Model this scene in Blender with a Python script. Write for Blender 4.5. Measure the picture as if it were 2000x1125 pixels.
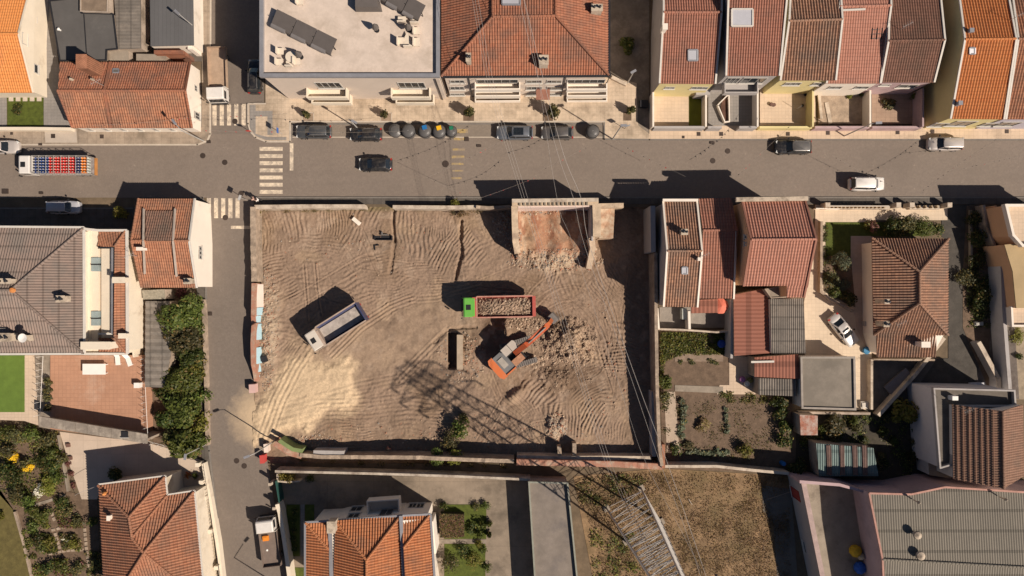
import bpy, math, random
import numpy as np
from mathutils import Vector, Matrix
for o in list(bpy.data.objects): bpy.data.objects.remove(o)
SC = bpy.context.scene; COL = SC.collection
# ---------------------------------------------------------------- camera, sky, sun, exposure
H = 89.0                       # flying height of the camera above the street, metres
K = 15.0                       # survey scale: 15 map units per metre on the ground
cd = bpy.data.cameras.new('camera'); cam = bpy.data.objects.new('camera', cd); COL.objects.link(cam)
cam.location = (0, 0, H); cam.rotation_euler = (0, 0, 0)
cd.sensor_width = 36; cd.lens = 36*H/(2000/K); cd.clip_end = 2000; cd.clip_start = .5
SC.camera = cam
W = bpy.data.worlds.new('World'); SC.world = W; W.use_nodes = True
nt = W.node_tree; sky = nt.nodes.new('ShaderNodeTexSky'); sky.sky_type = 'NISHITA'; sky.sun_disc = False
SUN_EL, SUN_AZ = math.radians(42), math.radians(122)
sky.sun_elevation = SUN_EL; sky.sun_rotation = SUN_AZ; sky.air_density = .62; sky.dust_density = .5
nt.links.new(sky.outputs[0], nt.nodes['Background'].inputs[0]); nt.nodes['Background'].inputs[1].default_value = .05
sd = bpy.data.lights.new('sun', 'SUN'); sd.energy = 5.0; sd.angle = math.radians(.53); sd.color = (1, .875, .745)
sun = bpy.data.objects.new('sun', sd); COL.objects.link(sun)
sv = Vector((math.sin(SUN_AZ)*math.cos(SUN_EL), math.cos(SUN_AZ)*math.cos(SUN_EL), math.sin(SUN_EL)))
sun.rotation_euler = sv.to_track_quat('Z', 'Y').to_euler(); sun.location = sv*120
SC.view_settings.view_transform = 'Standard'; SC.view_settings.look = 'None'
SC.view_settings.exposure = .22; SC.view_settings.gamma = 1; SC.view_settings.use_curve_mapping = False

# ---------------------------------------------------------------- helpers
R = random.Random(7)
def P(px, py, h=0.0):          # surveyed map position of a point h metres high -> metres
    s = (H-h)/H
    return Vector(((px-1000)/K*s, -(py-562.5)/K*s, h))
def G2(px, py): return ((px-1000)/K, -(py-562.5)/K)

def tag(o, label=None, cat=None, group=None, kind=None):
    if label: o['label'] = label
    if cat: o['category'] = cat
    if group: o['group'] = group
    if kind: o['kind'] = kind
    return o
def thing(name, label, cat, loc=(0, 0, 0), rz=0.0, group=None, kind=None):
    o = bpy.data.objects.new(name, None); COL.objects.link(o); o.location = loc; o.rotation_euler = (0, 0, rz)
    o.empty_display_size = .3
    return tag(o, label, cat, group, kind)
def children(o): return [c for c in bpy.data.objects if c.parent == o]
def dup(root, loc, rz=None, label=None, group=None, sc=None):
    def cp(o, par):
        c = o.copy(); COL.objects.link(c)
        if par: c.parent = par
        for ch in KIDS.get(o.name, []): cp(ch, c)
        return c
    r = cp(root, None); r.location = loc
    if rz is not None: r.rotation_euler = (0, 0, rz)
    if label: r['label'] = label
    if group: r['group'] = group
    if sc: r.scale = sc
    return r
KIDS = {}

class MB:
    def __init__(s): s.v = []; s.f = []; s.uv = None
    def add(s, vs, fs):
        n = len(s.v); s.v.extend([tuple(v) for v in vs]); s.f.extend([tuple(i+n for i in f) for f in fs]); return s
    def box(s, x0, x1, y0, y1, z0, z1):
        return s.add([(x0,y0,z0),(x1,y0,z0),(x1,y1,z0),(x0,y1,z0),(x0,y0,z1),(x1,y0,z1),(x1,y1,z1),(x0,y1,z1)],
            [(0,3,2,1),(4,5,6,7),(0,1,5,4),(1,2,6,5),(2,3,7,6),(3,0,4,7)])
    def obox(s, c, sx, sy, sz, rz=0.0, M=None):      # centre of base at c
        a, b = sx/2, sy/2; out = []
        m = M or Matrix.Rotation(rz, 3, 'Z')
        for z in (0, sz):
            for x, y in ((-a,-b),(a,-b),(a,b),(-a,b)): out.append(Vector(c)+m@Vector((x, y, z)))
        return s.add(out, [(0,3,2,1),(4,5,6,7),(0,1,5,4),(1,2,6,5),(2,3,7,6),(3,0,4,7)])
    def prism(s, poly, z0, z1):
        n = len(poly)
        if sum(poly[i][0]*poly[(i+1)%n][1]-poly[(i+1)%n][0]*poly[i][1] for i in range(n)) < 0: poly = poly[::-1]
        z1s = z1 if isinstance(z1, (list, tuple)) else [z1]*n
        return s.add([(p[0],p[1],z0) for p in poly]+[(p[0],p[1],z) for p, z in zip(poly, z1s)],
            [tuple(range(n-1,-1,-1)), tuple(range(n, 2*n))]+[(i,(i+1)%n,(i+1)%n+n,i+n) for i in range(n)])
    def tube(s, p, q, r, n=6, r2=None, caps=True):
        p, q = Vector(p), Vector(q); d = q-p
        if d.length < 1e-6: return s
        m = d.to_track_quat('Z', 'Y').to_matrix(); r2 = r if r2 is None else r2; vs = []
        for c, rr in ((p, r), (q, r2)):
            for i in range(n):
                a = 2*math.pi*i/n; vs.append(c+m@Vector((rr*math.cos(a), rr*math.sin(a), 0)))
        fs = [(i,(i+1)%n,(i+1)%n+n,i+n) for i in range(n)]
        if caps: fs += [tuple(range(n-1,-1,-1)), tuple(range(n, 2*n))]
        return s.add(vs, fs)
    def lathe(s, prof, n=16, c=(0,0,0)):
        vs = []; m = len(prof)
        for r, z in prof:
            for i in range(n):
                a = 2*math.pi*i/n; vs.append((c[0]+r*math.cos(a), c[1]+r*math.sin(a), c[2]+z))
        fs = [(k*n+i, k*n+(i+1)%n, (k+1)*n+(i+1)%n, (k+1)*n+i) for k in range(m-1) for i in range(n)]
        fs += [tuple(range(n-1,-1,-1)), tuple(range((m-1)*n, m*n))]
        return s.add(vs, fs)
    def beam(s, p, q, w, h):                          # bar with horizontal width w, height h, along p-q
        p, q = Vector(p), Vector(q); d = (q-p).normalized()
        side = d.cross(Vector((0,0,1)))
        side = side.normalized()*w/2 if side.length > 1e-4 else Vector((w/2,0,0)); up = side.cross(d).normalized()*h/2
        if up.z < 0: up = -up
        vs = [p-side-up, p+side-up, p+side+up, p-side+up, q-side-up, q+side-up, q+side+up, q-side+up]
        return s.add(vs, [(0,1,2,3),(7,6,5,4),(0,4,5,1),(1,5,6,2),(2,6,7,3),(3,7,4,0)])
    def build(s, name, mat, root=None, smooth=False, kind=None, label=None, cat=None, group=None, local=False):
        me = bpy.data.meshes.new(name)
        vs = np.array(s.v, dtype=float).reshape(-1, 3)
        if root is not None:
            off = np.zeros(3) if local else np.array(wloc(root))
        else:
            if local: off = np.zeros(3)
            else: off = np.array([(vs[:,0].min()+vs[:,0].max())/2, (vs[:,1].min()+vs[:,1].max())/2, vs[:,2].min()])
        me.from_pydata((vs-off).tolist(), [], s.f)
        if s.uv is not None:
            ul = me.uv_layers.new(name='UVMap'); ul.data.foreach_set('uv', np.array(s.uv, dtype=float).ravel())
        if smooth: me.polygons.foreach_set('use_smooth', [True]*len(me.polygons))
        if isinstance(mat, (list, tuple)):
            for m in mat: me.materials.append(m)
        elif mat: me.materials.append(mat)
        me.update()
        o = bpy.data.objects.new(name, me); COL.objects.link(o)
        if root is not None:
            o.parent = root; KIDS.setdefault(root.name, []).append(o)
        else: o.location = off
        return tag(o, label, cat, group, kind)
def wloc(o):
    l = Vector(o.location)
    while o.parent: o = o.parent; l += Vector(o.location)
    return l
def smooth_by(o, ang=40):
    me = o.data
    for p in me.polygons: p.use_smooth = True
    try: me.set_sharp_from_angle(angle=math.radians(ang))
    except Exception: pass
    return o

# ---------------------------------------------------------------- materials
def newmat(name):
    m = bpy.data.materials.new(name); m.use_nodes = True; n = m.node_tree
    return m, n, n.nodes['Principled BSDF']
def nd(n, t, **k):
    x = n.nodes.new(t)
    for a, b in k.items(): setattr(x, a, b)
    return x
def noise(n, vec, scale, detail=4, rough=.6):
    x = nd(n, 'ShaderNodeTexNoise'); x.inputs['Scale'].default_value = scale; x.inputs['Detail'].default_value = detail
    x.inputs['Roughness'].default_value = rough; n.links.new(vec, x.inputs['Vector']); return x.outputs['Fac']
def ramp(n, fac, a, b, c0=(0,0,0,1), c1=(1,1,1,1)):
    x = nd(n, 'ShaderNodeValToRGB'); x.color_ramp.elements[0].position = a; x.color_ramp.elements[1].position = b
    x.color_ramp.elements[0].color = c0; x.color_ramp.elements[1].color = c1; n.links.new(fac, x.inputs[0]); return x.outputs[0]
def mix(n, fac, a, b, mode='MIX'):
    x = nd(n, 'ShaderNodeMix', data_type='RGBA', blend_type=mode)
    if isinstance(fac, (int, float)): x.inputs[0].default_value = fac
    else: n.links.new(fac, x.inputs[0])
    for i, c in ((6, a), (7, b)):
        if isinstance(c, tuple): x.inputs[i].default_value = (*c[:3], 1)
        else: n.links.new(c, x.inputs[i])
    return x.outputs[2]
def math_(n, op, a, b=None):
    x = nd(n, 'ShaderNodeMath', operation=op)
    for i, c in ((0, a), (1, b)):
        if c is None: continue
        if isinstance(c, (int, float)): x.inputs[i].default_value = c
        else: n.links.new(c, x.inputs[i])
    return x.outputs[0]
def bump(n, h, strength=.5, dist=.05, prev=None):
    x = nd(n, 'ShaderNodeBump'); x.inputs['Strength'].default_value = strength; x.inputs['Distance'].default_value = dist
    n.links.new(h, x.inputs['Height'])
    if prev: n.links.new(prev, x.inputs['Normal'])
    return x.outputs[0]
def sc(c, k): return tuple(min(1, x*k) for x in c[:3])
MATS = {}
def M(name, col, rough=.85, var=.22, scale=1.2, fine=9., bmp=.25, metal=0., spec=.3, stain=None, stain_amt=.5, obj=False, joints=None, jcol=None, jrot=0.):
    """plain weathered surface: broad tone drift, fine grain, optional stains and slab joints"""
    if name in MATS: return MATS[name]
    m, n, b = newmat(name); MATS[name] = m
    if obj: vec = nd(n, 'ShaderNodeTexCoord').outputs['Object']
    else: vec = nd(n, 'ShaderNodeNewGeometry').outputs['Position']
    a = noise(n, vec, scale, 5, .65); f = noise(n, vec, fine, 3, .7)
    c = mix(n, ramp(n, a, .3, .7), sc(col, 1-var), sc(col, 1+var))
    c = mix(n, ramp(n, f, .3, .7), mix(n, .5, c, sc(col, 1-var*1.1)), c)
    if stain:
        s_ = noise(n, vec, scale*.45, 6, .7); c = mix(n, ramp(n, s_, .62-stain_amt*.25, .78-stain_amt*.2), c, stain)
    nrm = bump(n, f, bmp, .04) if bmp else None
    if joints:
        mp = nd(n, 'ShaderNodeMapping'); mp.inputs['Rotation'].default_value = (0, 0, jrot); n.links.new(vec, mp.inputs[0])
        br = nd(n, 'ShaderNodeTexBrick'); n.links.new(mp.outputs[0], br.inputs['Vector']); br.offset = joints[2] if len(joints) > 2 else 0.
        br.inputs['Scale'].default_value = 1; br.inputs['Brick Width'].default_value = joints[0]; br.inputs['Row Height'].default_value = joints[1]
        br.inputs['Mortar Size'].default_value = .02; br.inputs['Mortar Smooth'].default_value = .3
        br.inputs['Color1'].default_value = (.955,.955,.955,1); br.inputs['Color2'].default_value = (1.03,1.03,1.03,1)
        j = jcol or .55; br.inputs['Mortar'].default_value = (j,j,j,1)
        c = mix(n, 1., c, br.outputs['Color'], 'MULTIPLY')
        if nrm: nrm = bump(n, math_(n, 'SUBTRACT', 1, br.outputs['Fac']), .5, .02, nrm)
    n.links.new(c, b.inputs['Base Color']); b.inputs['Roughness'].default_value = rough
    b.inputs['Metallic'].default_value = metal; b.inputs['Specular IOR Level'].default_value = spec
    if nrm: n.links.new(nrm, b.inputs['Normal'])
    return m
def TILE(name, c1, c2, lichen, amt=.4, tw=.3, tl=.42, rough=.85, spread=.35, stripe=0.):
    """clay tiles: every tile its own tone, weathering drifting over the slope, course edges"""
    m, n, b = newmat(name); MATS[name] = m
    uv = nd(n, 'ShaderNodeUVMap').outputs[0]; sp = nd(n, 'ShaderNodeSeparateXYZ'); n.links.new(uv, sp.inputs[0])
    cu = math_(n, 'FLOOR', math_(n, 'DIVIDE', sp.outputs[0], tw)); cvv = math_(n, 'DIVIDE', sp.outputs[1], tl); cv = math_(n, 'FLOOR', cvv)
    cb = nd(n, 'ShaderNodeCombineXYZ'); n.links.new(cu, cb.inputs[0]); n.links.new(cv, cb.inputs[1])
    wn = nd(n, 'ShaderNodeTexWhiteNoise', noise_dimensions='3D'); n.links.new(cb.outputs[0], wn.inputs['Vector'])
    geo = nd(n, 'ShaderNodeNewGeometry').outputs['Position']
    br = noise(n, geo, .35, 5, .65); md = noise(n, geo, 1.6, 4, .7); fn = noise(n, geo, 11, 2, .6)
    t = math_(n, 'ADD', math_(n, 'MULTIPLY', wn.outputs[0], spread), math_(n, 'MULTIPLY', md, 1-spread))
    c = mix(n, ramp(n, t, .25, .75), c1, c2)
    c = mix(n, math_(n, 'MULTIPLY', ramp(n, br, .62-amt*.35, .8-amt*.3), .75), c, lichen)
    c = mix(n, math_(n, 'MULTIPLY', ramp(n, md, .5, .62), amt*.7), c, sc(lichen, .8))
    c = mix(n, math_(n, 'MULTIPLY', fn, .35), c, sc(c1, .55))
    fr = math_(n, 'FRACT', cvv)
    c = mix(n, math_(n, 'MULTIPLY', math_(n, 'LESS_THAN', fr, .14), .45), c, sc(c1, .35))
    nr = bump(n, math_(n, 'SUBTRACT', 1, fr), .6, .05); nr = bump(n, fn, .2, .02, nr)
    n.links.new(c, b.inputs['Base Color']); b.inputs['Roughness'].default_value = rough; n.links.new(nr, b.inputs['Normal'])
    b.inputs['Specular IOR Level'].default_value = .25
    return m
def PAINT(name, col, rough=.3, metal=.0, coat=.6):
    if name in MATS: return MATS[name]
    m, n, b = newmat(name); MATS[name] = m
    vec = nd(n, 'ShaderNodeTexCoord').outputs['Object']; f = noise(n, vec, 2.2, 5, .7)
    c = mix(n, math_(n, 'MULTIPLY', ramp(n, f, .45, .8), .22), col, (.32,.27,.21)); n.links.new(c, b.inputs['Base Color'])
    n.links.new(math_(n, 'ADD', math_(n, 'MULTIPLY', f, .3), rough-.1), b.inputs['Roughness'])
    b.inputs['Metallic'].default_value = metal; b.inputs['Coat Weight'].default_value = coat; b.inputs['Coat Roughness'].default_value = .12
    return m
def GLASS(name, col=(.02,.025,.03), rough=.08):
    if name in MATS: return MATS[name]
    m, n, b = newmat(name); MATS[name] = m
    vec = nd(n, 'ShaderNodeTexCoord').outputs['Object']; f = noise(n, vec, 3., 3, .6)
    n.links.new(mix(n, ramp(n, f, .3, .8), col, sc(col, 1.8)), b.inputs['Base Color'])
    b.inputs['Roughness'].default_value = rough; b.inputs['Specular IOR Level'].default_value = .8; return m
def LEAF(name, c1, c2, dry=(.22,.17,.05), dryamt=.12):
    m, n, b = newmat(name); MATS[name] = m
    geo = nd(n, 'ShaderNodeNewGeometry'); tc = geo.outputs['Position']; f = noise(n, tc, 1.4, 4, .7)
    rp = geo.outputs['Random Per Island']
    c = mix(n, ramp(n, math_(n, 'ADD', math_(n, 'MULTIPLY', f, .55), math_(n, 'MULTIPLY', rp, .45)), .3, .72), c1, c2)
    c = mix(n, math_(n, 'GREATER_THAN', rp, 1-dryamt), c, dry)
    oi = nd(n, 'ShaderNodeObjectInfo'); hs = nd(n, 'ShaderNodeHueSaturation')
    n.links.new(math_(n, 'ADD', .475, math_(n, 'MULTIPLY', oi.outputs['Random'], .04)), hs.inputs['Hue'])
    n.links.new(math_(n, 'ADD', .75, math_(n, 'MULTIPLY', oi.outputs['Random'], .5)), hs.inputs['Value']); n.links.new(c, hs.inputs['Color'])
    n.links.new(hs.outputs[0], b.inputs['Base Color']); b.inputs['Roughness'].default_value = .55
    b.inputs['Specular IOR Level'].default_value = .3
    tr = nd(n, 'ShaderNodeBsdfTranslucent'); n.links.new(hs.outputs[0], tr.inputs[0]); mx = nd(n, 'ShaderNodeMixShader'); mx.inputs[0].default_value = .3
    n.links.new(b.outputs[0], mx.inputs[1]); n.links.new(tr.outputs[0], mx.inputs[2])
    n.links.new(mx.outputs[0], n.nodes['Material Output'].inputs[0]); return m
# ---------------------------------------------------------------- ground, streets, pavements
def setts(name, col, dark=.75, spill=False):
    m, n, b = newmat(name); MATS[name] = m
    vec = nd(n, 'ShaderNodeNewGeometry').outputs['Position']
    vo = nd(n, 'ShaderNodeTexVoronoi'); vo.inputs['Scale'].default_value = 5.; n.links.new(vec, vo.inputs['Vector'])
    sp = nd(n, 'ShaderNodeSeparateXYZ'); n.links.new(vo.outputs['Color'], sp.inputs[0])
    a = noise(n, vec, .16, 5, .65); f = noise(n, vec, 2.4, 4, .75)
    mp = nd(n, 'ShaderNodeMapping'); mp.inputs['Scale'].default_value = (.05, .9, 1); n.links.new(vec, mp.inputs[0]); st = noise(n, mp.outputs[0], 1., 4, .6)
    c = mix(n, ramp(n, a, .3, .7), sc(col, .8), sc(col, 1.12))
    c = mix(n, ramp(n, f, .25, .75), sc(col, dark), mix(n, .3, c, (.38,.31,.24)))
    c = mix(n, math_(n, 'MULTIPLY', sp.outputs[0], .5), c, sc(col, .6))
    c = mix(n, math_(n, 'MULTIPLY', ramp(n, st, .5, .8), .3), c, sc(col, .55))
    w2 = noise(n, vec, .07, 6, .7); c = mix(n, math_(n, 'MULTIPLY', ramp(n, w2, .50, .58), .34), c, sc(col, .55)); w3 = noise(n, vec, .9, 6, .8); c = mix(n, math_(n, 'MULTIPLY', ramp(n, w3, .62, .7), .5), c, (.34,.28,.22)); c = mix(n, math_(n, 'MULTIPLY', ramp(n, w3, .36, .30), .5), c, sc(col, .5))
    if spill:       # sand carried out of the plot entrance by lorries
        vd = nd(n, 'ShaderNodeVectorMath', operation='DISTANCE'); n.links.new(vec, vd.inputs[0]); vd.inputs[1].default_value = (-32.6, -16.8, 0)
        dd = math_(n, 'ADD', vd.outputs['Value'], math_(n, 'MULTIPLY', noise(n, vec, .9, 5, .7), 3.4)); c = mix(n, ramp(n, math_(n, 'MULTIPLY', dd, .1), .68, .36, (1,1,1,1), (0,0,0,1)) if False else math_(n, 'MULTIPLY', ramp(n, math_(n, 'MULTIPLY', dd, .1), .34, .66, (1,1,1,1), (0,0,0,1)), .85), c, (.56,.42,.27))
    n.links.new(c, b.inputs['Base Color']); b.inputs['Roughness'].default_value = .8; b.inputs['Specular IOR Level'].default_value = .3
    n.links.new(bump(n, vo.outputs['Distance'], .35, .03), b.inputs['Normal']); return m
SETT = setts('granite_setts', (.31,.25,.205)); BAY = setts('parking_setts', (.31,.255,.205), .85)
WST = setts('side_street_setts', (.275,.225,.187), spill=True)
EARTH = M('earth', (.15,.11,.07), var=.35, scale=.6)
PAVE = M('pavement', (.60,.46,.33), var=.12, scale=.5, joints=(.6,.6), jcol=.8, stain=(.38,.29,.21), stain_amt=.25)
PAVEO = M('old_pavement', (.34,.27,.205), var=.25, scale=.8, joints=(1.2,1.5), jcol=.7, stain=(.2,.16,.12), stain_amt=.5)
PLAZA = M('plaza_pavement', (.57,.45,.33), var=.14, scale=.6, joints=(.5,.5), jcol=.82, stain=(.32,.25,.18), stain_amt=.6)
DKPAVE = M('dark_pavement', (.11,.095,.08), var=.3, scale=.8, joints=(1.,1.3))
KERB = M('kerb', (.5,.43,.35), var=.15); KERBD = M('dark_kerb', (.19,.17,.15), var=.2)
GREYP = M('grey_paving', (.27,.245,.22), var=.14, joints=(.4,.4), jcol=.8, scale=.5)
CONC = M('concrete', (.30,.25,.195), var=.2, scale=.7, stain=(.16,.13,.10), stain_amt=.5)
CONCD = M('dark_concrete', (.14,.12,.10), var=.25, scale=.7, stain=(.08,.07,.06), stain_amt=.5)
CREAM = M('cream_paving', (.62,.50,.37), var=.07, scale=.5, joints=(.5,.5), jcol=.88)
TANT = M('tan_tiles', (.58,.45,.33), var=.07, scale=.5, joints=(.45,.45), jcol=.86)
TERRA = M('terracotta_tiles', (.43,.235,.15), var=.1, scale=.4, joints=(.5,.5), jcol=.82, stain=(.5,.33,.24), stain_amt=.25)
LAWN = M('lawn', (.085,.105,.016), var=.4, scale=2., fine=14, bmp=.8)
TURF = M('artificial_turf', (.115,.18,.03), var=.16, scale=1., fine=14, bmp=.6)
SOIL = M('garden_soil', (.155,.105,.07), var=.35, scale=1.2, bmp=.8, fine=5)
DRY = M('dry_grass_ground', (.27,.175,.095), var=.4, scale=.7, bmp=.8, fine=5, stain=(.15,.105,.05), stain_amt=.7)
ASPH = M('asphalt_drive', (.075,.066,.056), var=.35, scale=.9, bmp=.6)
WHITEP = M('road_paint', (.72,.60,.45), var=.2, scale=3., stain=(.36,.3,.24), stain_amt=.75)
YELP = M('yellow_paint', (.42,.30,.12), var=.3, scale=3., stain=(.28,.22,.16), stain_amt=.9)

def slab(name, pts, mat, z1=.06, z0=-.3, kind='structure', label=None, root=None):
    mb = MB(); mb.prism([tuple(P(*p, max(z1, 0))[:2]) if z1 > .3 else G2(*p) for p in pts], z0, z1)
    return mb.build(name, mat, root, kind=kind, label=label)
def rect(x0, y0, x1, y1): return [(x0,y0),(x1,y0),(x1,y1),(x0,y1)]
# ground sheet around the excavated plot
mb = MB(); hx0, hy0 = G2(497, 905); hx1, hy1 = G2(1286, 404); B = 400; z = -.02
for a, b_, c, d in ((-B,B,hy1,B),(-B,B,-B,hy0),(-B,hx0,hy0,hy1),(hx1,B,hy0,hy1)):
    mb.add([(a,c,z),(b_,c,z),(b_,d,z),(a,d,z)], [(0,1,2,3)])
mb.build('ground', EARTH, kind='structure')
def sheet(name, polys, mat, z, kind='structure'):
    mb = MB()
    for p in polys:
        q = [G2(*a) for a in p]
        if sum(q[i][0]*q[(i+1)%len(q)][1]-q[(i+1)%len(q)][0]*q[i][1] for i in range(len(q))) < 0: q = q[::-1]
        mb.add([(x, y, z) for x, y in q], [tuple(range(len(q)))])
    return mb.build(name, mat, kind=kind)
sheet('main_street', [rect(-600, 262, 2600, 386)], SETT, .0)
sheet('side_street', [rect(404, -600, 516, 262), [(404,386),(496,386),(496,780),(500,800),(512,850),(522,900),(560,1125),(640,1600),(530,1600),(440,1125),(410,900),(404,600)]], WST, .0)
sheet('parking_bay', [rect(566, 238, 1178, 268)], BAY, .004)
# pavements
PV = []
def pavement(pts, mat, name='pavement', z1=.12): PV.append(slab(name, pts, mat, z1))
pavement([(-600,248),(395,248),(395,-600),(408,-600),(412,180),(410,262),(404,276),(385,282),(-600,282)], PAVEO)
pavement([(486,203),(519,203),(519,150),(1192,150),(1243,163),(1246,245),(1268,262),(1268,272),(1180,272),(1178,239),(566,239),(566,276),(520,276),(500,268),(490,255),(486,240)], PLAZA)
pavement([(1268,246),(2600,246),(2600,272),(1268,272)], PAVE)
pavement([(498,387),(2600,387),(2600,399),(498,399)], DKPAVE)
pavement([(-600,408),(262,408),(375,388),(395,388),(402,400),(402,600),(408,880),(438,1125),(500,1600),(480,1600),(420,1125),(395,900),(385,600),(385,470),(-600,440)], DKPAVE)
slab('driveway_apron', [(88,252),(150,252),(152,279),(90,279)], M('apron', (.46,.39,.32), var=.1), .128, .0)
# the grey bands of the corner pavement
slab('pavement_band', [(488,205),(500,205),(500,262),(524,268),(560,268),(560,274),(520,274),(500,266),(488,250)], GREYP, .128, .1)
slab('pavement_band', rect(500, 217, 533, 228), GREYP, .129, .1)
slab('pavement_band', rect(523, 228, 533, 264), GREYP, .127, .1)
def kerb(pts, w=.18, z=.135, mat=None, name='kerb'):
    mb = MB()
    for a, b_ in zip(pts[:-1], pts[1:]):
        A, B_ = Vector((*G2(*a), 0)), Vector((*G2(*b_), 0)); d = (B_-A).normalized()*w*.45
        mb.beam(A-d+Vector((0,0,z/2)), B_+d+Vector((0,0,z/2)), w, z)
    return mb.build(name, mat or KERB, kind='structure')
kerb([(485,203),(485,242),(490,258),(500,269),(520,277),(567,277),(567,238),(1180,238)])
kerb([(570,272),(570,242),(1176,242)], z=.02, mat=KERBD)
kerb([(1180,238),(1180,272),(1268,273),(2400,273)], mat=KERBD, z=.13)
kerb([(485,203),(519,203)], z=.132)
kerb([(-500,283),(386,283),(405,276),(411,262),(413,-300)], mat=KERB, z=.125)
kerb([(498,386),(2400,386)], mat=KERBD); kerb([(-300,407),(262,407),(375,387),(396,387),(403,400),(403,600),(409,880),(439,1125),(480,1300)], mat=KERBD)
kerb([(566,268),(1178,268)], z=.012, mat=KERB, w=.12)
# planting pits
for i, (x0, x1) in enumerate(((592,612),(745,764),(905,926),(1060,1080))):
    slab('planting_pit', rect(x0, 221, x1, 238), SOIL if i > 1 else M('pit', (.33,.24,.17), var=.3), .132, .1)
    if i < 2: kerb([(x0-1,238),(x0-1,221),(x1+1,221),(x1+1,238)], w=.1, z=.15)
slab('planting_pit', rect(1217, 219, 1233, 236), SOIL, .132, .1)
# road markings
def marking(name, rects, mat, z=.009, label=None, root=None):
    r = thing(name, label, None, (*G2(*rects[0][:2]), 0), kind='structure')
    for q in rects: MB().prism([G2(*p) for p in rect(*q)], .0, z).build('stripe', mat, r)
marking('crosswalk', [(507,287+14*k,552,294.5+14*k) for k in range(7)], WHITEP)
marking('crosswalk', [(415+14.2*k,203,423+14.2*k,245) for k in range(5)], WHITEP)
marking('crosswalk', [(404+14*k,387,412+14*k,426) for k in range(5)], WHITEP)
marking('stop_line', [(566,280,573,333)], WHITEP); marking('stop_line', [(451,441,490,447)], WHITEP)
marking('faded_marking', [(888,252,914,260),(886,268,912,274),(884,290,908,294),(882,304,907,309),(882,318,905,322),(883,332,905,335),(882,346,902,350)], YELP)
MBs = []
def cover(px, py, r=.34, sq=None, col=None):
    mb = MB()
    if sq: mb.obox((*G2(px, py), .0), sq[0], sq[1], sq[2] if len(sq) > 2 else .012)
    else: mb.lathe([(r,0),(r,.012),(r*.85,.012),(r*.85,.02),(.01,.02)], 18, (*G2(px, py), 0))
    return mb
IRON = M('cast_iron', (.075,.055,.045), var=.3, metal=.3, rough=.6)
for i, (x, y, w) in enumerate([(459,237,'beside the northern crosswalk'),(396,304,'at the street corner west of the crossing'),(439,317,'in the middle of the crossing'),(870,320,'in the middle of the main street'),(1421,295,'near the kerb north of the dark car'),(1392,314,'in the lane below the walled yards'),(462,900,'the left one of two in the lower side street'),(477,910,'the right one of two in the lower side street'),(440,425,'beside the southern crosswalk'),(471,378,'at the kerb by the plot corner')]):
    cover(x, y, .45 if i == 3 else .36).build('manhole_cover', IRON, label='round iron manhole cover '+w, cat='manhole cover', group='round manhole covers')
for i, (x, y, sx, sy, w) in enumerate([(24,261,.35,.35,'on the pavement above the parked silver car'),(105,266,.55,.55,'on the pale driveway apron'),(80,282,.5,.3,'at the kerb below the apron'),(200,267,.5,.5,'on the pavement under the red roof'),(912,272,.5,.5,'on the faded yellow marking'),(936,285,.55,.3,'at the kerb right of the yellow marking'),(408,277,.5,.35,'at the rounded pavement corner'),(1364,262,.5,.5,'on the pavement under the first walled yard'),(1408,262,.5,.5,'on the pavement under the grey yard'),(1391,279,.55,.3,'in the gutter under the grey yard'),(1538,262,.5,.5,'above the dark parked car'),(1616,260,.5,.5,'below the rubble yard'),(1752,259,.5,.5,'on the pavement left of the silver car'),(1820,257,.5,.5,'on the pavement above the silver car'),(11,374,.8,.6,'in the far left of the main street'),(81,377,.5,.3,'in the gutter above the silver van'),(411,613,.45,.45,'at the edge of the side street by the big tree'),(394,620,.7,1.2,'pale, in the pavement beside the big tree'),(1334,268,.35,.35,'small, below the first walled yard'),(1965,257,.5,.5,'at the far right of the pavement')]):
    cover(x, y, sq=(sx, sy, .145)).build('drain_cover', IRON if i != 17 else GREYP, label='square service cover '+w, cat='drain cover', group='square service covers')

# yards, lawns and drives
slab('yard_paving', [(86,-200),(102,0),(114,120),(140,251),(86,251)], GREYP)
slab('lawn', rect(15,184,85,247), LAWN, .07); slab('yard_paving', rect(-60,184,13,247), GREYP, .06)
for k in range(5): slab('stepping_stone', rect(18+13.7*k,189,27+13.7*k,198), KERB, .1)
slab('terrace', [(98,694),(283,694),(287,862),(98,838)], TERRA, 1.6)
slab('terrace', [(47,694),(98,694),(98,838),(47,822),(-60,818),(-60,805),(47,805)], TANT, 1.2)
slab('lawn', rect(-60,694,48,805), TURF, 1.22)
slab('yard_paving', [(68,694),(98,694),(98,838),(76,834)], CONC, 1.4)
slab('courtyard', [(117,843),(290,865),(345,880),(396,900),(410,935),(412,1000),(380,960),(200,945),(190,975),(160,975),(135,905)], M('court', (.52,.42,.33), var=.1, scale=.5, joints=(1.8,1.8), jcol=.85), .05)
slab('garden_soil', [(-60,828),(76,838),(120,846),(135,960),(190,975),(205,1300),(80,1300),(60,1120),(30,1000),(-60,900)], SOIL, .04)
slab('lawn', [(-60,950),(0,955),(30,1000),(72,1150),(80,1300),(-60,1300)], M('worn_lawn', (.13,.105,.035), var=.35, scale=1.2, bmp=.6), .04)
slab('garden_soil', [(283,575),(395,575),(402,860),(404,905),(345,880),(300,870)], SOIL, .04)
slab('courtyard', [(548,925),(1040,935),(1050,1300),(590,1300),(566,1090)], M('court2', (.27,.215,.16), var=.2, scale=.5, stain=(.15,.12,.09), stain_amt=.6, joints=(6.,4.2), jcol=.7), .05)
for q in (rect(560,985,586,1086), rect(596,985,614,1020), rect(868,985,950,1052), rect(868,1062,948,1140), rect(572,1108,600,1160)): slab('lawn', q, LAWN, .09)
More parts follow.
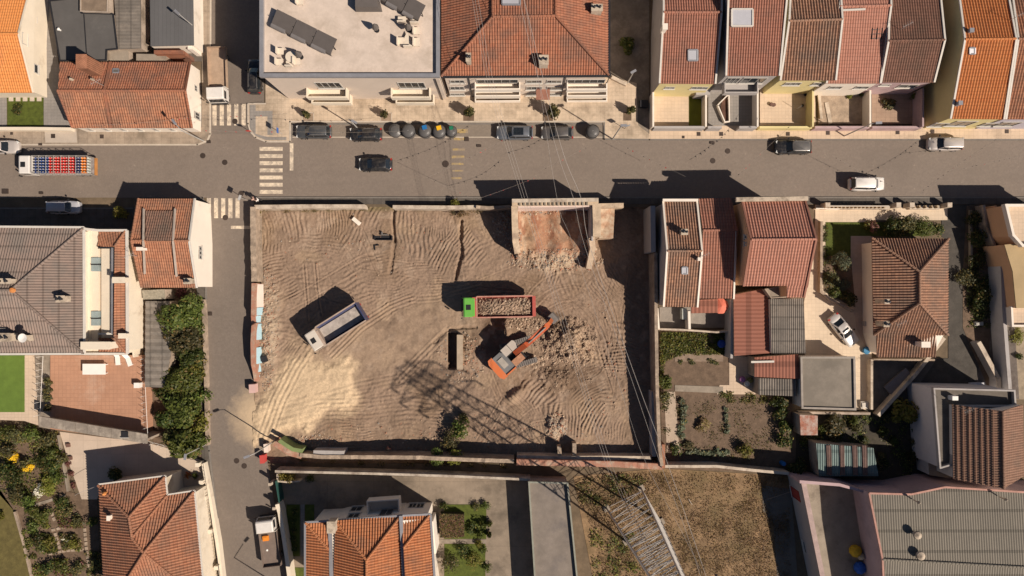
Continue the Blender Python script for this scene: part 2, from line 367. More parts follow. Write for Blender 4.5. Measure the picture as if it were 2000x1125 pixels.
slab('garden_path', rect(588,985,595,1086), GREYP, .1); slab('garden_path', rect(850,1053,950,1061), CONC, .1)
slab('field', [(1120,930),(1290,915),(1545,930),(1550,1300),(1190,1300)], DRY, .02)
slab('concrete_path', [(1488,948),(1545,955),(1570,1300),(1530,1300),(1510,1020),(1490,1000)], M('path2', (.16,.145,.125), var=.2, scale=.7), .05)
slab('garden_soil', [(1288,640),(1430,645),(1430,690),(1545,772),(1555,925),(1293,915)], SOIL, .03)
slab('garden_path', rect(1318,690,1412,706), M('plank_bed', (.26,.19,.14), var=.3), .06)
slab('garden_path', [(1424,690),(1475,700),(1475,770),(1400,770),(1405,752),(1424,752)], TANT, .07)
slab('garden_path', [(1318,752),(1412,755),(1412,768),(1318,764)], CONC, .08); slab('garden_path', [(1297,765),(1318,765),(1326,870),(1330,885),(1302,882)], M('path3', (.42,.33,.25), var=.15), .07)
slab('driveway', [(1592,400),(1700,400),(1700,470),(1702,700),(1706,800),(1670,800),(1668,698),(1572,695),(1570,590),(1592,470)], CREAM, .06)
slab('driveway', rect(1592,405,1850,430), CREAM, .055)
slab('patio', [(1662,462),(1705,462),(1720,700),(1690,680),(1672,640),(1662,560)], M('patio2', (.5,.38,.29), var=.08, joints=(.5,.5), jcol=.9), .075)
slab('lawn', rect(1612,434,1812,461), LAWN, .09); slab('lawn', rect(1612,461,1661,500), LAWN, .09)
slab('garden_soil', [(1608,500),(1661,500),(1668,575),(1670,600),(1650,592),(1608,568)], SOIL, .09)
slab('driveway', [(1840,400),(1893,400),(1895,520),(1960,620),(1935,770),(1705,770),(1700,700),(1852,700),(1852,470),(1838,462)], ASPH, .04)
slab('garden_soil', [(1888,402),(1932,402),(1935,560),(1930,760),(1880,640),(1880,540)], SOIL, .07)
slab('yard_paving', [(1925,400),(1970,470),(1990,780),(1905,760),(1935,560)], M('worn_conc', (.2,.17,.145), var=.4, scale=.5, stain=(.09,.07,.06), stain_amt=.8), .065)
slab('yard_paving', [(1700,700),(1830,700),(1760,800),(1705,800)], CONCD, .075)
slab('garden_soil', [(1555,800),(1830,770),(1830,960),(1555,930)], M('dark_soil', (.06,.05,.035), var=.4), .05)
slab('yard_paving', rect(1288,600,1426,640), M('y5', (.27,.235,.2), var=.2), .07)
slab('garden_soil', rect(1970,615,2100,780), M('soil9', (.30,.24,.17), var=.3), .06)
# yards of the terrace houses across the street
slab('terrace', rect(1272,178,1345,247), TANT, .08); slab('lawn', rect(1345,178,1378,247), M('yard_turf', (.15,.16,.02), var=.2), .09)
slab('yard_paving', rect(1383,170,1476,248), GREYP, .08); slab('terrace', rect(1484,160,1592,245), TANT, .08)
slab('garden_soil', rect(1598,165,1699,242), M('rubble_soil', (.38,.29,.21), var=.35, scale=1.2, bmp=.8), .07)
slab('terrace', rect(1702,165,1806,242), M('terr6', (.36,.25,.18), var=.14, joints=(.6,.6), jcol=.8), .08)
slab('yard_paving', [(1190,-300),(1268,-300),(1268,262),(1246,245),(1243,163),(1192,150)], M('alley', (.20,.165,.13), var=.3, scale=.7, stain=(.3,.25,.2), stain_amt=.6), .045)
slab('yard_paving', rect(276,-60,396,120), CONCD, .05)

# ---------------------------------------------------------------- the excavated plot
rng = np.random.default_rng(3)
def vnoise(x, y, scale, seed, octs=4, pers=.5):
    out = np.zeros_like(x); amp = 1; tot = 0
    for o in range(octs):
        g = np.random.default_rng(seed*31+o).random((256, 256)); u = x*scale*2**o; v = y*scale*2**o
        i = np.floor(u).astype(int); j = np.floor(v).astype(int); fu = u-i; fv = v-j
        fu = fu*fu*(3-2*fu); fv = fv*fv*(3-2*fv); i &= 255; j &= 255; i1 = (i+1) & 255; j1 = (j+1) & 255
        out += amp*((g[i,j]*(1-fu)+g[i1,j]*fu)*(1-fv)+(g[i,j1]*(1-fu)+g[i1,j1]*fu)*fv); tot += amp; amp *= pers
    return out/tot
def sst(x, a, b):
    t = np.clip((x-a)/(b-a), 0, 1); return t*t*(3-2*t)
# (x, y, ridge direction in degrees on the map: 0 = along x, 90 = along y, amplitude, spread)
PATCH = [(545,440,105,1,40),(600,440,100,1,34),(645,440,88,1.15,34),(700,430,75,.9,34),(680,470,60,.8,30),(545,500,10,.8,36),(600,510,2,1,40),(640,490,-8,.9,34),(535,560,20,.7,34),(700,520,25,.7,40),(745,540,5,.8,40),
 (780,440,92,1,28),(820,435,90,1.2,34),(860,440,82,1.2,30),(830,490,92,1,34),(870,500,60,1.1,30),(905,470,55,1.1,26),(930,440,125,1,30),(960,430,130,.9,26),(930,500,50,.9,30),(975,500,20,.8,34),(820,550,8,.9,44),(900,545,12,.8,36),
 (1000,530,95,.6,34),(1060,520,80,.8,36),(1110,535,110,1,30),(1150,520,60,.9,30),(1180,560,128,1.2,36),(1220,600,140,1.1,30),(1160,610,140,1,34),(1120,600,150,.9,30),(1200,650,155,1.2,34),(1210,700,175,1.2,34),(1160,690,170,1,34),(1210,760,10,1.1,34),(1150,760,30,.8,34),
 (1080,630,80,1.2,26),(1170,820,60,1.2,34),(1120,830,88,1.2,30),(1080,820,92,1.2,30),(1040,830,110,1.2,34),(1000,800,140,1.3,34),(960,840,140,1,34),(1220,830,70,1,30),(1060,780,50,1,30),(1100,870,90,.8,30),(940,800,150,.8,34),
 (640,560,178,.6,40),(700,590,15,.5,40),(780,600,28,.7,40),(560,620,170,.4,44),(860,700,60,.4,40),(900,760,100,.4,40),(800,820,3,.7,50),(700,835,0,1,44),(640,845,15,.8,30),(880,830,170,.7,44),(560,700,60,.5,40),(600,640,30,.5,34)]
X0, X1, Y0, Y1, ST = 494., 1289., 399., 909., 1.35
xs = np.arange(X0, X1+.1, ST); ys = np.arange(Y0, Y1+.1, ST); PX, PY = np.meshgrid(xs, ys)
wx = (vnoise(PX, PY, .02, 5)-.5)*60; wy = (vnoise(PX, PY, .02, 6)-.5)*60
best = np.full(PX.shape, 1e9); RIP = np.zeros_like(PX); wsum = np.zeros_like(PX)
ph = (vnoise(PX, PY, .018, 8, 3)-.5)*17
for k, (cx, cy, ang, am, spd) in enumerate(PATCH):
    d2 = ((PX+wx-cx)**2+(PY+wy-cy)**2)/spd**2; w = np.exp(-d2*8.)+1e-6
    th = math.radians(ang+90); u = (PX-cx)*math.cos(th)-(PY-cy)*math.sin(th); lam = 7.6+1.9*math.sin(k*2.3)
    bend = ((PX-cx)*math.sin(th)+(PY-cy)*math.cos(th))**2/170.
    s = np.sin(2*np.pi*(u+bend*(1 if k % 2 else -1)*.5+ph)/lam); s = np.where(s > 0, s**.8, -np.abs(s)**1.3)
    RIP += w*s*am; wsum += w
RIP = RIP/np.maximum(wsum, 1e-4)
fade = .18+1.25*sst(vnoise(PX, PY, .028, 11, 4), .36, .62)
fade *= .6+.8*vnoise(PX, PY, .12, 12, 2)
# the smoothed haul road and the sandy entrance
def dist_poly(pts):
    d = np.full(PX.shape, 1e9)
    for (ax, ay), (bx, by) in zip(pts[:-1], pts[1:]):
        L = (bx-ax)**2+(by-ay)**2; t = np.clip(((PX-ax)*(bx-ax)+(PY-ay)*(by-ay))/L, 0, 1)
        d = np.minimum(d, np.hypot(PX-ax-t*(bx-ax), PY-ay-t*(by-ay)))
    return d
dh = dist_poly([(520,820),(620,760),(720,690),(820,640),(890,615)])
lane = 1-sst(dh+(vnoise(PX,PY,.05,21)-.5)*26, 34, 62)
edge_n = (vnoise(PX, PY, .06, 23, 4)-.5)*34
SP = [(480,880),(480,800),(520,752),(560,700),(598,694),(640,704),(676,692),(696,716),(692,752),(700,778),(676,806),(640,812),(612,838),(560,846),(530,862)]
ins_ = np.zeros(PX.shape, bool)
for (ax, ay), (bx, by) in zip(SP, SP[1:]+SP[:1]):
    c_ = (ay > PY) != (by > PY); ins_ ^= c_ & (PX < (bx-ax)*(PY-ay)/((by-ay) or 1e-9)+ax)
sd0 = dist_poly(SP+SP[:1])*np.where(ins_, -1, 1)+(vnoise(PX,PY,.045,24,5)-.5)*34+(vnoise(PX,PY,.16,25,3)-.5)*12
sand = 1-sst(sd0, -16, 16)
spur = 1-sst(dist_poly([(560,850),(560,720),(600,640)])-(vnoise(PX,PY,.06,3)-.5)*20, 8, 34)
Z = -.15-.85*sst(np.hypot(PX-505, (PY-800)*1.1), 40, 330)
Z += (vnoise(PX, PY, .012, 1, 4)-.5)*.5 + (vnoise(PX, PY, .07, 2, 4)-.5)*.2
Z += RIP*.050*fade*(1-lane*.92)*(1-np.clip(sand,0,1)*.85)
Z += (vnoise(PX, PY, .30, 4, 2)-.5)*.10*(1-lane*.7)*(1-sand*.85)
Z += .28*sst(-sd0, -4, 26)+.10*sst(-sd0,-3,10)*(vnoise(PX,PY,.05,27,4)-.3)*2
# tyre ruts along the haul road
def ruts(pts, n, gap, amp, lam=5.):
    global Z
    d = np.full(PX.shape, 1e9); sd_ = np.zeros_like(PX)
    for (ax, ay), (bx, by) in zip(pts[:-1], pts[1:]):
        Ls = (bx-ax)**2+(by-ay)**2; t = np.clip(((PX-ax)*(bx-ax)+(PY-ay)*(by-ay))/Ls, 0, 1)
        dd = np.hypot(PX-ax-t*(bx-ax), PY-ay-t*(by-ay)); sg = ((PX-ax)*(by-ay)-(PY-ay)*(bx-ax))/math.sqrt(Ls)
        sd_ = np.where(dd < d, sg, sd_); d = np.minimum(d, dd)
    m = 1-sst(d, gap-4, gap); Z = Z + amp*m*np.sin(2*np.pi*sd_/lam)
def arc(cx, cy, r, a0, a1, n=14, ry=None): return [(cx+r*math.cos(math.radians(a0+(a1-a0)*i/n)), cy-(ry or r)*math.sin(math.radians(a0+(a1-a0)*i/n))) for i in range(n+1)]
ruts([(590,520),(594,560),(600,625)], 2, 7, .07, 7); ruts([(612,520),(616,560),(626,615)], 2, 7, .07, 7)
ruts([(650,690),(700,640),(760,600),(800,585)], 3, 14, .06, 7); ruts([(800,585),(850,582),(930,560)], 3, 12, .04, 7)
ruts([(520,850),(545,780),(575,720),(600,680)], 3, 20, .035, 9); ruts([(640,800),(720,800),(800,790),(860,800)], 3, 26, .035, 8); ruts([(560,810),(640,790),(720,770)], 3, 30, .02, 10)
ruts(arc(1030,720,150,60,10,ry=150), 3, 22, .05, 8); ruts(arc(990,760,170,95,30,ry=180), 3, 18, .04, 8); ruts([(780,740),(830,690),(870,650)], 3, 14, .05, 8)
ruts([(700,760),(780,745),(850,760),(890,800)], 2, 20, .03, 8)
for a_ in (arc(1120,640,80,200,-60), arc(1110,650,100,180,-30,ry=120), arc(1130,660,60,140,-80), [(1210,500),(1180,600),(1210,720),(1190,860)], [(1000,540),(1080,560),(1160,620),(1200,740)], [(940,560),(1040,572),(1120,600),(1180,680)],
  [(560,500),(640,560),(720,580)], [(520,600),(600,560),(700,500),(860,520)], [(700,430),(740,520),(820,560)], [(980,850),(1040,800),(1100,790),(1200,850)], [(930,860),(980,780),(960,730)], [(1230,520),(1215,640),(1235,800)], [(640,440),(700,520),(900,560),(1000,520)]):
    ruts(a_, 2, 5, .05*R.uniform(.6,1.3), 6); ruts([(x+R.uniform(-2,2), y+27) for x, y in a_], 2, 5, .05*R.uniform(.6,1.3), 6)
# trench line, pit, mounds
def dent(pts, w, dz, wob=0):
    global Z
    d = dist_poly(pts)+(vnoise(PX,PY,.1,77,2)-.5)*wob; Z = Z + dz*(1-sst(d, w*.4, w))
dent([(900,430),(898,460),(901,490),(894,520),(888,545)], 5, -.55, 5); dent([(765,405),(765,440),(768,470)], 4, -.4, 3); dent([(768,470),(760,530)], 5, -.2, 5)
dent([(845,670),(870,648),(900,640),(930,640)], 5, -.25, 5)
pit = (1-sst(np.abs(PX-883), 8, 10.5))*(1-sst(np.abs(PY-687), 34, 37)); Z -= 2.0*pit
def mound(cx, cy, rx, ry, rz, h, rough=.5, sd=1):
    global Z
    c, s = math.cos(rz), math.sin(rz); u = ((PX-cx)*c+(PY-cy)*s)/rx; v = (-(PX-cx)*s+(PY-cy)*c)/ry
    m = np.clip(1-np.hypot(u, v)-(vnoise(PX,PY,.09,sd,4)-.5)*rough, 0, 1); m = m*m*(3-2*m); Z = Z+h*m*(1-.0*m)+m*(vnoise(PX,PY,.22,sd+5,3)-.5)*.5*rough; return m
m1 = mound(1112,665,60,52,.2,1.5,.9,3); m2 = mound(1000,600,60,24,.1,.9,.6,4); m3 = mound(1010,770,46,16,-.7,.8,.4,5); m4 = mound(985,640,30,26,0,.7,.6,6)
m5 = mound(1085,835,26,30,0,.7,.8,7); m6 = mound(1085,500,90,40,.0,.9,.7,8); m7 = mound(520,640,34,130,0,.7,.7,9); m8 = mound(1090,740,60,30,.2,.7,.8,12); m9 = mound(920,690,34,50,0,.5,.7,13)
m10 = mound(1150,460,20,60,.0,1.2,.6,14); m11 = mound(1008,470,12,26,0,1.1,.6,15)
inr = sst(PX,1006,1012)*(1-sst(PX,1148,1155))*sst(PY,404,410)*(1-sst(PY+(vnoise(PX,PY,.08,41)-.5)*22,488,512)); Z = Z*(1-inr*.8)+inr*(.5+.35*vnoise(PX,PY,.05,42)-.2*np.sin(PX/7))
nn = len(xs); s_ = (H-Z)/H
V = np.stack([(PX-1000)/K*s_, -(PY-562.5)/K*s_, Z], -1).reshape(-1, 3)
V[:,0] = ((PX-1000)/K).ravel(); V[:,1] = (-(PY-562.5)/K).ravel()
ny = len(ys); idx = np.arange(nn*ny).reshape(ny, nn)
F = np.stack([idx[:-1,:-1], idx[1:,:-1], idx[1:,1:], idx[:-1,1:]], -1).reshape(-1, 4)
me = bpy.data.meshes.new('building_plot'); me.vertices.add(len(V)); me.vertices.foreach_set('co', V.ravel())
me.loops.add(F.size); me.loops.foreach_set('vertex_index', F.ravel()); me.polygons.add(len(F))
me.polygons.foreach_set('loop_start', np.arange(len(F))*4); me.polygons.foreach_set('use_smooth', np.ones(len(F), bool)); me.update(calc_edges=True)
# soil colours, laid on zone by zone
def lay(c, col, w): w = np.clip(w, 0, 1)[..., None]; return c*(1-w)+np.array(col)*w
C = np.ones(PX.shape+(3,))*np.array((.315,.222,.160))
C = lay(C, (.27,.185,.125), sst(vnoise(PX,PY,.012,51,4),.5,.7)); C = lay(C, (.42,.30,.20), sst(vnoise(PX,PY,.02,52,5),.55,.75)*.6)
C = lay(C, (.38,.275,.19), lane*.7); C = lay(C, (.68,.515,.335), sand); C = lay(C, (.45,.33,.22), spur*(1-sand)*.6)
C = lay(C, (.45,.35,.25), m7*1.5); C = lay(C, (.42,.23,.14), inr); C = lay(C, (.56,.38,.25), inr*(1-sst(PX+(vnoise(PX,PY,.05,43)-.5)*60,1020,1045)))
C = lay(C, (.34,.15,.09), inr*sst(vnoise(PX,PY*.35,.10,46,4),.5,.62)*.8); C = lay(C, (.60,.45,.32), inr*sst(vnoise(PX,PY*.35,.12,47,4),.56,.68)*.8); C = lay(C, (.52,.40,.28), m6*1.6*(1-inr)); C = lay(C, (.46,.33,.22), m1*1.5); C = lay(C, (.50,.40,.30), m5*1.5)
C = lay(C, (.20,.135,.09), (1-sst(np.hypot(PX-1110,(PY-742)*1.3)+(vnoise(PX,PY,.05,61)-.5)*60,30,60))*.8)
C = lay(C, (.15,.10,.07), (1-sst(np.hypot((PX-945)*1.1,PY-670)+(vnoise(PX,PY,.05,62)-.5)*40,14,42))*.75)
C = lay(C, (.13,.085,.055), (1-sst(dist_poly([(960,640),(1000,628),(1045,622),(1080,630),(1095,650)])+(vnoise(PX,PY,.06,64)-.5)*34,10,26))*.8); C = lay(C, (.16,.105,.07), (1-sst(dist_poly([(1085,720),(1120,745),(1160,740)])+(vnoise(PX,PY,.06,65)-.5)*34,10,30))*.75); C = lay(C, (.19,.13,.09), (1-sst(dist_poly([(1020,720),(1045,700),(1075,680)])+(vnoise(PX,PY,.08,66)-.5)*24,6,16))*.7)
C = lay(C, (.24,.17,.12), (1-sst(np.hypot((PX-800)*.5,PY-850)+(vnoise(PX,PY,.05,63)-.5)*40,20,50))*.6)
C = lay(C, (.20,.14,.10), sst(PX,1215,1245)*.6); C = lay(C, (.14,.12,.05), (1-sst(PY+edge_n*.4,404,414))*.7*(PX<1000)); C = lay(C, (.16,.13,.06), (1-sst(PX+edge_n*.4,497,508))*(PY<560)*.8)  # darker band down the right side; olive tones along the top and left walls
C = lay(C, (.36,.28,.2), sst(np.hypot(PX-600,PY-738)/18,1,.3)*0)
C = lay(C, (.22,.155,.11), sst(vnoise(PX,PY,.03,55,5),.56,.7)*.55*(1-sand)); C = lay(C, (.43,.32,.235), sst(vnoise(PX,PY,.05,56,5),.6,.75)*.5*(1-sand))
C *= (.8+.4*vnoise(PX,PY,.35,71,3))[...,None]
ca = me.color_attributes.new('soil', 'FLOAT_COLOR', 'POINT'); ca.data.foreach_set('color', np.concatenate([C.reshape(-1,3), np.ones((C.size//3,1))], 1).astype(np.float32).ravel())
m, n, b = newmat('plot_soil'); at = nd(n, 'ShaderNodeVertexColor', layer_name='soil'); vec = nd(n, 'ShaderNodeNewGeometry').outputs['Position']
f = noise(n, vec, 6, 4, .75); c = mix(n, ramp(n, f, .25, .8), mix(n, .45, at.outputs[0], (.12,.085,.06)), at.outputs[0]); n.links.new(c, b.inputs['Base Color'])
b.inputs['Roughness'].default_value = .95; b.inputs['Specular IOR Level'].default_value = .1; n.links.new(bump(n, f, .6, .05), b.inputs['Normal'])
me.materials.append(m); plot = bpy.data.objects.new('building_plot', me); COL.objects.link(plot); plot['kind'] = 'structure'
def zsite(px, py):
    i = int(round((px-X0)/ST)); j = int(round((py-Y0)/ST))
    if 0 <= i < nn and 0 <= j < ny: return float(Z[j, i])
    return 0.

# ---------------------------------------------------------------- loose stones
STONE_T = []
for k in range(6):
    rr = np.random.default_rng(100+k); ico = [(0,0,1),(.9,0,.3),(.28,.85,.3),(-.72,.53,.3),(-.72,-.53,.3),(.28,-.85,.3),(0,0,-.6)]
    v = np.array(ico)*(.7+.6*rr.random((7,1))); STONE_T.append((v, [(0,1,2),(0,2,3),(0,3,4),(0,4,5),(0,5,1),(6,2,1),(6,3,2),(6,4,3),(6,5,4),(6,1,5)]))
def stones(name, pts, mats, root=None, label=None):      # pts: (x, y, z, radius)
    vs, fs, mi = [], [], []; nv = 0
    for q, (x, y, z, r) in enumerate(pts):
        v, f = STONE_T[q % 6]; a = R.random()*6.28; c, s = math.cos(a), math.sin(a); kx, ky, kz = r*(.7+.7*R.random()), r*(.6+.5*R.random()), r*(.5+.4*R.random())
        w = v*np.array((kx, ky, kz)); vs.append(np.stack([w[:,0]*c-w[:,1]*s+x, w[:,0]*s+w[:,1]*c+y, w[:,2]+z], 1))
        fs += [(i+nv, j+nv, k+nv) for i, j, k in f]; mi += [R.randrange(len(mats))]*len(f); nv += len(v)
    mb = MB(); mb.v = np.concatenate(vs).tolist(); mb.f = fs; o = mb.build(name, mats, root, kind='stuff', label=label)
    o.data.polygons.foreach_set('material_index', mi); return o
STN = [M('pale_rubble', (.50,.38,.27), var=.3, fine=12), M('tan_rubble', (.33,.23,.16), var=.3, fine=12), M('brick_rubble', (.38,.19,.12), var=.3, fine=12), M('grey_rubble', (.30,.26,.22), var=.3)]
def scatter(cx, cy, rx, ry, n, r0, r1, rot=0):
    out = []
    for _ in range(n):
        a = R.random()*6.283; q = math.sqrt(R.random())**1.25; u, v = q*rx*math.cos(a), q*ry*math.sin(a)
        x, y = cx+u*math.cos(rot)-v*math.sin(rot), cy+u*math.sin(rot)+v*math.cos(rot)
        if not (500 < x < 1270 and 403 < y < 888) or (874 < x < 893 and 652 < y < 722): continue
        out.append((*G2(x, y), zsite(x, y)+.0, r0+(r1-r0)*R.random()**3))
    return out
stones('excavated_rubble', scatter(1108,668,62,50,3800,.025,.13)+scatter(1090,690,34,20,420,.04,.24)+scatter(1055,655,30,24,700,.03,.16)+scatter(1095,735,62,36,900,.025,.12)+scatter(1130,700,24,18,240,.05,.26)+scatter(1030,632,50,12,700,.04,.24)+scatter(1040,708,26,12,500,.04,.26), [STN[1],STN[1],STN[0],STN[1]], label='pale stony rubble heaped in front of the excavator')
stones('scattered_stones', scatter(1085,508,100,22,1500,.035,.17)+scatter(1152,480,14,50,700,.04,.22)+scatter(1006,478,12,36,400,.05,.22)+scatter(520,640,24,125,1700,.03,.15)+scatter(1088,835,20,30,420,.04,.24)
  +scatter(985,440,24,40,450,.05,.2)+scatter(900,700,50,50,500,.05,.2)+scatter(700,470,190,70,260,.04,.14)+scatter(1050,412,45,8,260,.04,.2)+scatter(1090,450,70,32,260,.03,.1)+scatter(1190,440,18,32,250,.05,.2)+scatter(900,850,300,36,500,.04,.16)+scatter(600,862,70,12,200,.06,.2)+scatter(1180,700,60,120,350,.04,.16), [STN[0],STN[1],STN[2],STN[3]])
# ---------------------------------------------------------------- buildings
T_RED = TILE('tiles_red', (.31,.115,.065), (.41,.18,.105), (.17,.105,.08), .5)
T_ORANGE = TILE('tiles_orange', (.62,.23,.065), (.70,.30,.10), (.50,.20,.08), .1, spread=.2)
T_VILLA = TILE('tiles_villa', (.43,.155,.065), (.54,.23,.105), (.26,.14,.09), .45, spread=.3)
T_SALMON = TILE('tiles_salmon', (.41,.185,.13), (.47,.23,.165), (.31,.165,.125), .3, spread=.35)
T_PINK = TILE('tiles_brick_red', (.32,.14,.095), (.39,.18,.125), (.22,.125,.095), .35, spread=.35)
T_BROWN = TILE('tiles_brown', (.19,.11,.08), (.28,.16,.115), (.13,.105,.085), .5)
T_OLD = TILE('tiles_old', (.27,.15,.10), (.40,.22,.14), (.19,.14,.11), .5, spread=.55)
T_OLDRED = TILE('tiles_old_red', (.33,.14,.08), (.44,.21,.12), (.20,.125,.09), .5, spread=.4)
T_MAROON = TILE('tiles_maroon', (.17,.085,.06), (.23,.12,.085), (.12,.075,.055), .4)
T_GREYBR = TILE('sheet_grey_brown', (.24,.18,.15), (.31,.23,.19), (.19,.165,.145), .55, tl=1.6, spread=.3)
T_REDMET = TILE('sheet_maroon', (.27,.11,.075), (.31,.13,.09), (.22,.10,.075), .15, tw=.5, tl=5, spread=.15)
T_FIBRE = TILE('fibre_cement', (.21,.185,.16), (.28,.24,.20), (.13,.115,.10), .5, tl=1.5)
T_WARE = TILE('warehouse_sheet', (.20,.18,.145), (.25,.22,.18), (.19,.17,.14), .45, tl=2.4, spread=.2)
T_GREEN = TILE('green_sheet', (.17,.24,.23), (.24,.30,.28), (.13,.15,.14), .4, tl=3)
W_WHITE = M('white_wall', (.78,.70,.60), var=.06, scale=.5, stain=(.5,.42,.34), stain_amt=.1)
W_CREAM = M('cream_wall', (.72,.63,.50), var=.08, scale=.5, stain=(.45,.36,.26), stain_amt=.2)
W_BEIGE = M('beige_wall', (.62,.52,.43), var=.05, scale=.5)
W_GREY = M('grey_wall', (.40,.37,.35), var=.08, scale=.5, stain=(.25,.22,.2), stain_amt=.3)
W_YEL = M('yellow_wall', (.66,.56,.28), var=.07, scale=.5)
W_OCHRE = M('ochre_wall', (.66,.40,.23), var=.08, scale=.4)
W_PINK = M('pink_wall', (.46,.33,.33), var=.12, scale=.4, stain=(.3,.22,.22), stain_amt=.5)
W_LILAC = M('lilac_wall', (.5,.46,.5), var=.06)
W_STONE = M('old_stone_wall', (.40,.31,.23), var=.35, scale=1.4, fine=5, bmp=.8, stain=(.22,.17,.13), stain_amt=.6)
W_REND = M('worn_render', (.42,.34,.27), var=.25, scale=.8, stain=(.2,.16,.12), stain_amt=.6)
BRICK = M('brickwork', (.42,.19,.11), var=.3, scale=1.5, fine=7, joints=(.3,.12,.5), jcol=.6)
ZINC = M('zinc', (.30,.30,.32), var=.15, rough=.5, metal=.3); LTZINC = M('pale_flashing', (.60,.56,.50), var=.1)
DKMET = M('dark_metal', (.04,.04,.045), var=.2, rough=.5, metal=.4); WHITE = M('white_plastic', (.78,.75,.70), var=.05, rough=.5, bmp=0)
CHIM = M('chimney_render', (.52,.43,.33), var=.2, scale=2, stain=(.2,.16,.12), stain_amt=.6)
MEMB = M('grey_membrane', (.105,.098,.092), var=.15, scale=.5, stain=(.16,.145,.13), stain_amt=.3)
FRAME = M('window_frame', (.45,.42,.38), var=.05, bmp=0); FRAMEW = M('white_frame', (.75,.72,.66), var=.05, bmp=0)
PANE = GLASS('window_pane'); SKYL = M('skylight_glazing', (.42,.42,.45), var=.08, rough=.25, spec=.6, bmp=0)

def clip(poly, ax, lim, sign):            # poly of (u, v, w), keep sign*(u-lim) <= 0
    out = []
    for i in range(len(poly)):
        a, b = poly[i], poly[(i+1) % len(poly)]; da, db = sign*(a[0]-lim), sign*(b[0]-lim)
        if da <= 0: out.append(a)
        if (da < 0 < db) or (db < 0 < da):
            t = da/(da-db); out.append(tuple(a[k]+(b[k]-a[k])*t for k in range(3)))
    return out
def corrugate(mb, pts, period, amp, along=None, sub=4, thick=.12):
    """one roof plane made of real waves: barrel tiles or sheeting"""
    pts = [Vector(p) for p in pts]; n = Vector((0,0,0)); c = sum(pts, Vector((0,0,0)))/len(pts)
    for i in range(len(pts)): n += (pts[i]-c).cross(pts[(i+1) % len(pts)]-c)
    n.normalize()
    if n.z < 0: n = -n; pts = pts[::-1]
    if along: u = Vector(along); u = (u-n*u.dot(n)).normalized()
    else:
        u = Vector((0,0,1)).cross(n)
        u = Vector((1,0,0)) if u.length < .02 else u.normalized()
    v = n.cross(u)
    if v.z < 0 and abs(n.z) < .9999: u, v = -u, -v
    q = [((p-c).dot(u), (p-c).dot(v), (p-c).dot(n)) for p in pts]
    u0, u1 = min(a[0] for a in q), max(a[0] for a in q)
    if mb.uv is None: mb.uv = []
    off = c.dot(u); k0 = math.floor(u0/period*sub); k1 = math.ceil(u1/period*sub)
    prof = lambda x: amp*math.cos(2*math.pi*x/period)
    for k in range(k0, k1):
        a, b = k*period/sub, (k+1)*period/sub
        pl = clip(clip(q, 0, b, 1), 0, a, -1)
        if len(pl) < 3: continue
        pa, pb = prof(a), prof(b); vs = []
        for (x, y, w) in pl:
            t = (x-a)/(b-a); h = pa+(pb-pa)*t+w; vs.append(c+u*x+v*y+n*h)
        mb.add(vs, [tuple(range(len(vs)))]); mb.uv += [(x+1000*period+period/2, y+200) for (x, y, w) in pl]
    # underside and edges
    m = len(pts); lo = [p-Vector((0,0,thick)) for p in pts]; hi = [p-n*(amp+.01) for p in pts]
    mb.add(lo+hi, [tuple(range(m-1,-1,-1))]+[(i,(i+1)%m,(i+1)%m+m,i+m) for i in range(m)]); mb.uv += [(0,0)]*(m+4*m)
def inpoly(p, poly):
    r = False
    for i in range(len(poly)):
        a, b = poly[i], poly[i-1]
        if (a[1] > p[1]) != (b[1] > p[1]) and p[0] < (b[0]-a[0])*(p[1]-a[1])/(b[1]-a[1])+a[0]: r = not r
    return r
def planez(pts, p):
    c = sum(pts, Vector((0,0,0)))/len(pts); n = Vector((0,0,0))
    for i in range(len(pts)): n += (pts[i]-c).cross(pts[(i+1) % len(pts)]-c)
    return c.z-((p[0]-c.x)*n.x+(p[1]-c.y)*n.y)/n.z
class Bld: pass
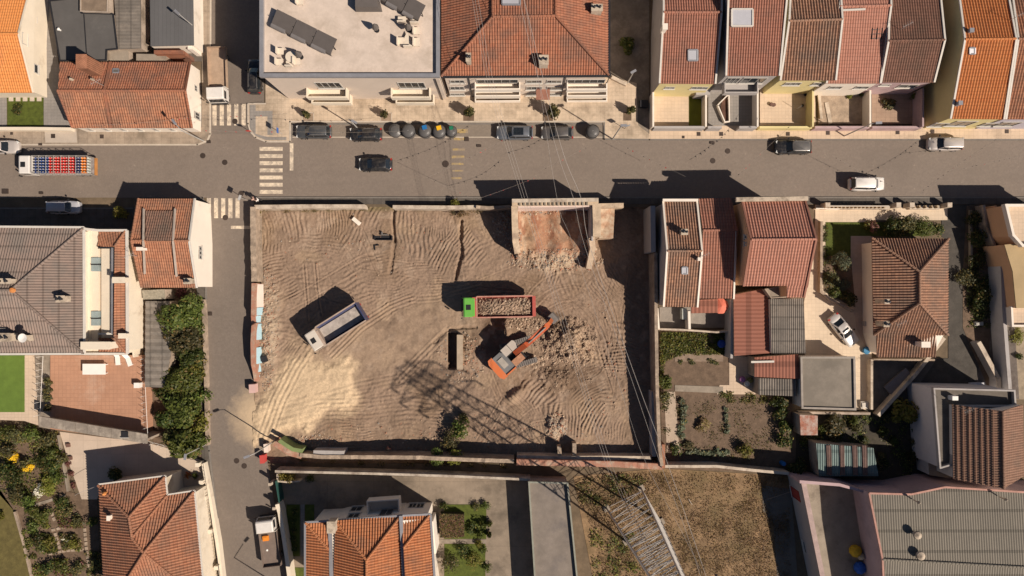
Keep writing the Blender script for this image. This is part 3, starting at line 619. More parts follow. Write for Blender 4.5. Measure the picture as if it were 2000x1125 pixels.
def building(name, label, cat, V, faces, outline, wall, roof, period=.3, amp=.05, caps=(), capmat=None, inset=.3, base=0., group=None, along=None, fascia=None, capw=.3, verge=(), vergemat=None, alongs=None):
    b = Bld(); b.V = {k: P(*v) for k, v in V.items()}
    ol = [b.V[k] for k in outline]; cx = sum(p.x for p in ol)/len(ol); cy = sum(p.y for p in ol)/len(ol)
    if sum(ol[i].x*ol[(i+1)%len(ol)].y-ol[(i+1)%len(ol)].x*ol[i].y for i in range(len(ol))) < 0: ol = ol[::-1]
    b.root = thing(name, label, cat, (cx, cy, base), group=group)
    mb = MB(); fp = []; extra = []
    for fi, f in enumerate(faces):
        mk = mb
        if isinstance(roof, list) and roof[fi] is not roof[0]: mk = MB(); extra.append((mk, roof[fi]))
        pts = [b.V[k] for k in f]; fp.append(pts)
        if amp: corrugate(mk, pts, period, amp, along if not (alongs and alongs.get(f)) else alongs[f])
        else:
            m = len(pts); nrm = (pts[1]-pts[0]).cross(pts[2]-pts[1])
            if nrm.z < 0: pts = pts[::-1]
            mb.add(pts+[p-Vector((0,0,.15)) for p in pts], [tuple(range(m)), tuple(range(2*m-1,m-1,-1))]+[(i+m,(i+1)%m+m,(i+1)%m,i) for i in range(m)])
    mb.build('roof', roof[0] if isinstance(roof, list) else roof, b.root)
    for mk, rm in extra: mk.build('roof', rm, b.root, label='weathered browner slope of the roof')
    if isinstance(roof, list): roof = roof[0]
    # walls under the roof
    m = len(ol); ins = []
    for i in range(m):
        a, p, c = ol[i-1], ol[i], ol[(i+1) % m]
        d1 = Vector((p.x-a.x, p.y-a.y)).normalized(); d2 = Vector((c.x-p.x, c.y-p.y)).normalized()
        n1 = Vector((-d1.y, d1.x)); n2 = Vector((-d2.y, d2.x)); bis = (n1+n2)
        bis = n1 if bis.length < .1 else bis/(bis.length_squared/2)
        ins.append((p.x+bis.x*inset, p.y+bis.y*inset))
    zs = []
    for p, q in zip(ins, ol):
        z = [planez(f, p) for f in fp if inpoly(p, f)]
        zs.append((min(z) if z else q.z)-.1)
    mb = MB(); mb.prism(ins, base, zs); mb.build('wall', wall, b.root); b.ins = ins; b.zs = zs
    if caps:
        for (k, l) in caps:
            mb = MB(); a, c = b.V[k]+Vector((0,0,.05)), b.V[l]+Vector((0,0,.05)); L = (c-a).length; nseg = max(1, int(L/.45))
            for i in range(nseg):
                s0, s1 = a+(c-a)*(i/nseg), a+(c-a)*((i+.97)/nseg); mb.tube(s0, s1, capw*.56, 8, capw*.47)
            mb.build('ridge_tiles', capmat or roof, b.root).data.uv_layers.new(name='UVMap')
    if verge:
        for (k, l) in verge:
            mb = MB(); mb.beam(b.V[k]+Vector((0,0,.06)), b.V[l]+Vector((0,0,.06)), .22, .16); mb.build('verge', vergemat or LTZINC, b.root)
    return b
def wplane(p, A, B):              # map position seen on the vertical wall A-B -> point on the wall
    g = Vector(G2(*p)); A = Vector(A[:2]); d = Vector(B[:2])-A
    s = (A.x*d.y-A.y*d.x)/(g.x*d.y-g.y*d.x); q = g*s
    return Vector((q.x, q.y, H*(1-s)))
def wall_of(b, i): n = len(b.ins); return b.ins[i % n], b.ins[(i+1) % n]
def wall_near(b, px, py):         # the wall edge whose middle is nearest a map point
    g = Vector(G2(px, py)); best = None
    for i in range(len(b.ins)):
        A, B = Vector(b.ins[i]), Vector(b.ins[(i+1) % len(b.ins)]); t = max(0, min(1, (g-A).dot(B-A)/(B-A).length_squared)); d = (A+(B-A)*t-g).length
        if best is None or d < best[0]: best = (d, (b.ins[i], b.ins[(i+1) % len(b.ins)]))
    return best[1]
def window(b, wall, x0, y0, x1, y1, sill=True, frame=None, pane=None, name='window', bars=1, zr=None, shutter=None):
    A, B = wall; p, q = wplane((x0,y0),A,B), wplane((x1,y1),A,B)
    z0, z1 = sorted((p.z, q.z))
    if zr: z0, z1 = zr
    d = Vector((B[0]-A[0], B[1]-A[1], 0)).normalized(); t0, t1 = sorted(((p-Vector((*A,0))).dot(d), (q-Vector((*A,0))).dot(d)))
    z0 = max(z0, .3); nrm = Vector((d.y, -d.x, 0)); w = max(t1-t0, .5); z1 = max(z1, z0+.6)
    O = Vector((*A, 0))+d*(t0+t1)/2; mt = Matrix((d, -nrm, Vector((0,0,1)))).transposed()
    def bx(mb, u0, u1, n0, n1, a0, a1):
        vs = [O+d*u+nrm*n_+Vector((0,0,z)) for z in (a0,a1) for u, n_ in ((u0,n0),(u1,n0),(u1,n1),(u0,n1))]
        mb.add(vs, [(0,1,2,3),(7,6,5,4),(0,4,5,1),(1,5,6,2),(2,6,7,3),(3,7,4,0)])
    fr = MB(); h = w/2; f = .09
    bx(fr,-h,-h+f,-.02,.07,z0,z1); bx(fr,h-f,h,-.02,.07,z0,z1); bx(fr,-h+f,h-f,-.02,.07,z1-f,z1); bx(fr,-h+f,h-f,-.02,.07,z0,z0+f)
    for k in range(bars):
        u = -h+(k+1)*w/(bars+1); bx(fr, u-.03, u+.03, -.02, .055, z0+f, z1-f)
    o = fr.build(name, frame or FRAME, b.root); off = wloc(b.root)
    pn = MB(); bx(pn,-h+f,h-f,.0,.02,z0+f,z1-f); po = pn.build('pane', pane or PANE, b.root); KIDS[b.root.name].remove(po); po.parent = o; KIDS.setdefault(o.name, []).append(po)
    if sill:
        s = MB(); bx(s,-h-.1,h+.1,-.02,.16,z0-.09,z0-.005); so = s.build('sill', LTZINC, b.root); KIDS[b.root.name].remove(so); so.parent = o; KIDS.setdefault(o.name, []).append(so)
    return o
def balcony(b, wall, x0, x1, py, depth=1.1, up=1.0, mat=None, zz=None, gap=None):
    A, B = wall; p, q = wplane((x0,py),A,B), wplane((x1,py),A,B); d = Vector((B[0]-A[0], B[1]-A[1], 0)).normalized(); nrm = Vector((d.y,-d.x,0))
    z = p.z if zz is None else zz; t0, t1 = sorted(((p-Vector((*A,0))).dot(d), (q-Vector((*A,0))).dot(d))); mb = MB()
    def bx(u0,u1,n0,n1,a0,a1):
        vs = [Vector((*A,0))+d*u+nrm*n_+Vector((0,0,w)) for w in (a0,a1) for u, n_ in ((u0,n0),(u1,n0),(u1,n1),(u0,n1))]
        mb.add(vs, [(0,1,2,3),(7,6,5,4),(0,4,5,1),(1,5,6,2),(2,6,7,3),(3,7,4,0)])
    bx(t0,t1,-.02,depth,z-.2,z); bx(t0,t1,depth-.14,depth,z+.001,z+up); bx(t0,t0+.14,-.02,depth-.142,z+.001,z+up); bx(t1-.14,t1,-.02,depth-.142,z+.001,z+up)
    return mb.build('balcony', mat or W_BEIGE, b.root)
def rbox(b, name, px, py, z0, z1, w, d, mat, rz=0., cap=None, label=None):   # (px, py) seen centre of the top at z1
    c = P(px, py, z1); mb = MB(); mb.obox((c.x, c.y, z0), w, d, z1-z0, rz)
    if cap: mb.obox((c.x, c.y, z1+.001), w+.12, d+.12, cap, rz)
    o = mb.build(name, mat, b.root, label=label); return o
def chimney(b, px, py, z0, z1, w=.9, d=.6, mat=None, cowl=True, rz=0.):
    o = rbox(b, 'chimney', px, py, z0, z1, w, d, mat or CHIM, rz, cap=.08)
    if cowl:
        c = P(px, py, z1); mb = MB(); m = Matrix.Rotation(rz, 3, 'Z')
        for s in (-1, 1):
            mb = MB(); mb.lathe([(.12,0),(.12,.28),(.16,.3),(.16,.36),(.02,.42)], 8, tuple(Vector((c.x,c.y,z1+.08))+m@Vector((s*w*.26,0,0))))
            q = mb.build('cowl', DKMET, b.root); KIDS[b.root.name].remove(q); q.parent = o; KIDS.setdefault(o.name, []).append(q)
    return o
def skylight(b, x0, y0, x1, y1, face, frame=None, up=.16, glaz=None):
    pts = [b.V[k] for k in face]; zc = sum(p.z for p in pts)/len(pts); cs = []
    for (x, y) in ((x0,y1),(x1,y1),(x1,y0),(x0,y0)):
        z = zc
        for _ in range(4): q = P(x, y, z); z = planez(pts, q)
        cs.append(P(x, y, z))
    c = sum(cs, Vector((0,0,0)))/4; mb = MB()
    for a, q in zip(cs, cs[1:]+cs[:1]): mb.beam(a+Vector((0,0,up*.6)), q+Vector((0,0,up*.6)), .16, up)
    o = mb.build('skylight', frame or ZINC, b.root)
    g = [p+(c-p)*.06+Vector((0,0,up*.7)) for p in cs]; mb = MB(); mb.add(g+[p-Vector((0,0,.05)) for p in g], [(0,1,2,3),(7,6,5,4),(0,4,5,1),(1,5,6,2),(2,6,7,3),(3,7,4,0)])
    q = mb.build('pane', glaz or SKYL, b.root); KIDS[b.root.name].remove(q); q.parent = o; KIDS.setdefault(o.name, []).append(q); return o
def gutter(b, pts, mat=None, r=.09):
    mb = MB()
    for a, c in zip(pts[:-1], pts[1:]): mb.beam(P(*a), P(*c), r*2, r*1.6)
    return mb.build('gutter', mat or ZINC, b.root)
def gable(name, label, tl, tr, br, bl, rl, rr, he, hr, wall, roof, he2=None, **k):
    """tl,tr,br,bl eave corners, rl/rr ridge ends (map), eave height he (he2 for the lower eave), ridge hr"""
    h2 = he if he2 is None else he2
    V = dict(a=(*tl,he), b=(*tr,he), c=(*br,h2), d=(*bl,h2), e=(*rl,hr), f=(*rr,hr))
    vg = k.pop('verges', True)
    return building(name, label, 'house', V, [('a','b','f','e'),('e','f','c','d')], ['a','b','f','c','d','e'], wall, roof, caps=[('e','f')],
        verge=[('a','e'),('e','d'),('b','f'),('f','c')] if vg else (), **k)
def boxbld(name, label, cat, pts, h, wall, roof, base=0., parapet=.0, amp=0., period=.3, along=None, inset=.02, slope=None, pmat=None, pw=.3):
    V = {str(i): (*p, (h if slope is None else slope[i])) for i, p in enumerate(pts)}; ks = [str(i) for i in range(len(pts))]
    b = building(name, label, cat, V, [tuple(ks)], ks, wall, roof, amp=amp, period=period, inset=inset, base=base, along=along)
    if parapet:
        mb = MB(); q = [b.V[k] for k in ks]
        for a, c in zip(q, q[1:]+q[:1]):
            d = (c-a).normalized()*pw*.5; mb.beam(a-d+Vector((0,0,parapet/2)), c+d+Vector((0,0,parapet/2+.002)), pw, parapet)
        mb.build('parapet', pmat or wall, b.root)
    return b

def skin(b, wall, mat, name='render_face'):
    A, B = wall; i = [k for k in range(len(b.ins)) if b.ins[k] == A][0]; z = min(b.zs[i], b.zs[(i+1) % len(b.zs)])-.02
    d = Vector((B[0]-A[0], B[1]-A[1])).normalized(); n = Vector((d.y, -d.x))*.018; mb = MB()
    mb.prism([A, B, (B[0]+n.x, B[1]+n.y), (A[0]+n.x, A[1]+n.y)], .02, z); return mb.build(name, mat, b.root)

def strip3(mb, pts, w, down):
    """mitred wall along 3D top points, width w, going down to z = down"""
    pts = [Vector(p) for p in pts]; n = len(pts); L = []; Rr = []
    for i, p in enumerate(pts):
        ds = []
        if i > 0: ds.append((pts[i]-pts[i-1]).to_2d().normalized())
        if i < n-1: ds.append((pts[i+1]-pts[i]).to_2d().normalized())
        nn_ = [Vector((-d.y, d.x)) for d in ds]; m = sum(nn_, Vector((0,0)))
        m = m/(m.length_squared/len(nn_)) if m.length > .2 else nn_[0]
        L.append(p+Vector((m.x, m.y, 0))*w/2); Rr.append(p-Vector((m.x, m.y, 0))*w/2)
    vs = []
    for a, b in zip(L, Rr):
        d = down; vs += [a, b, Vector((b.x,b.y,d)), Vector((a.x,a.y,d))]
    fs = []
    for i in range(n-1):
        k = 4*i
        for j in range(4): fs.append((k+j, k+(j+1)%4, k+4+(j+1)%4, k+4+j))
    fs += [(3,2,1,0), (4*n-4,4*n-3,4*n-2,4*n-1)]
    mb.add(vs, fs)
PLASTR = M('roof_mortar', (.45,.38,.32), var=.2)
# --- upper left
b = building('house', 'bright orange tiled house with cream gable wall at the top left corner', 'house',
  dict(a=(-60,66,5.2), b=(37,66,5.2), c=(66,181,2.7), d=(-60,181,2.7), e=(70,-60,2.7), f=(-60,-60,2.7)), [('a','b','c','d'),('f','e','b','a')], ['f','e','b','c','d'], W_CREAM, T_ORANGE, caps=[('a','b')], verge=[('b','c'),('e','b')], vergemat=W_CREAM, inset=.12)
w = wall_near(b, 86, 130)
for q in ((63,28,70,44),(42,62,53,90),(66,124,74,145)): window(b, w, *q, bars=0)
b = building('house', 'long red tiled house with white gable at the upper street corner', 'house',
  dict(a=(117,121,2.9), b=(372,121,2.9), e=(113,177,4.7), f=(362,177,4.7), d=(142,250,2.9), c=(375,250,2.9)), [('a','b','f','e'),('e','f','c','d')], ['a','b','f','c','d','e'], W_WHITE, [T_RED, T_OLDRED], caps=[('e','f'),('e','d'),('f','c')], verge=[('b','f')], vergemat=T_RED, inset=.15)
chimney(b, 159, 120, 3.4, 6.9, 1.15, 1.6, BRICK, cowl=False)
mb = MB(); mb.beam(P(216,121,3.03), P(204,177,4.82), .35, .12); mb.beam(P(204,177,4.82), P(217,250,3.03), .35, .12); mb.build('party_wall_tiles', T_RED, b.root).data.uv_layers.new(name='UVMap')
skylight(b, 221, 135, 232, 142, ('a','b','f','e'), up=.08, glaz=M('old_glazing', (.16,.15,.13)))
for q in ((137,154,140,157),(178,154,181,157)): rbox(b, 'roof_vent', q[0], q[1], 3.6, 4.6, .25, .25, CHIM)
w = wall_near(b, 396, 190); window(b, w, 379,165,385,180); window(b, w, 380,217,390,236)
w = wall_near(b, 260, 257)
for x in range(170, 360, 32): window(b, w, x, 251.5, x+11, 254, bars=0, zr=(.9,2.2))
mb = MB(); mb.prism([G2(*p) for p in rect(325,114,380,121)], 0, 3.1); mb.build('lean_to_roof', T_RED, b.root).data.uv_layers.new(name='UVMap')
b = boxbld('shed', 'wide flat shed roof of dark grey membrane behind the long red roof', 'shed', [(98,2),(156,-4),(160,26),(222,28),(230,96),(209,98),(208,118),(118,119)], 2.9, W_REND, MEMB, parapet=.16, pmat=DKMET, pw=.12)
mb = MB(); mb.beam(P(164,28,3.0), P(170,117,3.0), .08, .05); mb.build('roof_seam', DKMET, b.root)
mb = MB(); mb.lathe([(.12,0),(.12,.4),(.2,.42),(.02,.55)], 8, tuple(P(118,59,2.9))); mb.build('roof_vent', WHITE, b.root)
boxbld('shed', 'small brown flat roof raised at the top of the grey shed', 'shed', [(158,-40),(212,-40),(210,24),(158,22)], 3.5, W_REND, M('brown_felt', (.23,.17,.12), var=.25), parapet=.1, pw=.12)
boxbld('shed', 'rusty brown corrugated shed roof beside the narrow planted gap', 'shed', [(218,-60),(274,-60),(275,94),(231,96)], 2.7, W_REND, T_FIBRE, amp=.03, period=.18, along=(0,1,0))
boxbld('shed', 'small concrete lean-to roof with dark holes behind the red roof', 'shed', [(208,98),(250,98),(250,118),(209,118)], 2.3, W_REND, CONC)
boxbld('shed', 'pale rendered lean-to strip left of the orange tiled lean-to', 'shed', [(266,105),(324,106),(324,118),(266,118)], 2.3, W_REND, CONC)
b = boxbld('workshop', 'smooth slate grey flat roofed building with white street wall', 'building', [(292,-60),(376,-60),(378,88),(294,90)], 3.0, W_WHITE, M('slate_sheet', (.115,.112,.112), var=.08, scale=.4, joints=(.5,60), jcol=.8), amp=0)
mb = MB()
mb.prism([G2(*p) for p in [(384,-60),(394,-60),(394,110),(385,110)]], 0, 2.6); mb.build('street_wall', W_WHITE, b.root)
# --- flat roofed block
b = boxbld('apartment_block', 'pale flat roofed block with roof terrace tables at the street corner', 'apartment block', [(513,-120),(856,-120),(856,149),(513,149)], 9.6, W_BEIGE, M('roof_screed', (.60,.50,.42), var=.12, scale=.7, fine=5, stain=(.46,.38,.31), stain_amt=.6), inset=-.0)
mb = MB(); q = [P(*p, 9.6) for p in ((856,-120),(856,149),(513,149),(513,-120))]
for a, c in zip(q[:-1], q[1:]):
    d = (c-a).normalized()*.2; mb.beam(a-d+Vector((0,0,.22)), c+d+Vector((0,0,.221)), .42, .5)
mb.build('parapet', ZINC, b.root)
w = wall_near(b, 700, 195)
for x0, x1 in ((612,672),(775,833)):
    window(b, w, x0, 160.5, x1, 172, bars=3); balcony(b, w, x0-9, x1+9, 176, 1.2, 1.0, W_CREAM); window(b, w, x0+2, 181, x1+4, 186, bars=3); balcony(b, w, x0, x1+16, 188.5, 1.1, .9, W_CREAM)
mb = MB(); A = w; p0 = wplane((850,153),*w); p1 = wplane((864,194),*w); mb.tube(p0-Vector((0,.12,0)), Vector((p0.x,p0.y-.12,.2)), .07); mb.build('downpipe', DKMET, b.root)
# --- hipped block
b = building('apartment_block', 'red hipped tile roof block with long balconies facing the street', 'apartment block',
  dict(a=(862,149,9.3), b=(1189,147,9.3), e=(962,33,12.2), f=(1085,31,12.2), g=(862,-110,9.3), h=(1189,-110,9.3), i=(962,-30,12.2), j=(1085,-30,12.2)),
  [('a','b','f','e'),('g','a','e','i'),('b','h','j','f'),('e','f','j','i'),('g','i','j','h')], ['a','b','h','g'], W_BEIGE, T_RED, caps=[('a','e'),('b','f'),('e','f'),('e','i'),('f','j')], inset=.25, amp=.042)
gutter(b, [(862,150.5,9.25),(1190,148.5,9.25),(1190,-100,9.25)], DKMET, .12)
skylight(b, 981, -8, 1016, 10, ('e','f','j','i'), up=.2)
chimney(b, 915, 112, 9.8, 11.2, .5, .9); chimney(b, 1062, 117, 9.7, 11.2, 1., 1.); chimney(b, 1166, 15, 9.8, 11.2, 1.2, .7)
w = wall_near(b, 1000, 192)
for y0, y1, yb in ((155,162,165),(168,175,178),(181,186,188.5)):
    for x0, x1 in ((928,1016),(1106,1184)):
        window(b, w, x0+2, y0, x1-4, y1, bars=4, sill=False); balcony(b, w, x0, x1, yb, .9, .9, W_WHITE)
    for x0, x1 in ((878,908),(1028,1058),(1068,1096)): window(b, w, x0, y0+1, x1, y1, bars=2)
for x in (864,916,1104,1188):
    p0 = wplane((x,154),*w); mb = MB(); mb.tube((p0.x,p0.y-.1,9.2), (p0.x,p0.y-.1,.2), .06); mb.build('downpipe', DKMET, b.root)
mb = MB(); p0 = wplane((1046,185),*w); p1 = wplane((1072,185),*w); mb.add([(p0.x,p0.y,2.9),(p1.x,p0.y,2.9),(p1.x,p0.y-1.2,2.5),(p0.x,p0.y-1.2,2.5),(p0.x,p0.y,3.0),(p1.x,p0.y,3.0),(p1.x,p0.y-1.2,2.6),(p0.x,p0.y-1.2,2.6)], [(0,1,2,3),(7,6,5,4),(0,4,5,1),(1,5,6,2),(2,6,7,3),(3,7,4,0)]); mb.build('entrance_canopy', M('canopy', (.28,.13,.09)), b.root)
# --- terraced houses north of the street
b = gable('terraced_house', 'brick red terraced house at the alley with pale yellow front', (1296,-90),(1412,-90),(1397,164),(1288,163),(1296,24),(1409,24),6.0,7.9,W_GREY,T_PINK,inset=.12, group='terraced houses above the street', verges=True)
skylight(b, 1344, 98, 1362, 119, ('e','f','c','d')); chimney(b, 1299, 52, 7, 8.6, .5,.6, W_WHITE, cowl=False)
w = wall_near(b, 1330, 190); skin(b, w, W_YEL); window(b, w, 1300,169,1316,173,bars=1); window(b, w, 1352,169,1380,174,bars=2)
b = gable('terraced_house', 'tall terraced house with large skylight and glass balcony', (1432,-120),(1556,-120),(1522,148),(1418,148),(1424,-60),(1542,-60),8.0,9.6,W_GREY,T_PINK,he2=7.3,inset=.12, group='terraced houses above the street')
skylight(b, 1428, 19, 1469, 52, ('e','f','c','d'), LTZINC, .25)
w = wall_near(b, 1460, 170); window(b, w, 1424,150,1448,152,bars=2,zr=(4.0,6.2)); window(b, w, 1455,150,1500,152,bars=2,zr=(4.0,6.2)); balcony(b, w, 1416, 1482, 160, 1.3, .9, W_GREY, zz=3.4); 
b = gable('terraced_house', 'terraced house under weathered brown tiles between two lighter roofs', (1548,-90),(1636,-90),(1632,157),(1524,157),(1541,41),(1645,38),6.2,8.0,W_YEL,T_OLD,inset=.12,period=.34,amp=.07, group='terraced houses above the street')
w = wall_near(b, 1570, 180); window(b, w, 1535,161,1560,166,bars=2); window(b, w, 1590,161,1610,166)
b = gable('terraced_house', 'terraced house with smooth salmon pink tiles and wire roof aerial', (1642,-90),(1738,-90),(1719,163),(1614,163),(1640,13),(1740,11),5.8,7.6,W_WHITE,T_SALMON,inset=.12,amp=.03, group='terraced houses above the street')
w = wall_near(b, 1650, 185); window(b, w, 1622,168,1640,173); window(b, w, 1674,168,1692,173)
mb = MB(); mb.beam(P(1645,20,7.75), P(1690,18,7.75), .2, .15); mb.build('roof_rail', LTZINC, b.root)
b = gable('terraced_house', 'terraced house with dark maroon roof next to the tall yellow gable', (1738,-90),(1828,-90),(1824,161),(1720,161),(1735,80),(1845,78),5.6,7.4,W_PINK,T_MAROON,inset=.12,amp=.04, group='terraced houses above the street')
w = wall_near(b, 1760, 185); window(b, w, 1722,164,1736,167,bars=0); window(b, w, 1760,165,1785,171)
b = gable('terraced_house', 'tall yellow gabled house with bright ribbed orange roof', (1862,-90),(1954,-90),(1960,233),(1856,232),(1884,77),(1984,76),5.6,8.6,W_YEL,TILE('tiles_ribbed_orange', (.47,.16,.055), (.55,.22,.08), (.36,.15,.07), .15, spread=.3),inset=.12,period=.34,amp=.055, group='terraced houses above the street')
chimney(b, 1898, 59, 7.5, 8.8, .4,.4, ZINC, False); skylight(b, 1893, 94, 1903, 106, ('e','f','c','d')); chimney(b, 1876, 201, 5.8, 6.9, .4, .4, ZINC, False)
w = wall_near(b, 1880, 252); window(b, w, 1828,240,1838,247); window(b, w, 1870,236,1885,246)
b = gable('terraced_house', 'house with dark red ribbed roof and lilac front at the right frame edge', (1966,-90),(2090,-90),(2090,233),(1964,233),(1988,76),(2110,76),5.6,8.6,W_LILAC,T_OLDRED,inset=.1,period=.34,amp=.055, group='terraced houses above the street')
w = wall_near(b, 1950, 252); window(b, w, 1926,240,1938,246); window(b, w, 1960,238,1975,246)
# --- west side
b = building('villa', 'big villa under a weathered grey brown ribbed hip roof by the left edge', 'villa',
  dict(a=(-120,443,7.6), b=(163,446,7.6), c=(163,690,7.6), d=(-120,690,7.6), e=(22,566,9.8), f=(-80,566,9.8)), [('a','b','e','f'),('b','c','e'),('f','e','c','d')], ['a','b','c','d'], W_CREAM, T_GREYBR, period=.32, amp=.05, caps=[('b','e'),('c','e'),('e','f')], inset=.3)
gutter(b, [(-100,442,7.6),(164,444,7.6),(165,691,7.6),(-100,692,7.6)], LTZINC, .12)
mb = MB(); mb.lathe([(.3,0),(.3,.25),(.05,.35)], 10, tuple(P(26,567,9.8))); mb.build('finial', T_ORANGE, b.root).data.uv_layers.new(name='UVMap')
chimney(b, 8, 549, 8.8, 10.4, 1.5, .5); chimney(b, 118, 584, 8.2, 9.4, .9, .7); chimney(b, 10, 659, 8., 9.6, 1.1, .9); chimney(b, 43, 661, 7.9, 9.3, 1., .7)
mb = MB(); c = P(46,660,10.1); mb.lathe([(.05,0),(.5,.18),(.52,.2),(.1,.1)], 14, tuple(c)); mb.build('satellite_dish', WHITE, b.root)
# --- wing of the villa
b2 = building('villa_wing', 'cream villa wing with long narrow balcony and red roof strip', 'house',
  dict(a=(192,452,6.2), b=(246,450,6.2), c=(247,690,6.2), d=(192,690,6.2), e=(224,482,7.1), f=(222,660,7.1), g=(191,482,6.4), h=(192,660,6.4)),
  [('a','b','e','g'),('b','c','f','e'),('c','d','h','f')], ['a','b','c','d'], W_CREAM, T_OLDRED, period=.32, amp=.05, caps=[('b','e'),('c','f')], inset=.25)
mb = MB(); mb.prism([tuple(P(x,y,4.3)[:2]) for x, y in ((165,447),(247,450),(247,690),(165,690))], 0, 4.3)
mb.build('lower_storey', W_CREAM, b2.root)
mb = MB(); mb.prism([tuple(P(x,y,5.7)[:2]) for x, y in ((192,486),(219,486),(219,648),(192,648))], 5.5, 5.7); mb.build('balcony_floor', TANT, b2.root)
gutter(b2, [(165,447,6.4),(192,450,6.4),(248,450,6.3),(249,691,6.3),(165,691,6.4)], LTZINC, .14); gutter(b2, [(220,484,6.6),(220,652,6.6)], ZINC, .12); gutter(b2, [(192,484,6.6),(221,484,6.6)], DKMET, .1); gutter(b2, [(192,652,6.6),(221,652,6.6)], LTZINC, .1)
for y0, y1 in ((503,530),(608,636)):
    mb = MB(); mb.prism([tuple(P(x,y,6.3)[:2]) for x, y in ((178,y0),(192,y0),(192,y1),(178,y1))], 5.2, 6.3); o = mb.build('dormer_window', M('pale_glazing', (.30,.36,.36), rough=.2, spec=.6), b2.root)
    mb = MB(); mb.prism([tuple(P(x,y,6.36)[:2]) for x, y in ((177,(y0+y1)/2-1),(193,(y0+y1)/2-1),(193,(y0+y1)/2+1),(177,(y0+y1)/2+1))], 5.2, 6.36); mb.build('window_bar', DKMET, b2.root)
mb = MB(); mb.prism([tuple(P(x,y,6.2)[:2]) for x, y in ((165,448),(178,448),(178,690),(165,690))], 4, 6.2); mb.prism([tuple(P(x,y,6.15)[:2]) for x, y in ((178,448),(192,448),(192,503),(178,503))], 4, 6.15)
mb.prism([tuple(P(x,y,6.15)[:2]) for x, y in ((178,530),(192,530),(192,608),(178,608))], 4, 6.15); mb.prism([tuple(P(x,y,6.15)[:2]) for x, y in ((178,636),(192,636),(192,690),(178,690))], 4, 6.15); mb.build('terrace_wall', W_CREAM, b2.root)
rbox(b2, 'chimney', 232, 547, 6.5, 7.8, 1.4, .6, W_CREAM, cap=.08); rbox(b2, 'chimney', 239, 656, 6.2, 7.4, .8, .5, W_CREAM, cap=.08); rbox(b2, 'chimney', 187, 675, 6.1, 8.2, 3.4, .8, W_CREAM, cap=.08)
# --- brown corner house
b = building('house', 'brown tiled corner house with sunken middle roof and tall white gable', 'house',
  dict(a=(271,388,4.6), b=(381,388,4.6), e=(257,470,6.6), f=(370,470,6.6), d=(277,562,4.6), c=(385,562,4.6)), [('a','b','f','e'),('e','f','c','d')], ['a','b','f','c','d','e'], W_WHITE, T_OLDRED, period=.28, caps=[('e','f'),('a','e'),('e','d')], verge=[('b','f'),('f','c')], vergemat=LTZINC, inset=.12)
mb = MB()
for s in (((281,408,5.3),(280,470,6.85),(283,535,5.45)),((342,408,5.3),(338,470,6.85),(345,540,5.4))):
    for p, q in zip(s[:-1], s[1:]): mb.beam(P(*p), P(*q), .13, .3)
mb.build('raised_roof_edge', PLASTR, b.root)
mb = MB(); corrugate(mb, [P(285,412,5.35),P(338,412,5.35),P(336,470,6.95),P(284,470,6.95)], .28, .05); mb.build('roof', T_BROWN, b.root, label='raised middle roof panel of darker brown tiles')
chimney(b, 273, 486, 5.8, 7.2, .7, .3, W_WHITE, False); chimney(b, 366, 549, 4.8, 6.0, .8, .6)
w = wall_near(b, 402, 475)
for q in ((388,482,394,489),(388,491,394,497),(388,499,394,506)): window(b, w, *q, bars=0)
b = boxbld('shed', 'narrow shed roof patched with pale and rusty sheets behind the corner house', 'shed', [(277,567),(320,565),(322,584),(279,585)], 2.6, W_REND, M('patched', (.30,.27,.21), var=.35, scale=3))
b = boxbld('lean_to', 'long lean-to with cracked wavy grey roofing beside the big trees', 'shed', [(284,588),(330,588),(334,690),(322,757),(283,756)], 2.7, W_STONE, T_FIBRE, amp=.06, period=.9, along=(0,1,0))
mb = MB(); mb.prism([G2(*p) for p in ((266,560),(270,560),(284,694),(281,694))], 0, 2.6); mb.build('boundary_wall', W_CREAM, label='tall cream boundary wall between the villa wing and the lean-to', cat='wall')
# --- lower left
b = building('villa', 'red hipped villa with cream front railing at the lower left', 'villa',
  dict(a=(192,948,5.0), b=(322,931,5.0), c=(326,968,5.0), d=(379,960,5.0), e=(400,1180,5.0), f=(205,1200,5.0), g=(252,1010,7.0), h=(258,1050,7.1), i=(281,1080,7.6), r=(250,1130,7.2)),
  [('a','b','g'),('b','c','h','g'),('c','d','i','h'),('d','e','i'),('a','g','h','i','f'),('i','e','f')], ['a','b','c','d','e','f'], W_CREAM, T_OLDRED, period=.34, amp=.06, caps=[('a','g'),('b','g'),('c','h'),('d','i'),('g','h'),('h','i'),('i','f'),('i','e')], inset=.35)
gutter(b, [(192,946,4.95),(323,929,4.95),(327,966,4.95),(380,958,4.95),(401,1180,4.95)], LTZINC, .09)
mb = MB(); mb.lathe([(.25,0),(.25,.5),(.04,.9)], 8, tuple(P(208,962,5.3))); mb.build('finial', T_ORANGE, b.root).data.uv_layers.new(name='UVMap')
chimney(b, 212, 1012, 5.6, 6.4, .3, .5, W_WHITE, False)
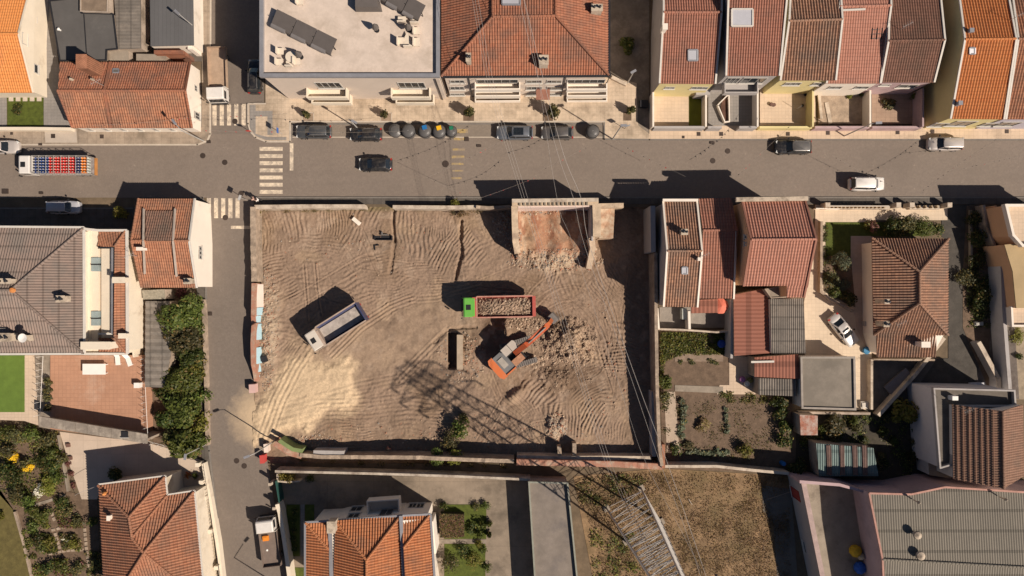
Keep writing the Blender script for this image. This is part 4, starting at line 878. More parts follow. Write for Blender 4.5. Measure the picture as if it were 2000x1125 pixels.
# --- bottom middle villa
b = building('villa', 'white villa with clean orange hipped roofs below the building plot', 'villa',
  dict(a=(597,1021,6.4), b=(643,1019,6.4), c=(645,1180,6.4), d=(597,1180,6.4), e=(642,1073,7.3), f=(642,1200,7.3),
       g=(655,1017,6.7), h=(782,1008,6.7), i=(790,1180,6.7), j=(650,1180,6.7), k=(716,1094,8.7), l=(716,1180,8.7),
       m=(783,1008,6.5), o=(839,1006,6.5), q=(850,1180,6.5), r=(788,1070,7.6), s=(794,1180,7.6)),
  [('a','b','e'),('a','e','f','d'),('g','h','k'),('g','k','l','j'),('h','i','l','k'),('m','o','r'),('o','q','s','r')], ['a','b','g','h','m','o','q','d'], W_WHITE, T_VILLA, period=.33, amp=.06, caps=[('a','e'),('g','k'),('h','k'),('k','l'),('o','r')], inset=.45)
gutter(b, [(596,1180,6.4),(596,1020,6.4),(645,1017,6.4),(783,1007,6.7),(841,1004,6.5),(852,1180,6.5)], ZINC, .12); gutter(b, [(644,1018,6.85),(649,1180,7.0)], ZINC, .2); gutter(b, [(783,1007,6.95),(792,1180,7.0)], ZINC, .2)
chimney(b, 647, 1030, 6.4, 7.9, .9, 1.3, CHIM, False)
w = wall_near(b, 720, 985)
for q in ((690,988,705,998),(682,1004,700,1011),(745,996,765,1006)): window(b, w, *q, bars=1)
w2 = wall_near(b, 620, 1000); window(b, w2, 632,1000,645,1006); w3 = wall_near(b, 815, 985); window(b, w3, 800,984,812,992); window(b, w3, 815,984,827,992)
balcony(b, w, 722, 782, 997, 1.6, 1.4, W_WHITE)
mb = MB(); mb.prism([G2(*p) for p in ((842,1000),(852,1000),(858,1060),(850,1062),(856,1110),(866,1180),(850,1180),(843,1110))], 0, 3.6); mb.build('side_stair_wall', W_WHITE, b.root)
b = boxbld('garage', 'long grey concrete roof terrace right of the villa yard', 'garage', [(1033,940),(1108,942),(1132,1180),(1048,1180)], 2.8, W_REND, M('roof_concrete', (.22,.185,.155), var=.2, scale=.7, stain=(.15,.13,.12), stain_amt=.4), parapet=.45, pmat=M('greenish_coping', (.28,.28,.23)), pw=.2)
# --- south of the street, right
b = gable('house', 'narrow house with mottled brown orange roof and white verges by the plot', (1295,394),(1361,393),(1362,600),(1296,599),(1303,490),(1371,490),5.2,7.4,W_GREY,T_OLD,inset=.12, vergemat=W_WHITE, period=.32, amp=.06)
chimney(b, 1337, 453, 6.2, 7.6, .7, .6); skylight(b, 1332, 522, 1342, 535, ('e','f','c','d')); chimney(b, 1367, 506, 7, 7.9, .4, .3, W_WHITE, False)
mb = MB(); mb.beam(P(1294,391,5.5), P(1363,391,5.5), .3, .4); mb.build('parapet', W_WHITE, b.root)
b = gable('house', 'smooth red brown roofed house squeezed between two taller roofs', (1364,388),(1428,386),(1432,583),(1366,583),(1373,450),(1441,449),5.0,6.6,W_WHITE,T_PINK,inset=.1, period=.34, amp=.05, verges=False)
gutter(b, [(1433,584,5.0),(1438,450,6.5)], W_WHITE, .1)
b = building('house', 'tall salmon roofed house with ochre side wall and stepped rear', 'house',
  dict(a=(1449,393,7.2), b=(1572,391,7.2), e=(1467,468,9.6), f=(1594,467,9.6), c=(1570,581,6.6), d=(1452,559,7.2), g=(1537,558,7.2), h=(1537,581,6.6), k=(1579,558,7.2)),
  [('a','b','f','e'),('e','f','k','g','d'),('g','k','c','h')], ['a','b','f','k','c','h','g','d','e'], W_OCHRE, T_SALMON, period=.34, amp=.05, caps=[('e','f')], verge=[('a','e'),('e','d'),('b','f'),('f','c')], vergemat=T_SALMON, inset=.12)
mb = MB(); mb.beam(P(1437,390,7.4), P(1577,388,7.4), .5, .5); mb.build('parapet', CHIM, b.root)
w = wall_near(b, 1435, 470); window(b, w, 1455,459,1459,466,bars=0); window(b, w, 1455,473,1459,480,bars=0)
b = boxbld('shed', 'large maroon ribbed sheet roof behind the ochre walled house', 'shed', [(1433,576),(1500,562),(1503,690),(1434,695)], 3.0, W_REND, T_REDMET, amp=.03, period=.5, along=(0,1,0))
b = boxbld('shed', 'grey ribbed shed roof with white scratches beside the cream drive', 'shed', [(1504,584),(1569,583),(1574,690),(1507,690)], 3.6, W_WHITE, T_FIBRE, amp=.04, period=.26, along=(1,0,0))
b = boxbld('shed', 'small concrete box annex under the stepped salmon roof', 'shed', [(1494,565),(1535,558),(1536,580),(1506,582)], 4.2, W_REND, CONC, parapet=.15, pw=.12)
b = boxbld('shed', 'low maroon tin roof left of the big square grey roof', 'shed', [(1474,698),(1560,692),(1562,740),(1474,736)], 2.7, W_REND, T_REDMET, amp=.03, period=.42)
b = boxbld('shed', 'weathered grey corrugated roof corner under the maroon tin roof', 'shed', [(1482,738),(1556,741),(1556,774),(1482,771)], 2.4, W_REND, T_FIBRE, amp=.05, period=.32)
b = boxbld('garage', 'square plain grey flat roof with low kerb at the end of the cream drive', 'garage', [(1564,698),(1667,698),(1669,799),(1566,796)], 3.0, W_WHITE, M('flat_grey', (.185,.16,.13), var=.14, scale=.5, stain=(.25,.215,.175), stain_amt=.6), parapet=.22, pw=.25, pmat=M('coping2', (.33,.29,.25)))
b = building('villa', 'brown hipped tile house beside the cream drive and dark asphalt lane', 'villa',
  dict(a=(1703,465,3.6), b=(1853,466,3.6), c=(1852,655,3.6), d=(1706,655,3.6), e=(1796,531,5.8), f=(1796,592,5.8), g=(1713,698,3.0), h=(1828,698,3.0), i=(1712,655,3.55), j=(1829,655,3.55)),
  [('a','b','e'),('b','c','f','e'),('a','e','f','d'),('d','f','c'),('i','j','h','g')], ['a','b','c','h','g','d'], W_WHITE, T_OLD, period=.34, amp=.07, caps=[('a','e'),('b','e'),('e','f'),('f','c'),('f','d')], inset=.5)
chimney(b, 1732, 589, 4.1, 6.3, .5, .5); chimney(b, 1731, 633, 4.1, 6.0, .6, .6); chimney(b, 1808, 673, 3.2, 4.8, 1., .6, W_WHITE, False)
mb = MB()
for q in (rect(1690,478,1706,652),): mb.prism([G2(*p) for p in q], 0, 1.6)
mb.build('porch', W_WHITE, b.root)
for q in ((1693,495,1703,524),(1694,607,1703,622),(1692,644,1703,652)): MB().prism([G2(*p) for p in rect(*q)], 1.6, 1.75).build('porch_opening', DKMET, b.root)
# --- far right
b = boxbld('house', 'ochre corner house with white parapet terrace at the right edge', 'house', [(1958,402),(2080,402),(2080,480),(1990,480),(1972,460)], 4.6, W_OCHRE, TANT, parapet=.7, pmat=W_WHITE, pw=.3)
b = boxbld('house', 'plain ochre roofed block between the parapet terrace and white yard wall', 'house', [(1962,478),(2080,466),(2080,602),(1985,602),(1978,530)], 4.2, W_OCHRE, M('ochre_roof', (.42,.31,.17), var=.12, scale=.4))
b = boxbld('house', 'small pale terrace roof with blue painted coping at the right edge', 'house', [(1972,600),(2080,600),(2080,636),(1974,636)], 3.2, W_WHITE, TANT, parapet=.4, pmat=W_WHITE, pw=.25)
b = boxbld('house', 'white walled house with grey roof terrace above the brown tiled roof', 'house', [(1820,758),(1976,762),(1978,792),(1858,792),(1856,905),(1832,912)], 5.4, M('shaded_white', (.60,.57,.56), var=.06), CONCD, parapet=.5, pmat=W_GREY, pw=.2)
w = wall_near(b, 1815, 830)
for q in ((1817,790,1822,806),(1819,824,1824,840)): window(b, w, *q, bars=0)
rbox(b, 'rooftop_unit', 1866, 778, 5.4, 6.3, .7, .5, WHITE)
b = building('house', 'steep brown tiled house with long dark tile channels at the right edge', 'house',
  dict(a=(1860,790,6.2), b=(1958,803,8.2), c=(1960,955,8.2), d=(1862,935,6.2), e=(1998,790,6.6), f=(2000,930,6.6)), [('a','b','c','d'),('b','e','f','c')], ['a','b','e','f','c','d'], W_WHITE, TILE('tiles_warm_brown', (.23,.13,.09), (.31,.18,.125), (.17,.12,.09), .4), period=.3, amp=.04, caps=[('b','c')], inset=.1)
for k in range(7):
    x = 1869+11.8*k; zt = 6.2+2.0*(x-1861)/97+.10; MB().beam(P(x,791+.13*(x-1860),zt), P(x+2,936+.2*(x-1860),zt), .07, .09).build('tile_channel', MATS['tiles_warm_brown'], b.root).data.uv_layers.new(name='UVMap')
b = boxbld('shed', 'tiny white walled annex with pale concrete slab roof', 'shed', [(1812,872),(1856,876),(1856,934),(1816,928)], 2.8, M('white3', (.55,.52,.5), var=.2), CONC)
b = boxbld('shed', 'long open shed striped with green and rusty corrugated sheets', 'shed', [(1594,866),(1706,875),(1716,930),(1600,930)], 2.6, W_REND, T_GREEN, amp=.05, period=.3)
mb = MB()
for x in (1614,1640,1665,1684):
    corrugate(mb, [P(x,870,2.75),P(x+9,870,2.75),P(x+11,928,2.75),P(x+2,928,2.75)], .2, .04)
mb.build('rusty_sheet', M('rusty_sheet', (.20,.13,.11), var=.3), b.root)
b = boxbld('shed', 'little rusty red roof stacked with old sheets under the grey garage', 'shed', [(1562,810),(1597,812),(1597,850),(1564,850)], 2.4, W_REND, M('rust_roof', (.36,.15,.10), var=.4, scale=2.5, stain=(.42,.33,.28), stain_amt=.8))
b = building('warehouse', 'large warehouse with greenish grey corrugated roof and pink north wall', 'warehouse',
  dict(a=(1697,963,6.3), b=(1779,965,6.3), c=(1845,951,6.22), d=(2080,966,6.26), e=(2080,1112,7.0), f=(1723,1092,7.0), g=(1728,1200,6.4), h=(2080,1200,6.4)),
  [('a','b','c','d','e','f'),('f','e','h','g')], ['a','b','c','d','h','g','f'], W_PINK, T_WARE, period=.30, amp=.03, caps=[('f','e')], inset=.06, along=(1,0,0), verge=[('a','b'),('b','c'),('c','d'),('a','f'),('f','g')], vergemat=M('pink_coping', (.45,.25,.20)))
for x, y, r in ((1791,1045,.5),(1797,1085,.55),(1963,975,.18),(1793,981,.18)):
    mb = MB(); c = P(x, y, 7.4); mb.lathe([(r*.4,-.9),(r*.4,-.1),(r,0),(r*.9,.25),(.05,.45)], 12, tuple(c)); mb.build('roof_vent', CHIM, b.root)
r = thing('yard_wall', 'tall grey yard wall with red door left of the warehouse', 'wall', (*G2(1560,1000), 0)); b = Bld(); b.root = r
A_, B_ = P(1566,944,4.5), P(1622,1220,4.5); mb = MB(); d_ = (B_-A_).normalized(); n_ = Vector((-d_.y, d_.x, 0)); n_ = -n_ if n_.x > 0 else n_
mb.prism([tuple((A_+n_*0)[:2]), tuple((B_)[:2]), tuple((B_-n_*.45)[:2]), tuple((A_-n_*.45)[:2])], 0, 4.5); mb.build('wall_body', W_GREY, r); b.ins = [tuple(B_[:2]), tuple(A_[:2])]
mb = MB(); strip3(mb, [A_-n_*.2+Vector((0,0,.12)), B_-n_*.2+Vector((0,0,.12))], .6, 4.502); mb.build('coping', M('pink_coping2', (.42,.31,.28)), r)
w = (b.ins[1], b.ins[0]) if False else (b.ins[0], b.ins[1])
if (w[1][1]-w[0][1])*1 > 0: w = (w[0], w[1])
q0 = [Vector(x) for x in w]; nn2 = Vector((q0[1].y-q0[0].y, -(q0[1].x-q0[0].x)))
if nn2.x > 0: w = (w[1], w[0])
window(b, w, 1549,952,1556,975,bars=0,frame=M('red_door',(.30,.04,.03)),pane=M('red_door2',(.33,.05,.04)),name='door',zr=(.4,2.9)); window(b, w, 1568,1055,1574,1080,bars=0)
slab('courtyard', [(1568,940),(1702,950),(1730,1250),(1622,1250)], CONC, 2.0)
mb = MB(); mb.prism([tuple(P(x,y,4.8)[:2]) for x, y in ((1562,938),(1640,944),(1700,962),(1700,966),(1640,950),(1562,944))], 0, 4.8); mb.build('boundary_wall', W_PINK, label='dusky pink rendered wall between green striped shed and warehouse', cat='wall')
# ---------------------------------------------------------------- walls and fences
def wall(label, pts, h, w, mat, cap=None, down=-.1, cat='wall', name='wall', jag=0., group=None):
    q = []
    hs = h if isinstance(h, (list, tuple)) else [h]*len(pts)
    P3 = [P(*p, hh) for p, hh in zip(pts, hs)]
    if jag:
        for a, b in zip(P3[:-1], P3[1:]):
            m = max(1, int((b-a).length/.45))
            for i in range(m): q.append(a+(b-a)*i/m+Vector((0,0,R.uniform(-jag, jag*.4))))
        q.append(P3[-1])
    else: q = P3
    mb = MB(); strip3(mb, q, w, down)
    if cap:
        r = thing(name, label, cat, (P3[0].x, P3[0].y, 0), group=group); mb.build('wall_body', mat, r)
        m2 = MB(); strip3(m2, [p+Vector((0,0,.08)) for p in q], w+.1, min(p.z for p in q)+.002); m2.build('coping', cap, r); return r
    return mb.build(name, mat, label=label, cat=cat, group=group)
BRK2 = M('brick_and_stone', (.42,.31,.23), var=.3, scale=2.5, bmp=.8, fine=6, stain=(.38,.18,.12), stain_amt=1.1)
PLAST = M('coping', (.55,.46,.36), var=.18, scale=1.5, stain=(.28,.22,.17), stain_amt=.6)
wall('low render capped wall along the street at the top left of the building plot', [(497,404),(600,403),(712,403)], 1.5, .5, PLAST, down=-.6)
wall('low wall behind the weeds along the top of the building plot', [(767,404),(886,405),(930,404)], 1.4, .45, PLAST, down=-.6)
wall('broken low wall stub left of the roofless ruin', [(930,404),(955,406),(1001,403)], 1.7, .4, W_STONE, down=-.6, jag=.15)
wall('weathered stone wall along the side street at the upper left of the plot', [(494,404),(494,460),(496,550)], 1.6, .7, W_STONE, down=-.6, jag=.12)
# remains of the painted house along the side street
r = thing('wall', 'demolished house wall with blue and white painted plaster along the side street', 'wall', (*G2(500,650), 0))
mb = MB(); strip3(mb, [P(495,553,1.6),P(494,615,1.7),P(494,618,1.2),P(495,632,1.2),P(495,634,1.8),P(493,670,1.9),P(494,712,1.7),P(497,725,1.1),P(500,745,.4)], .5, -.6); mb.build('masonry', BRK2, r)
m2 = M('blue_plaster', (.42,.60,.66), var=.08); m3 = M('white_plaster', (.72,.60,.52), var=.08)
for y0, y1, m, z in ((555,600,m3,1.1),(601,616,m2,1.1),(617,630,m2,.9),(633,664,m2,1.25),(679,711,m2,1.2),(712,727,m2,.7),(728,736,m2,.4)):
    a, b_ = P(501,y0,z), P(502,y1,z); mb = MB(); lo = [Vector((a.x+.12,a.y,-.45)), Vector((b_.x+.12,b_.y,-.45))]
    mb.add([a-Vector((.25,0,0)), b_-Vector((.25,0,0)), lo[1], lo[0], a, b_, lo[1]+Vector((.2,0,0)), lo[0]+Vector((.2,0,0))], [(0,1,2,3),(7,6,5,4),(0,4,5,1),(1,5,6,2),(2,6,7,3),(3,7,4,0)]); mb.build('plaster', m, r)
mb = MB(); mb.obox((*G2(498,757),0), .8, 1.1, 1.0, .05); mb.build('pillar_stump', M('pink_plaster', (.60,.40,.36), var=.12), label='pink plastered pillar stump at the sandy plot entrance', cat='pillar')
mb = MB(); mb.obox((*G2(519,701),zsite(519,701)), .75, .75, .35, .3); mb.build('crate', DKMET, label='small dark box on rubble beside the painted wall remains', cat='box')
wall('tall grey flank wall between the building plot and the narrow house', [(1275,402),(1276,492)], 3.6, .6, W_GREY, down=-1.5)
wall('long old boundary wall down the shaded right side of the plot', [(1281,494),(1282,640),(1284,770),(1288,870),(1293,910)], [2.6,2.4,2.4,2.2,2.0], .42, W_STONE, down=-1.6, jag=.06)
wall('smooth render retaining wall inside the lower right plot corner', [(1276,765),(1278,892)], .9, .5, W_GREY, down=-1.6)
wall('brick topped wall along the lower right edge of the plot', [(1009,903),(1100,905),(1200,907),(1294,912)], 1.6, .75, BRK2, down=-1.6, jag=.08)
wall('pale render ledge inside the lower right plot wall', [(1010,893),(1090,895),(1180,894),(1272,895)], .9, .5, PLAST, down=-1.6)
wall('old stone wall along the alley below the plot', [(585,889),(630,893),(720,893),(820,894),(905,898),(1004,901)], 1.7, .5, W_STONE, down=-1.5, jag=.1)
wall('curved brick crusted wall at the lower left plot corner', [(536,866),(552,876),(568,886),(588,891)], 1.5, .7, BRK2, down=-.8, jag=.08)
wall('low leftover wall with green painted inner face at the plot corner', [(545,860),(556,868),(572,878),(590,881)], 1.9, .5, M('green_paint_wall', (.20,.25,.10), var=.15), cap=None, down=-.8)
wall('short grey block wall stretch behind the green painted wall', [(612,885),(672,886)], 1.5, .7, W_GREY, down=-1.2)
mb = MB()
for a, b_ in (((862,896),(872,893)),): strip3(mb, [P(*a,.5),P(*b_,.5)], .25, .1)
mb.build('plank', M('pale_plank', (.6,.5,.4)), label='short pale plank lying in the dark alley below the plot', cat='plank')
wall('pillar base wall across the bottom of the plot among rubble', [(1092,872),(1094,893)], .6, .5, W_STONE, down=-1.5, jag=.1); wall('second stub of rubble wall beside the first at the plot bottom', [(1122,866),(1122,893)], .7, .5, W_STONE, down=-1.5, jag=.1)
mb = MB(); strip3(mb, [P(898,654,.0),P(898,722,.0)], .75, -2.6); mb.build('concrete_wall', M('pit_wall', (.42,.33,.24), var=.2), label='old concrete wall beside the open pit slot', cat='wall')
# roofless ruin
r = thing('ruin', 'roofless stone ruin with moulded front wall and exposed reddish floor', 'building', (*G2(1085,430), 0))
RS = M('ruin_stone', (.52,.40,.28), var=.25, scale=1.5, stain=(.30,.22,.16), stain_amt=.5)
mb = MB(); strip3(mb, [P(1000,396,5.),P(1169,394,5.)], .8, -.6); mb.build('front_wall', RS, r)
mb = MB(); strip3(mb, [P(1000,392,5.3),P(1169,390,5.3)], .45, 4.95); mb.build('cornice', PLAST, r)
mb = MB()
for k in range(17): mb.obox(tuple(P(1015+8.2*k, 397.5-.01*k, 5.0)), .2, .5, .16)
mb.build('corbel_row', M('old_tile_edge', (.20,.17,.13), var=.3), r, kind='stuff')
mb = MB(); strip3(mb, [P(1012,404,4.6),P(1157,402,4.6)], .18, .2); mb.build('plaster', M('pink_white_plaster', (.66,.53,.47), var=.08), r)
mb = MB(); strip3(mb, [P(1005,402,4.6),P(1006,440,3.8),P(1007,470,3.0),P(1011,494,1.8)], .8, -.6); mb.build('side_wall', RS, r)
mb = MB(); strip3(mb, [P(1165,398,5.0),P(1166,430,4.9),P(1166,462,4.6)], 1.0, -.6); mb.build('side_wall', RS, r)
mb = MB(); strip3(mb, [P(1156,464,4.3),P(1158,485,2.6),P(1154,505,1.5),P(1150,525,.8)], .7, -.6); mb.build('side_wall', STN[0], r, label='collapsed end of the side wall')
mb = MB(); strip3(mb, [P(1157,404,4.7),P(1157,470,4.4)], .2, .2); mb.build('plaster', W_GREY, r)
mb = MB(); mb.prism([G2(1168,408),G2(1196,404),G2(1192,468),G2(1166,468)], -.8, [2.4,2.6,2.2,2.4]); mb.build('annex_floor', M('annex_floor', (.46,.29,.19), var=.35, scale=2, stain=(.55,.45,.33), stain_amt=.8), r)
mb = MB(); strip3(mb, [P(1170,402,3.),P(1218,401,3.)], .6, -.6); mb.build('annex_wall', RS, r)
# garden and yard walls
wall('white topped garden wall along the lower edge of the alley', [(537,921),(590,922),(720,925),(880,930),(1036,937)], 2.0, .3, M('alley_wall_top', (.50,.43,.35), var=.25, scale=1.5, stain=(.25,.2,.16), stain_amt=.7))
wall('white villa street wall beside the small flatbed lorry', [(541,985+0),(546,1002),(554,1050),(560,1090),(572,1180)], 1.7, .5, W_CREAM)
r = thing('gate', 'dark green sliding gate at the lower villa street wall', 'gate', (*G2(540,955), 0))
mb = MB(); strip3(mb, [P(538,940,1.9),P(545,982,1.9)], .1, .05); mb.build('gate_panel', M('green_gate', (.03,.09,.075), var=.1, rough=.5), r)
for q in ((537,938),(545,984)): mb = MB(); mb.obox((*G2(*q),0), .35, .35, 2.); mb.build('gate_post', PLAST, r)
wall('concrete planter box at the corner of the white topped garden wall', [(541,924),(542,940),(562,942),(585,940)], 1.3, .2, PLAST); 
wall('long garden wall between the vegetable plot and the dry field', [(1293,911),(1400,911),(1475,919),(1541,925)], 1.9, .35, PLAST)
wall('rusty brick edged wall at the left of the vegetable garden', [(1296,868),(1296,915)], 2., .4, BRICK)
wall('thin white wall below the patio of the narrow house', [(1285,643),(1330,644),(1400,649),(1428,646)], 1.5, .22, PLAST)
wall('white side wall of the little patio behind the narrow house', [(1284,602),(1287,642)], 1.8, .22, W_WHITE)
wall('white wall between patio and maroon ribbed shed', [(1430,585),(1429,700)], 2.6, .3, W_GREY)
wall('white post wall in the middle of the patio behind the narrow house', [(1346,606),(1347,643)], 1.8, .3, W_WHITE)
for x, h, m, w_ in ((1276,2.0,W_WHITE,'white wall between the alley and the first walled yard'),(1379,1.8,W_WHITE,'white wall between the turf strip yard and the grey yard'),(1480,1.9,W_WHITE,'white wall between the grey yard and the tan tiled yard'),(1588,2.0,W_YEL,'yellow wall between the tan yard and the rubble yard'),(1700,1.9,W_WHITE,'pale wall between the rubble yard and the shady terracotta yard'),(1803,2.2,W_PINK,'pink wall between the shady yard and the yellow gable')):
    wall(w_, [(x,172 if x != 1276 else 180),(x,247)], h, .22, m)
for x0, x1, h, m, w_ in ((1278,1377,1.6,W_GREY,'grey front wall of the first walled yard'),(1383,1410,1.7,W_GREY,'grey front wall left of the gate of the grey yard'),(1444,1478,1.7,W_GREY,'grey front wall right of the gate of the grey yard'),(1484,1586,1.3,W_YEL,'yellow front wall of the tan tiled yard'),(1592,1698,1.5,W_PINK,'faded pink front wall of the rubble yard'),(1704,1800,1.5,W_PINK,'faded pink front wall of the shady yard')):
    wall(w_, [(x0,248.5),(x1,248.5)], h, .3, m, down=0)
mb = MB(); strip3(mb, [P(1402,205,.7),P(1420,187,.7),P(1424,186,.7),P(1425,237,.7),P(1416,238,.7),P(1403,207,.7)], .14, .05); mb.build('planter', W_WHITE, label='white edged planter with brown soil in the grey yard', cat='planter')
slab('garden_soil', [(1412,188),(1422,188),(1423,235),(1415,235),(1408,210)], M('brown_soil',(.12,.06,.04),var=.3), .35, .05)
# street front of the cream drive
r = thing('garden_wall', 'low street wall with stone baluster blocks in front of the cream drive', 'wall', (*G2(1720,402), 0))
for x0, x1 in ((1605,1738),(1750,1765),(1777,1835)):
    if x0 == 1750: continue
    mb = MB(); strip3(mb, [P(x0,405,.7),P(x1,405,.7)], .5, 0); mb.build('wall_base', PLAST, r)
for k in range(17):
    x = 1609+7.6*k if k < 8+8 else 0
    if 0 < x < 1736: MB().obox(tuple(P(x,404.5,.71)), .16, .35, .55, .4).build('baluster', M('baluster', (.40,.30,.19), var=.2), r)
for x in (1782,1792,1804,1816,1826): MB().obox(tuple(P(x,404.5,.71)), .16, .35, .55, .4).build('baluster', MATS['baluster'], r)
for x in (1606,1742,1768,1840): MB().obox(tuple(P(x,403,.0)), .6, .6, 1.6).build('pillar', PLAST, r)
mb = MB(); strip3(mb, [P(1612,402.5,1.35),P(1736,402.5,1.35)], .16, 1.27); mb.build('rail', KERB, r)
wall('low stone wall between cream drive and lawn', [(1605,432),(1604,570),(1622,584),(1668,608)], .7, .3, W_STONE)
wall('white side fence wall of the drive at the salmon house', [(1594,407),(1640,408)], .9, .12, W_WHITE)
wall('narrow concrete kerb wall in the dark drive garden', [(1897,410),(1898,520)], .5, .25, CONC)
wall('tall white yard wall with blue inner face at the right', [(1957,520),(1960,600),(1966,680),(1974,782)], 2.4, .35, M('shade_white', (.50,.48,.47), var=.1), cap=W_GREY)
wall('curved stair wall descending beside the ochre corner house', [(1922,400),(1928,440),(1948,490),(1960,520)], 1.6, .3, W_REND)
wall('slanted pale ramp wall in the dark right hand yard', [(1911,668),(1918,680),(1950,740),(1950,764)], 1.4, .45, W_GREY, cap=PLAST)
wall('ochre inner wall beside the stairs at the right', [(1944,402),(1962,440),(1966,476)], 2.2, .25, W_OCHRE)
for k in range(15):
    MB().obox((*G2(1937+k*2.0,412+7.6*k),.06), 1.9, .42, .12+.04*(k%2), -.15).build('step', W_REND, label='worn stair step beside the ochre house, '+('topmost, ' if k == 0 else 'lowest, ' if k == 14 else '')+['first','second','third','fourth','fifth','sixth','seventh','eighth','ninth','tenth','eleventh','twelfth','thirteenth','fourteenth','fifteenth'][k]+' from the street', cat='step', group='stair steps beside the ochre house')
wall('diagonal retaining wall below the brown hipped house', [(1845,660),(1790,730),(1716,812)], 1.2, .45, PLAST)
wall('low wall below the square grey garage roof', [(1560,806),(1700,808)], .9, .3, W_REND)
wall('thin wall on the left side of the small sloping yard', [(1703,702),(1703,800)], 1., .3, PLAST); wall('mossy wall top under the brown hipped house', [(1706,703),(1826,703)], 1., .25, W_STONE)
# lower left street side wall
r = thing('garden_wall', 'cream street wall with railing in front of the red villa', 'wall', (*G2(420,1020), 0))
mb = MB(); strip3(mb, [P(396,905,1.),P(404,945,1.),P(424,1060,1.),P(438,1180,1.)], .45, 0); mb.build('wall_base', W_CREAM, r)
for k, q in enumerate([(396,902),(403,936),(409,966),(420,1030),(432,1100)]): MB().obox(tuple(P(*q,.0)), .5, .5, 1.6).build('pillar', W_CREAM, r)
mb = MB()
for k in range(40):
    t = k/39; p = P(396+42*t, 905+275*t, 1.0); mb.tube(p, p+Vector((0,0,.6)), .02, 4)
mb.tube(P(396,903,1.6), P(438,1180,1.6), .03, 5); mb.build('railing', DKMET, r, kind='stuff')
sheet('villa_forecourt', [[(384,965),(404,945),(436,1180),(402,1180)]], W_CREAM, .07)
# slab edge of the terrace, each slab a piece
r = thing('terrace_edge', 'row of big weathered concrete slabs along the lower terrace edge', 'wall', (*G2(180,840), 0))
ED = M('edge_slab', (.26,.22,.18), var=.25, scale=1.5, stain=(.42,.36,.29), stain_amt=.5)
for k in range(9):
    x0 = 77+23.4*k; x1 = x0+22.6; f = lambda x: 813+(x-77)*.166; q4 = lambda x, y: tuple(P(x,y,4.)[:2])
    mb = MB(); mb.prism([q4(x0,f(x0)),q4(x1,f(x1)),q4(x1,f(x1)+19),q4(x0,f(x0)+19)], 3.75, 4.0+.02*(k % 3)); mb.build('slab', ED, r)
mb = MB(); mb.prism([q4(78,822),q4(286,857),q4(286,861),q4(78,826)], 0, 3.748); mb.build('parapet_wall', W_REND, r)
# metal railings of the terrace
for lab, pts in (('thin white railing at the right edge of the terracotta terrace', [(284,700),(284,760),(289,860)]), ('thin white railing between the terracotta terrace and the paved strip', [(84,696),(78,810)]), ('white railing below the terrace slabs', [(290,862),(345,877)])):
    r = thing('railing', lab, 'railing', (*G2(*pts[0]), 0)); mb = MB()
    for a, b_ in zip(pts[:-1], pts[1:]):
        for z in ((2.1, 2.6) if a[1] < 862 else (1.2, 1.9)): mb.tube(P(*a,z), P(*b_,z), .025, 5)
    mb.build('rail', WHITE, r, kind='stuff'); mb = MB()
    for a, b_ in zip(pts[:-1], pts[1:]):
        n_ = int(math.dist(a, b_)/14)+1
        for i in range(n_+1): p = P(a[0]+(b_[0]-a[0])*i/n_, a[1]+(b_[1]-a[1])*i/n_, 1.4); mb.tube(p, p+Vector((0,0,1.2)), .03, 5)
    mb.build('post', WHITE, r, kind='stuff')
wall('pale stone edging wall at the left lawn of the lower garden', [(28,1000),(45,1060),(66,1150)], .35, .3, W_STONE)
wall('low kerb wall separating the left garden from the concrete court', [(113,850),(132,960)], .4, .25, CONC)
wall('low tan street wall in front of the small lawn', [(-40,251),(60,251),(138,252)], .9, .4, W_CREAM, down=0)
wall('stone backed wall between lean-to and big trees', [(284,760),(290,860)], 1., .3, W_STONE)
wall('low stone wall under the big trees at the side street', [(396,585),(400,700),(404,870)], .8, .35, W_STONE)
# ---------------------------------------------------------------- vehicles
TYRE = M('tyre_rubber', (.02,.02,.02), var=.3, obj=True, bmp=0); RIM = M('rim', (.35,.34,.33), var=.1, metal=.6, rough=.4, obj=True, bmp=0)
CGL = GLASS('car_glass', (.012,.015,.018)); LAMPW = M('headlamp', (.6,.6,.58), var=.05, rough=.15, obj=True, bmp=0); LAMPR = M('tail_lamp', (.35,.02,.015), var=.1, rough=.3, obj=True, bmp=0)
TRIM = M('black_trim', (.02,.02,.022), var=.2, rough=.5, obj=True, bmp=0)
def sub(o, par):          # hang o under part par
    KIDS[o.parent.name].remove(o); o.parent = par; KIDS.setdefault(par.name, []).append(o); return o
def wheel(root, x, y, r=.33, w=.22, rimmat=None):
    s = 1 if y > 0 else -1
    mb = MB(); mb.tube((x, y-w/2, r), (x, y+w/2, r), r, 18); o = mb.build('wheel', TYRE, root, local=True)
    mb = MB(); mb.tube((x, y+s*(w/2), r), (x, y+s*(w/2+.015), r), r*.62, 12); sub(mb.build('rim', rimmat or RIM, root, local=True), o); return o
def loft(sts, closed=True):
    mb = MB(); n = len(sts[0]); mb.v = [tuple(p) for s in sts for p in s]
    for k in range(len(sts)-1):
        for i in range(n-1): mb.f.append((k*n+i, k*n+i+1, (k+1)*n+i+1, (k+1)*n+i))
    mb.f.append(tuple(range(n))); mb.f.append(tuple(range((len(sts)-1)*n, len(sts)*n))[::-1]); return mb
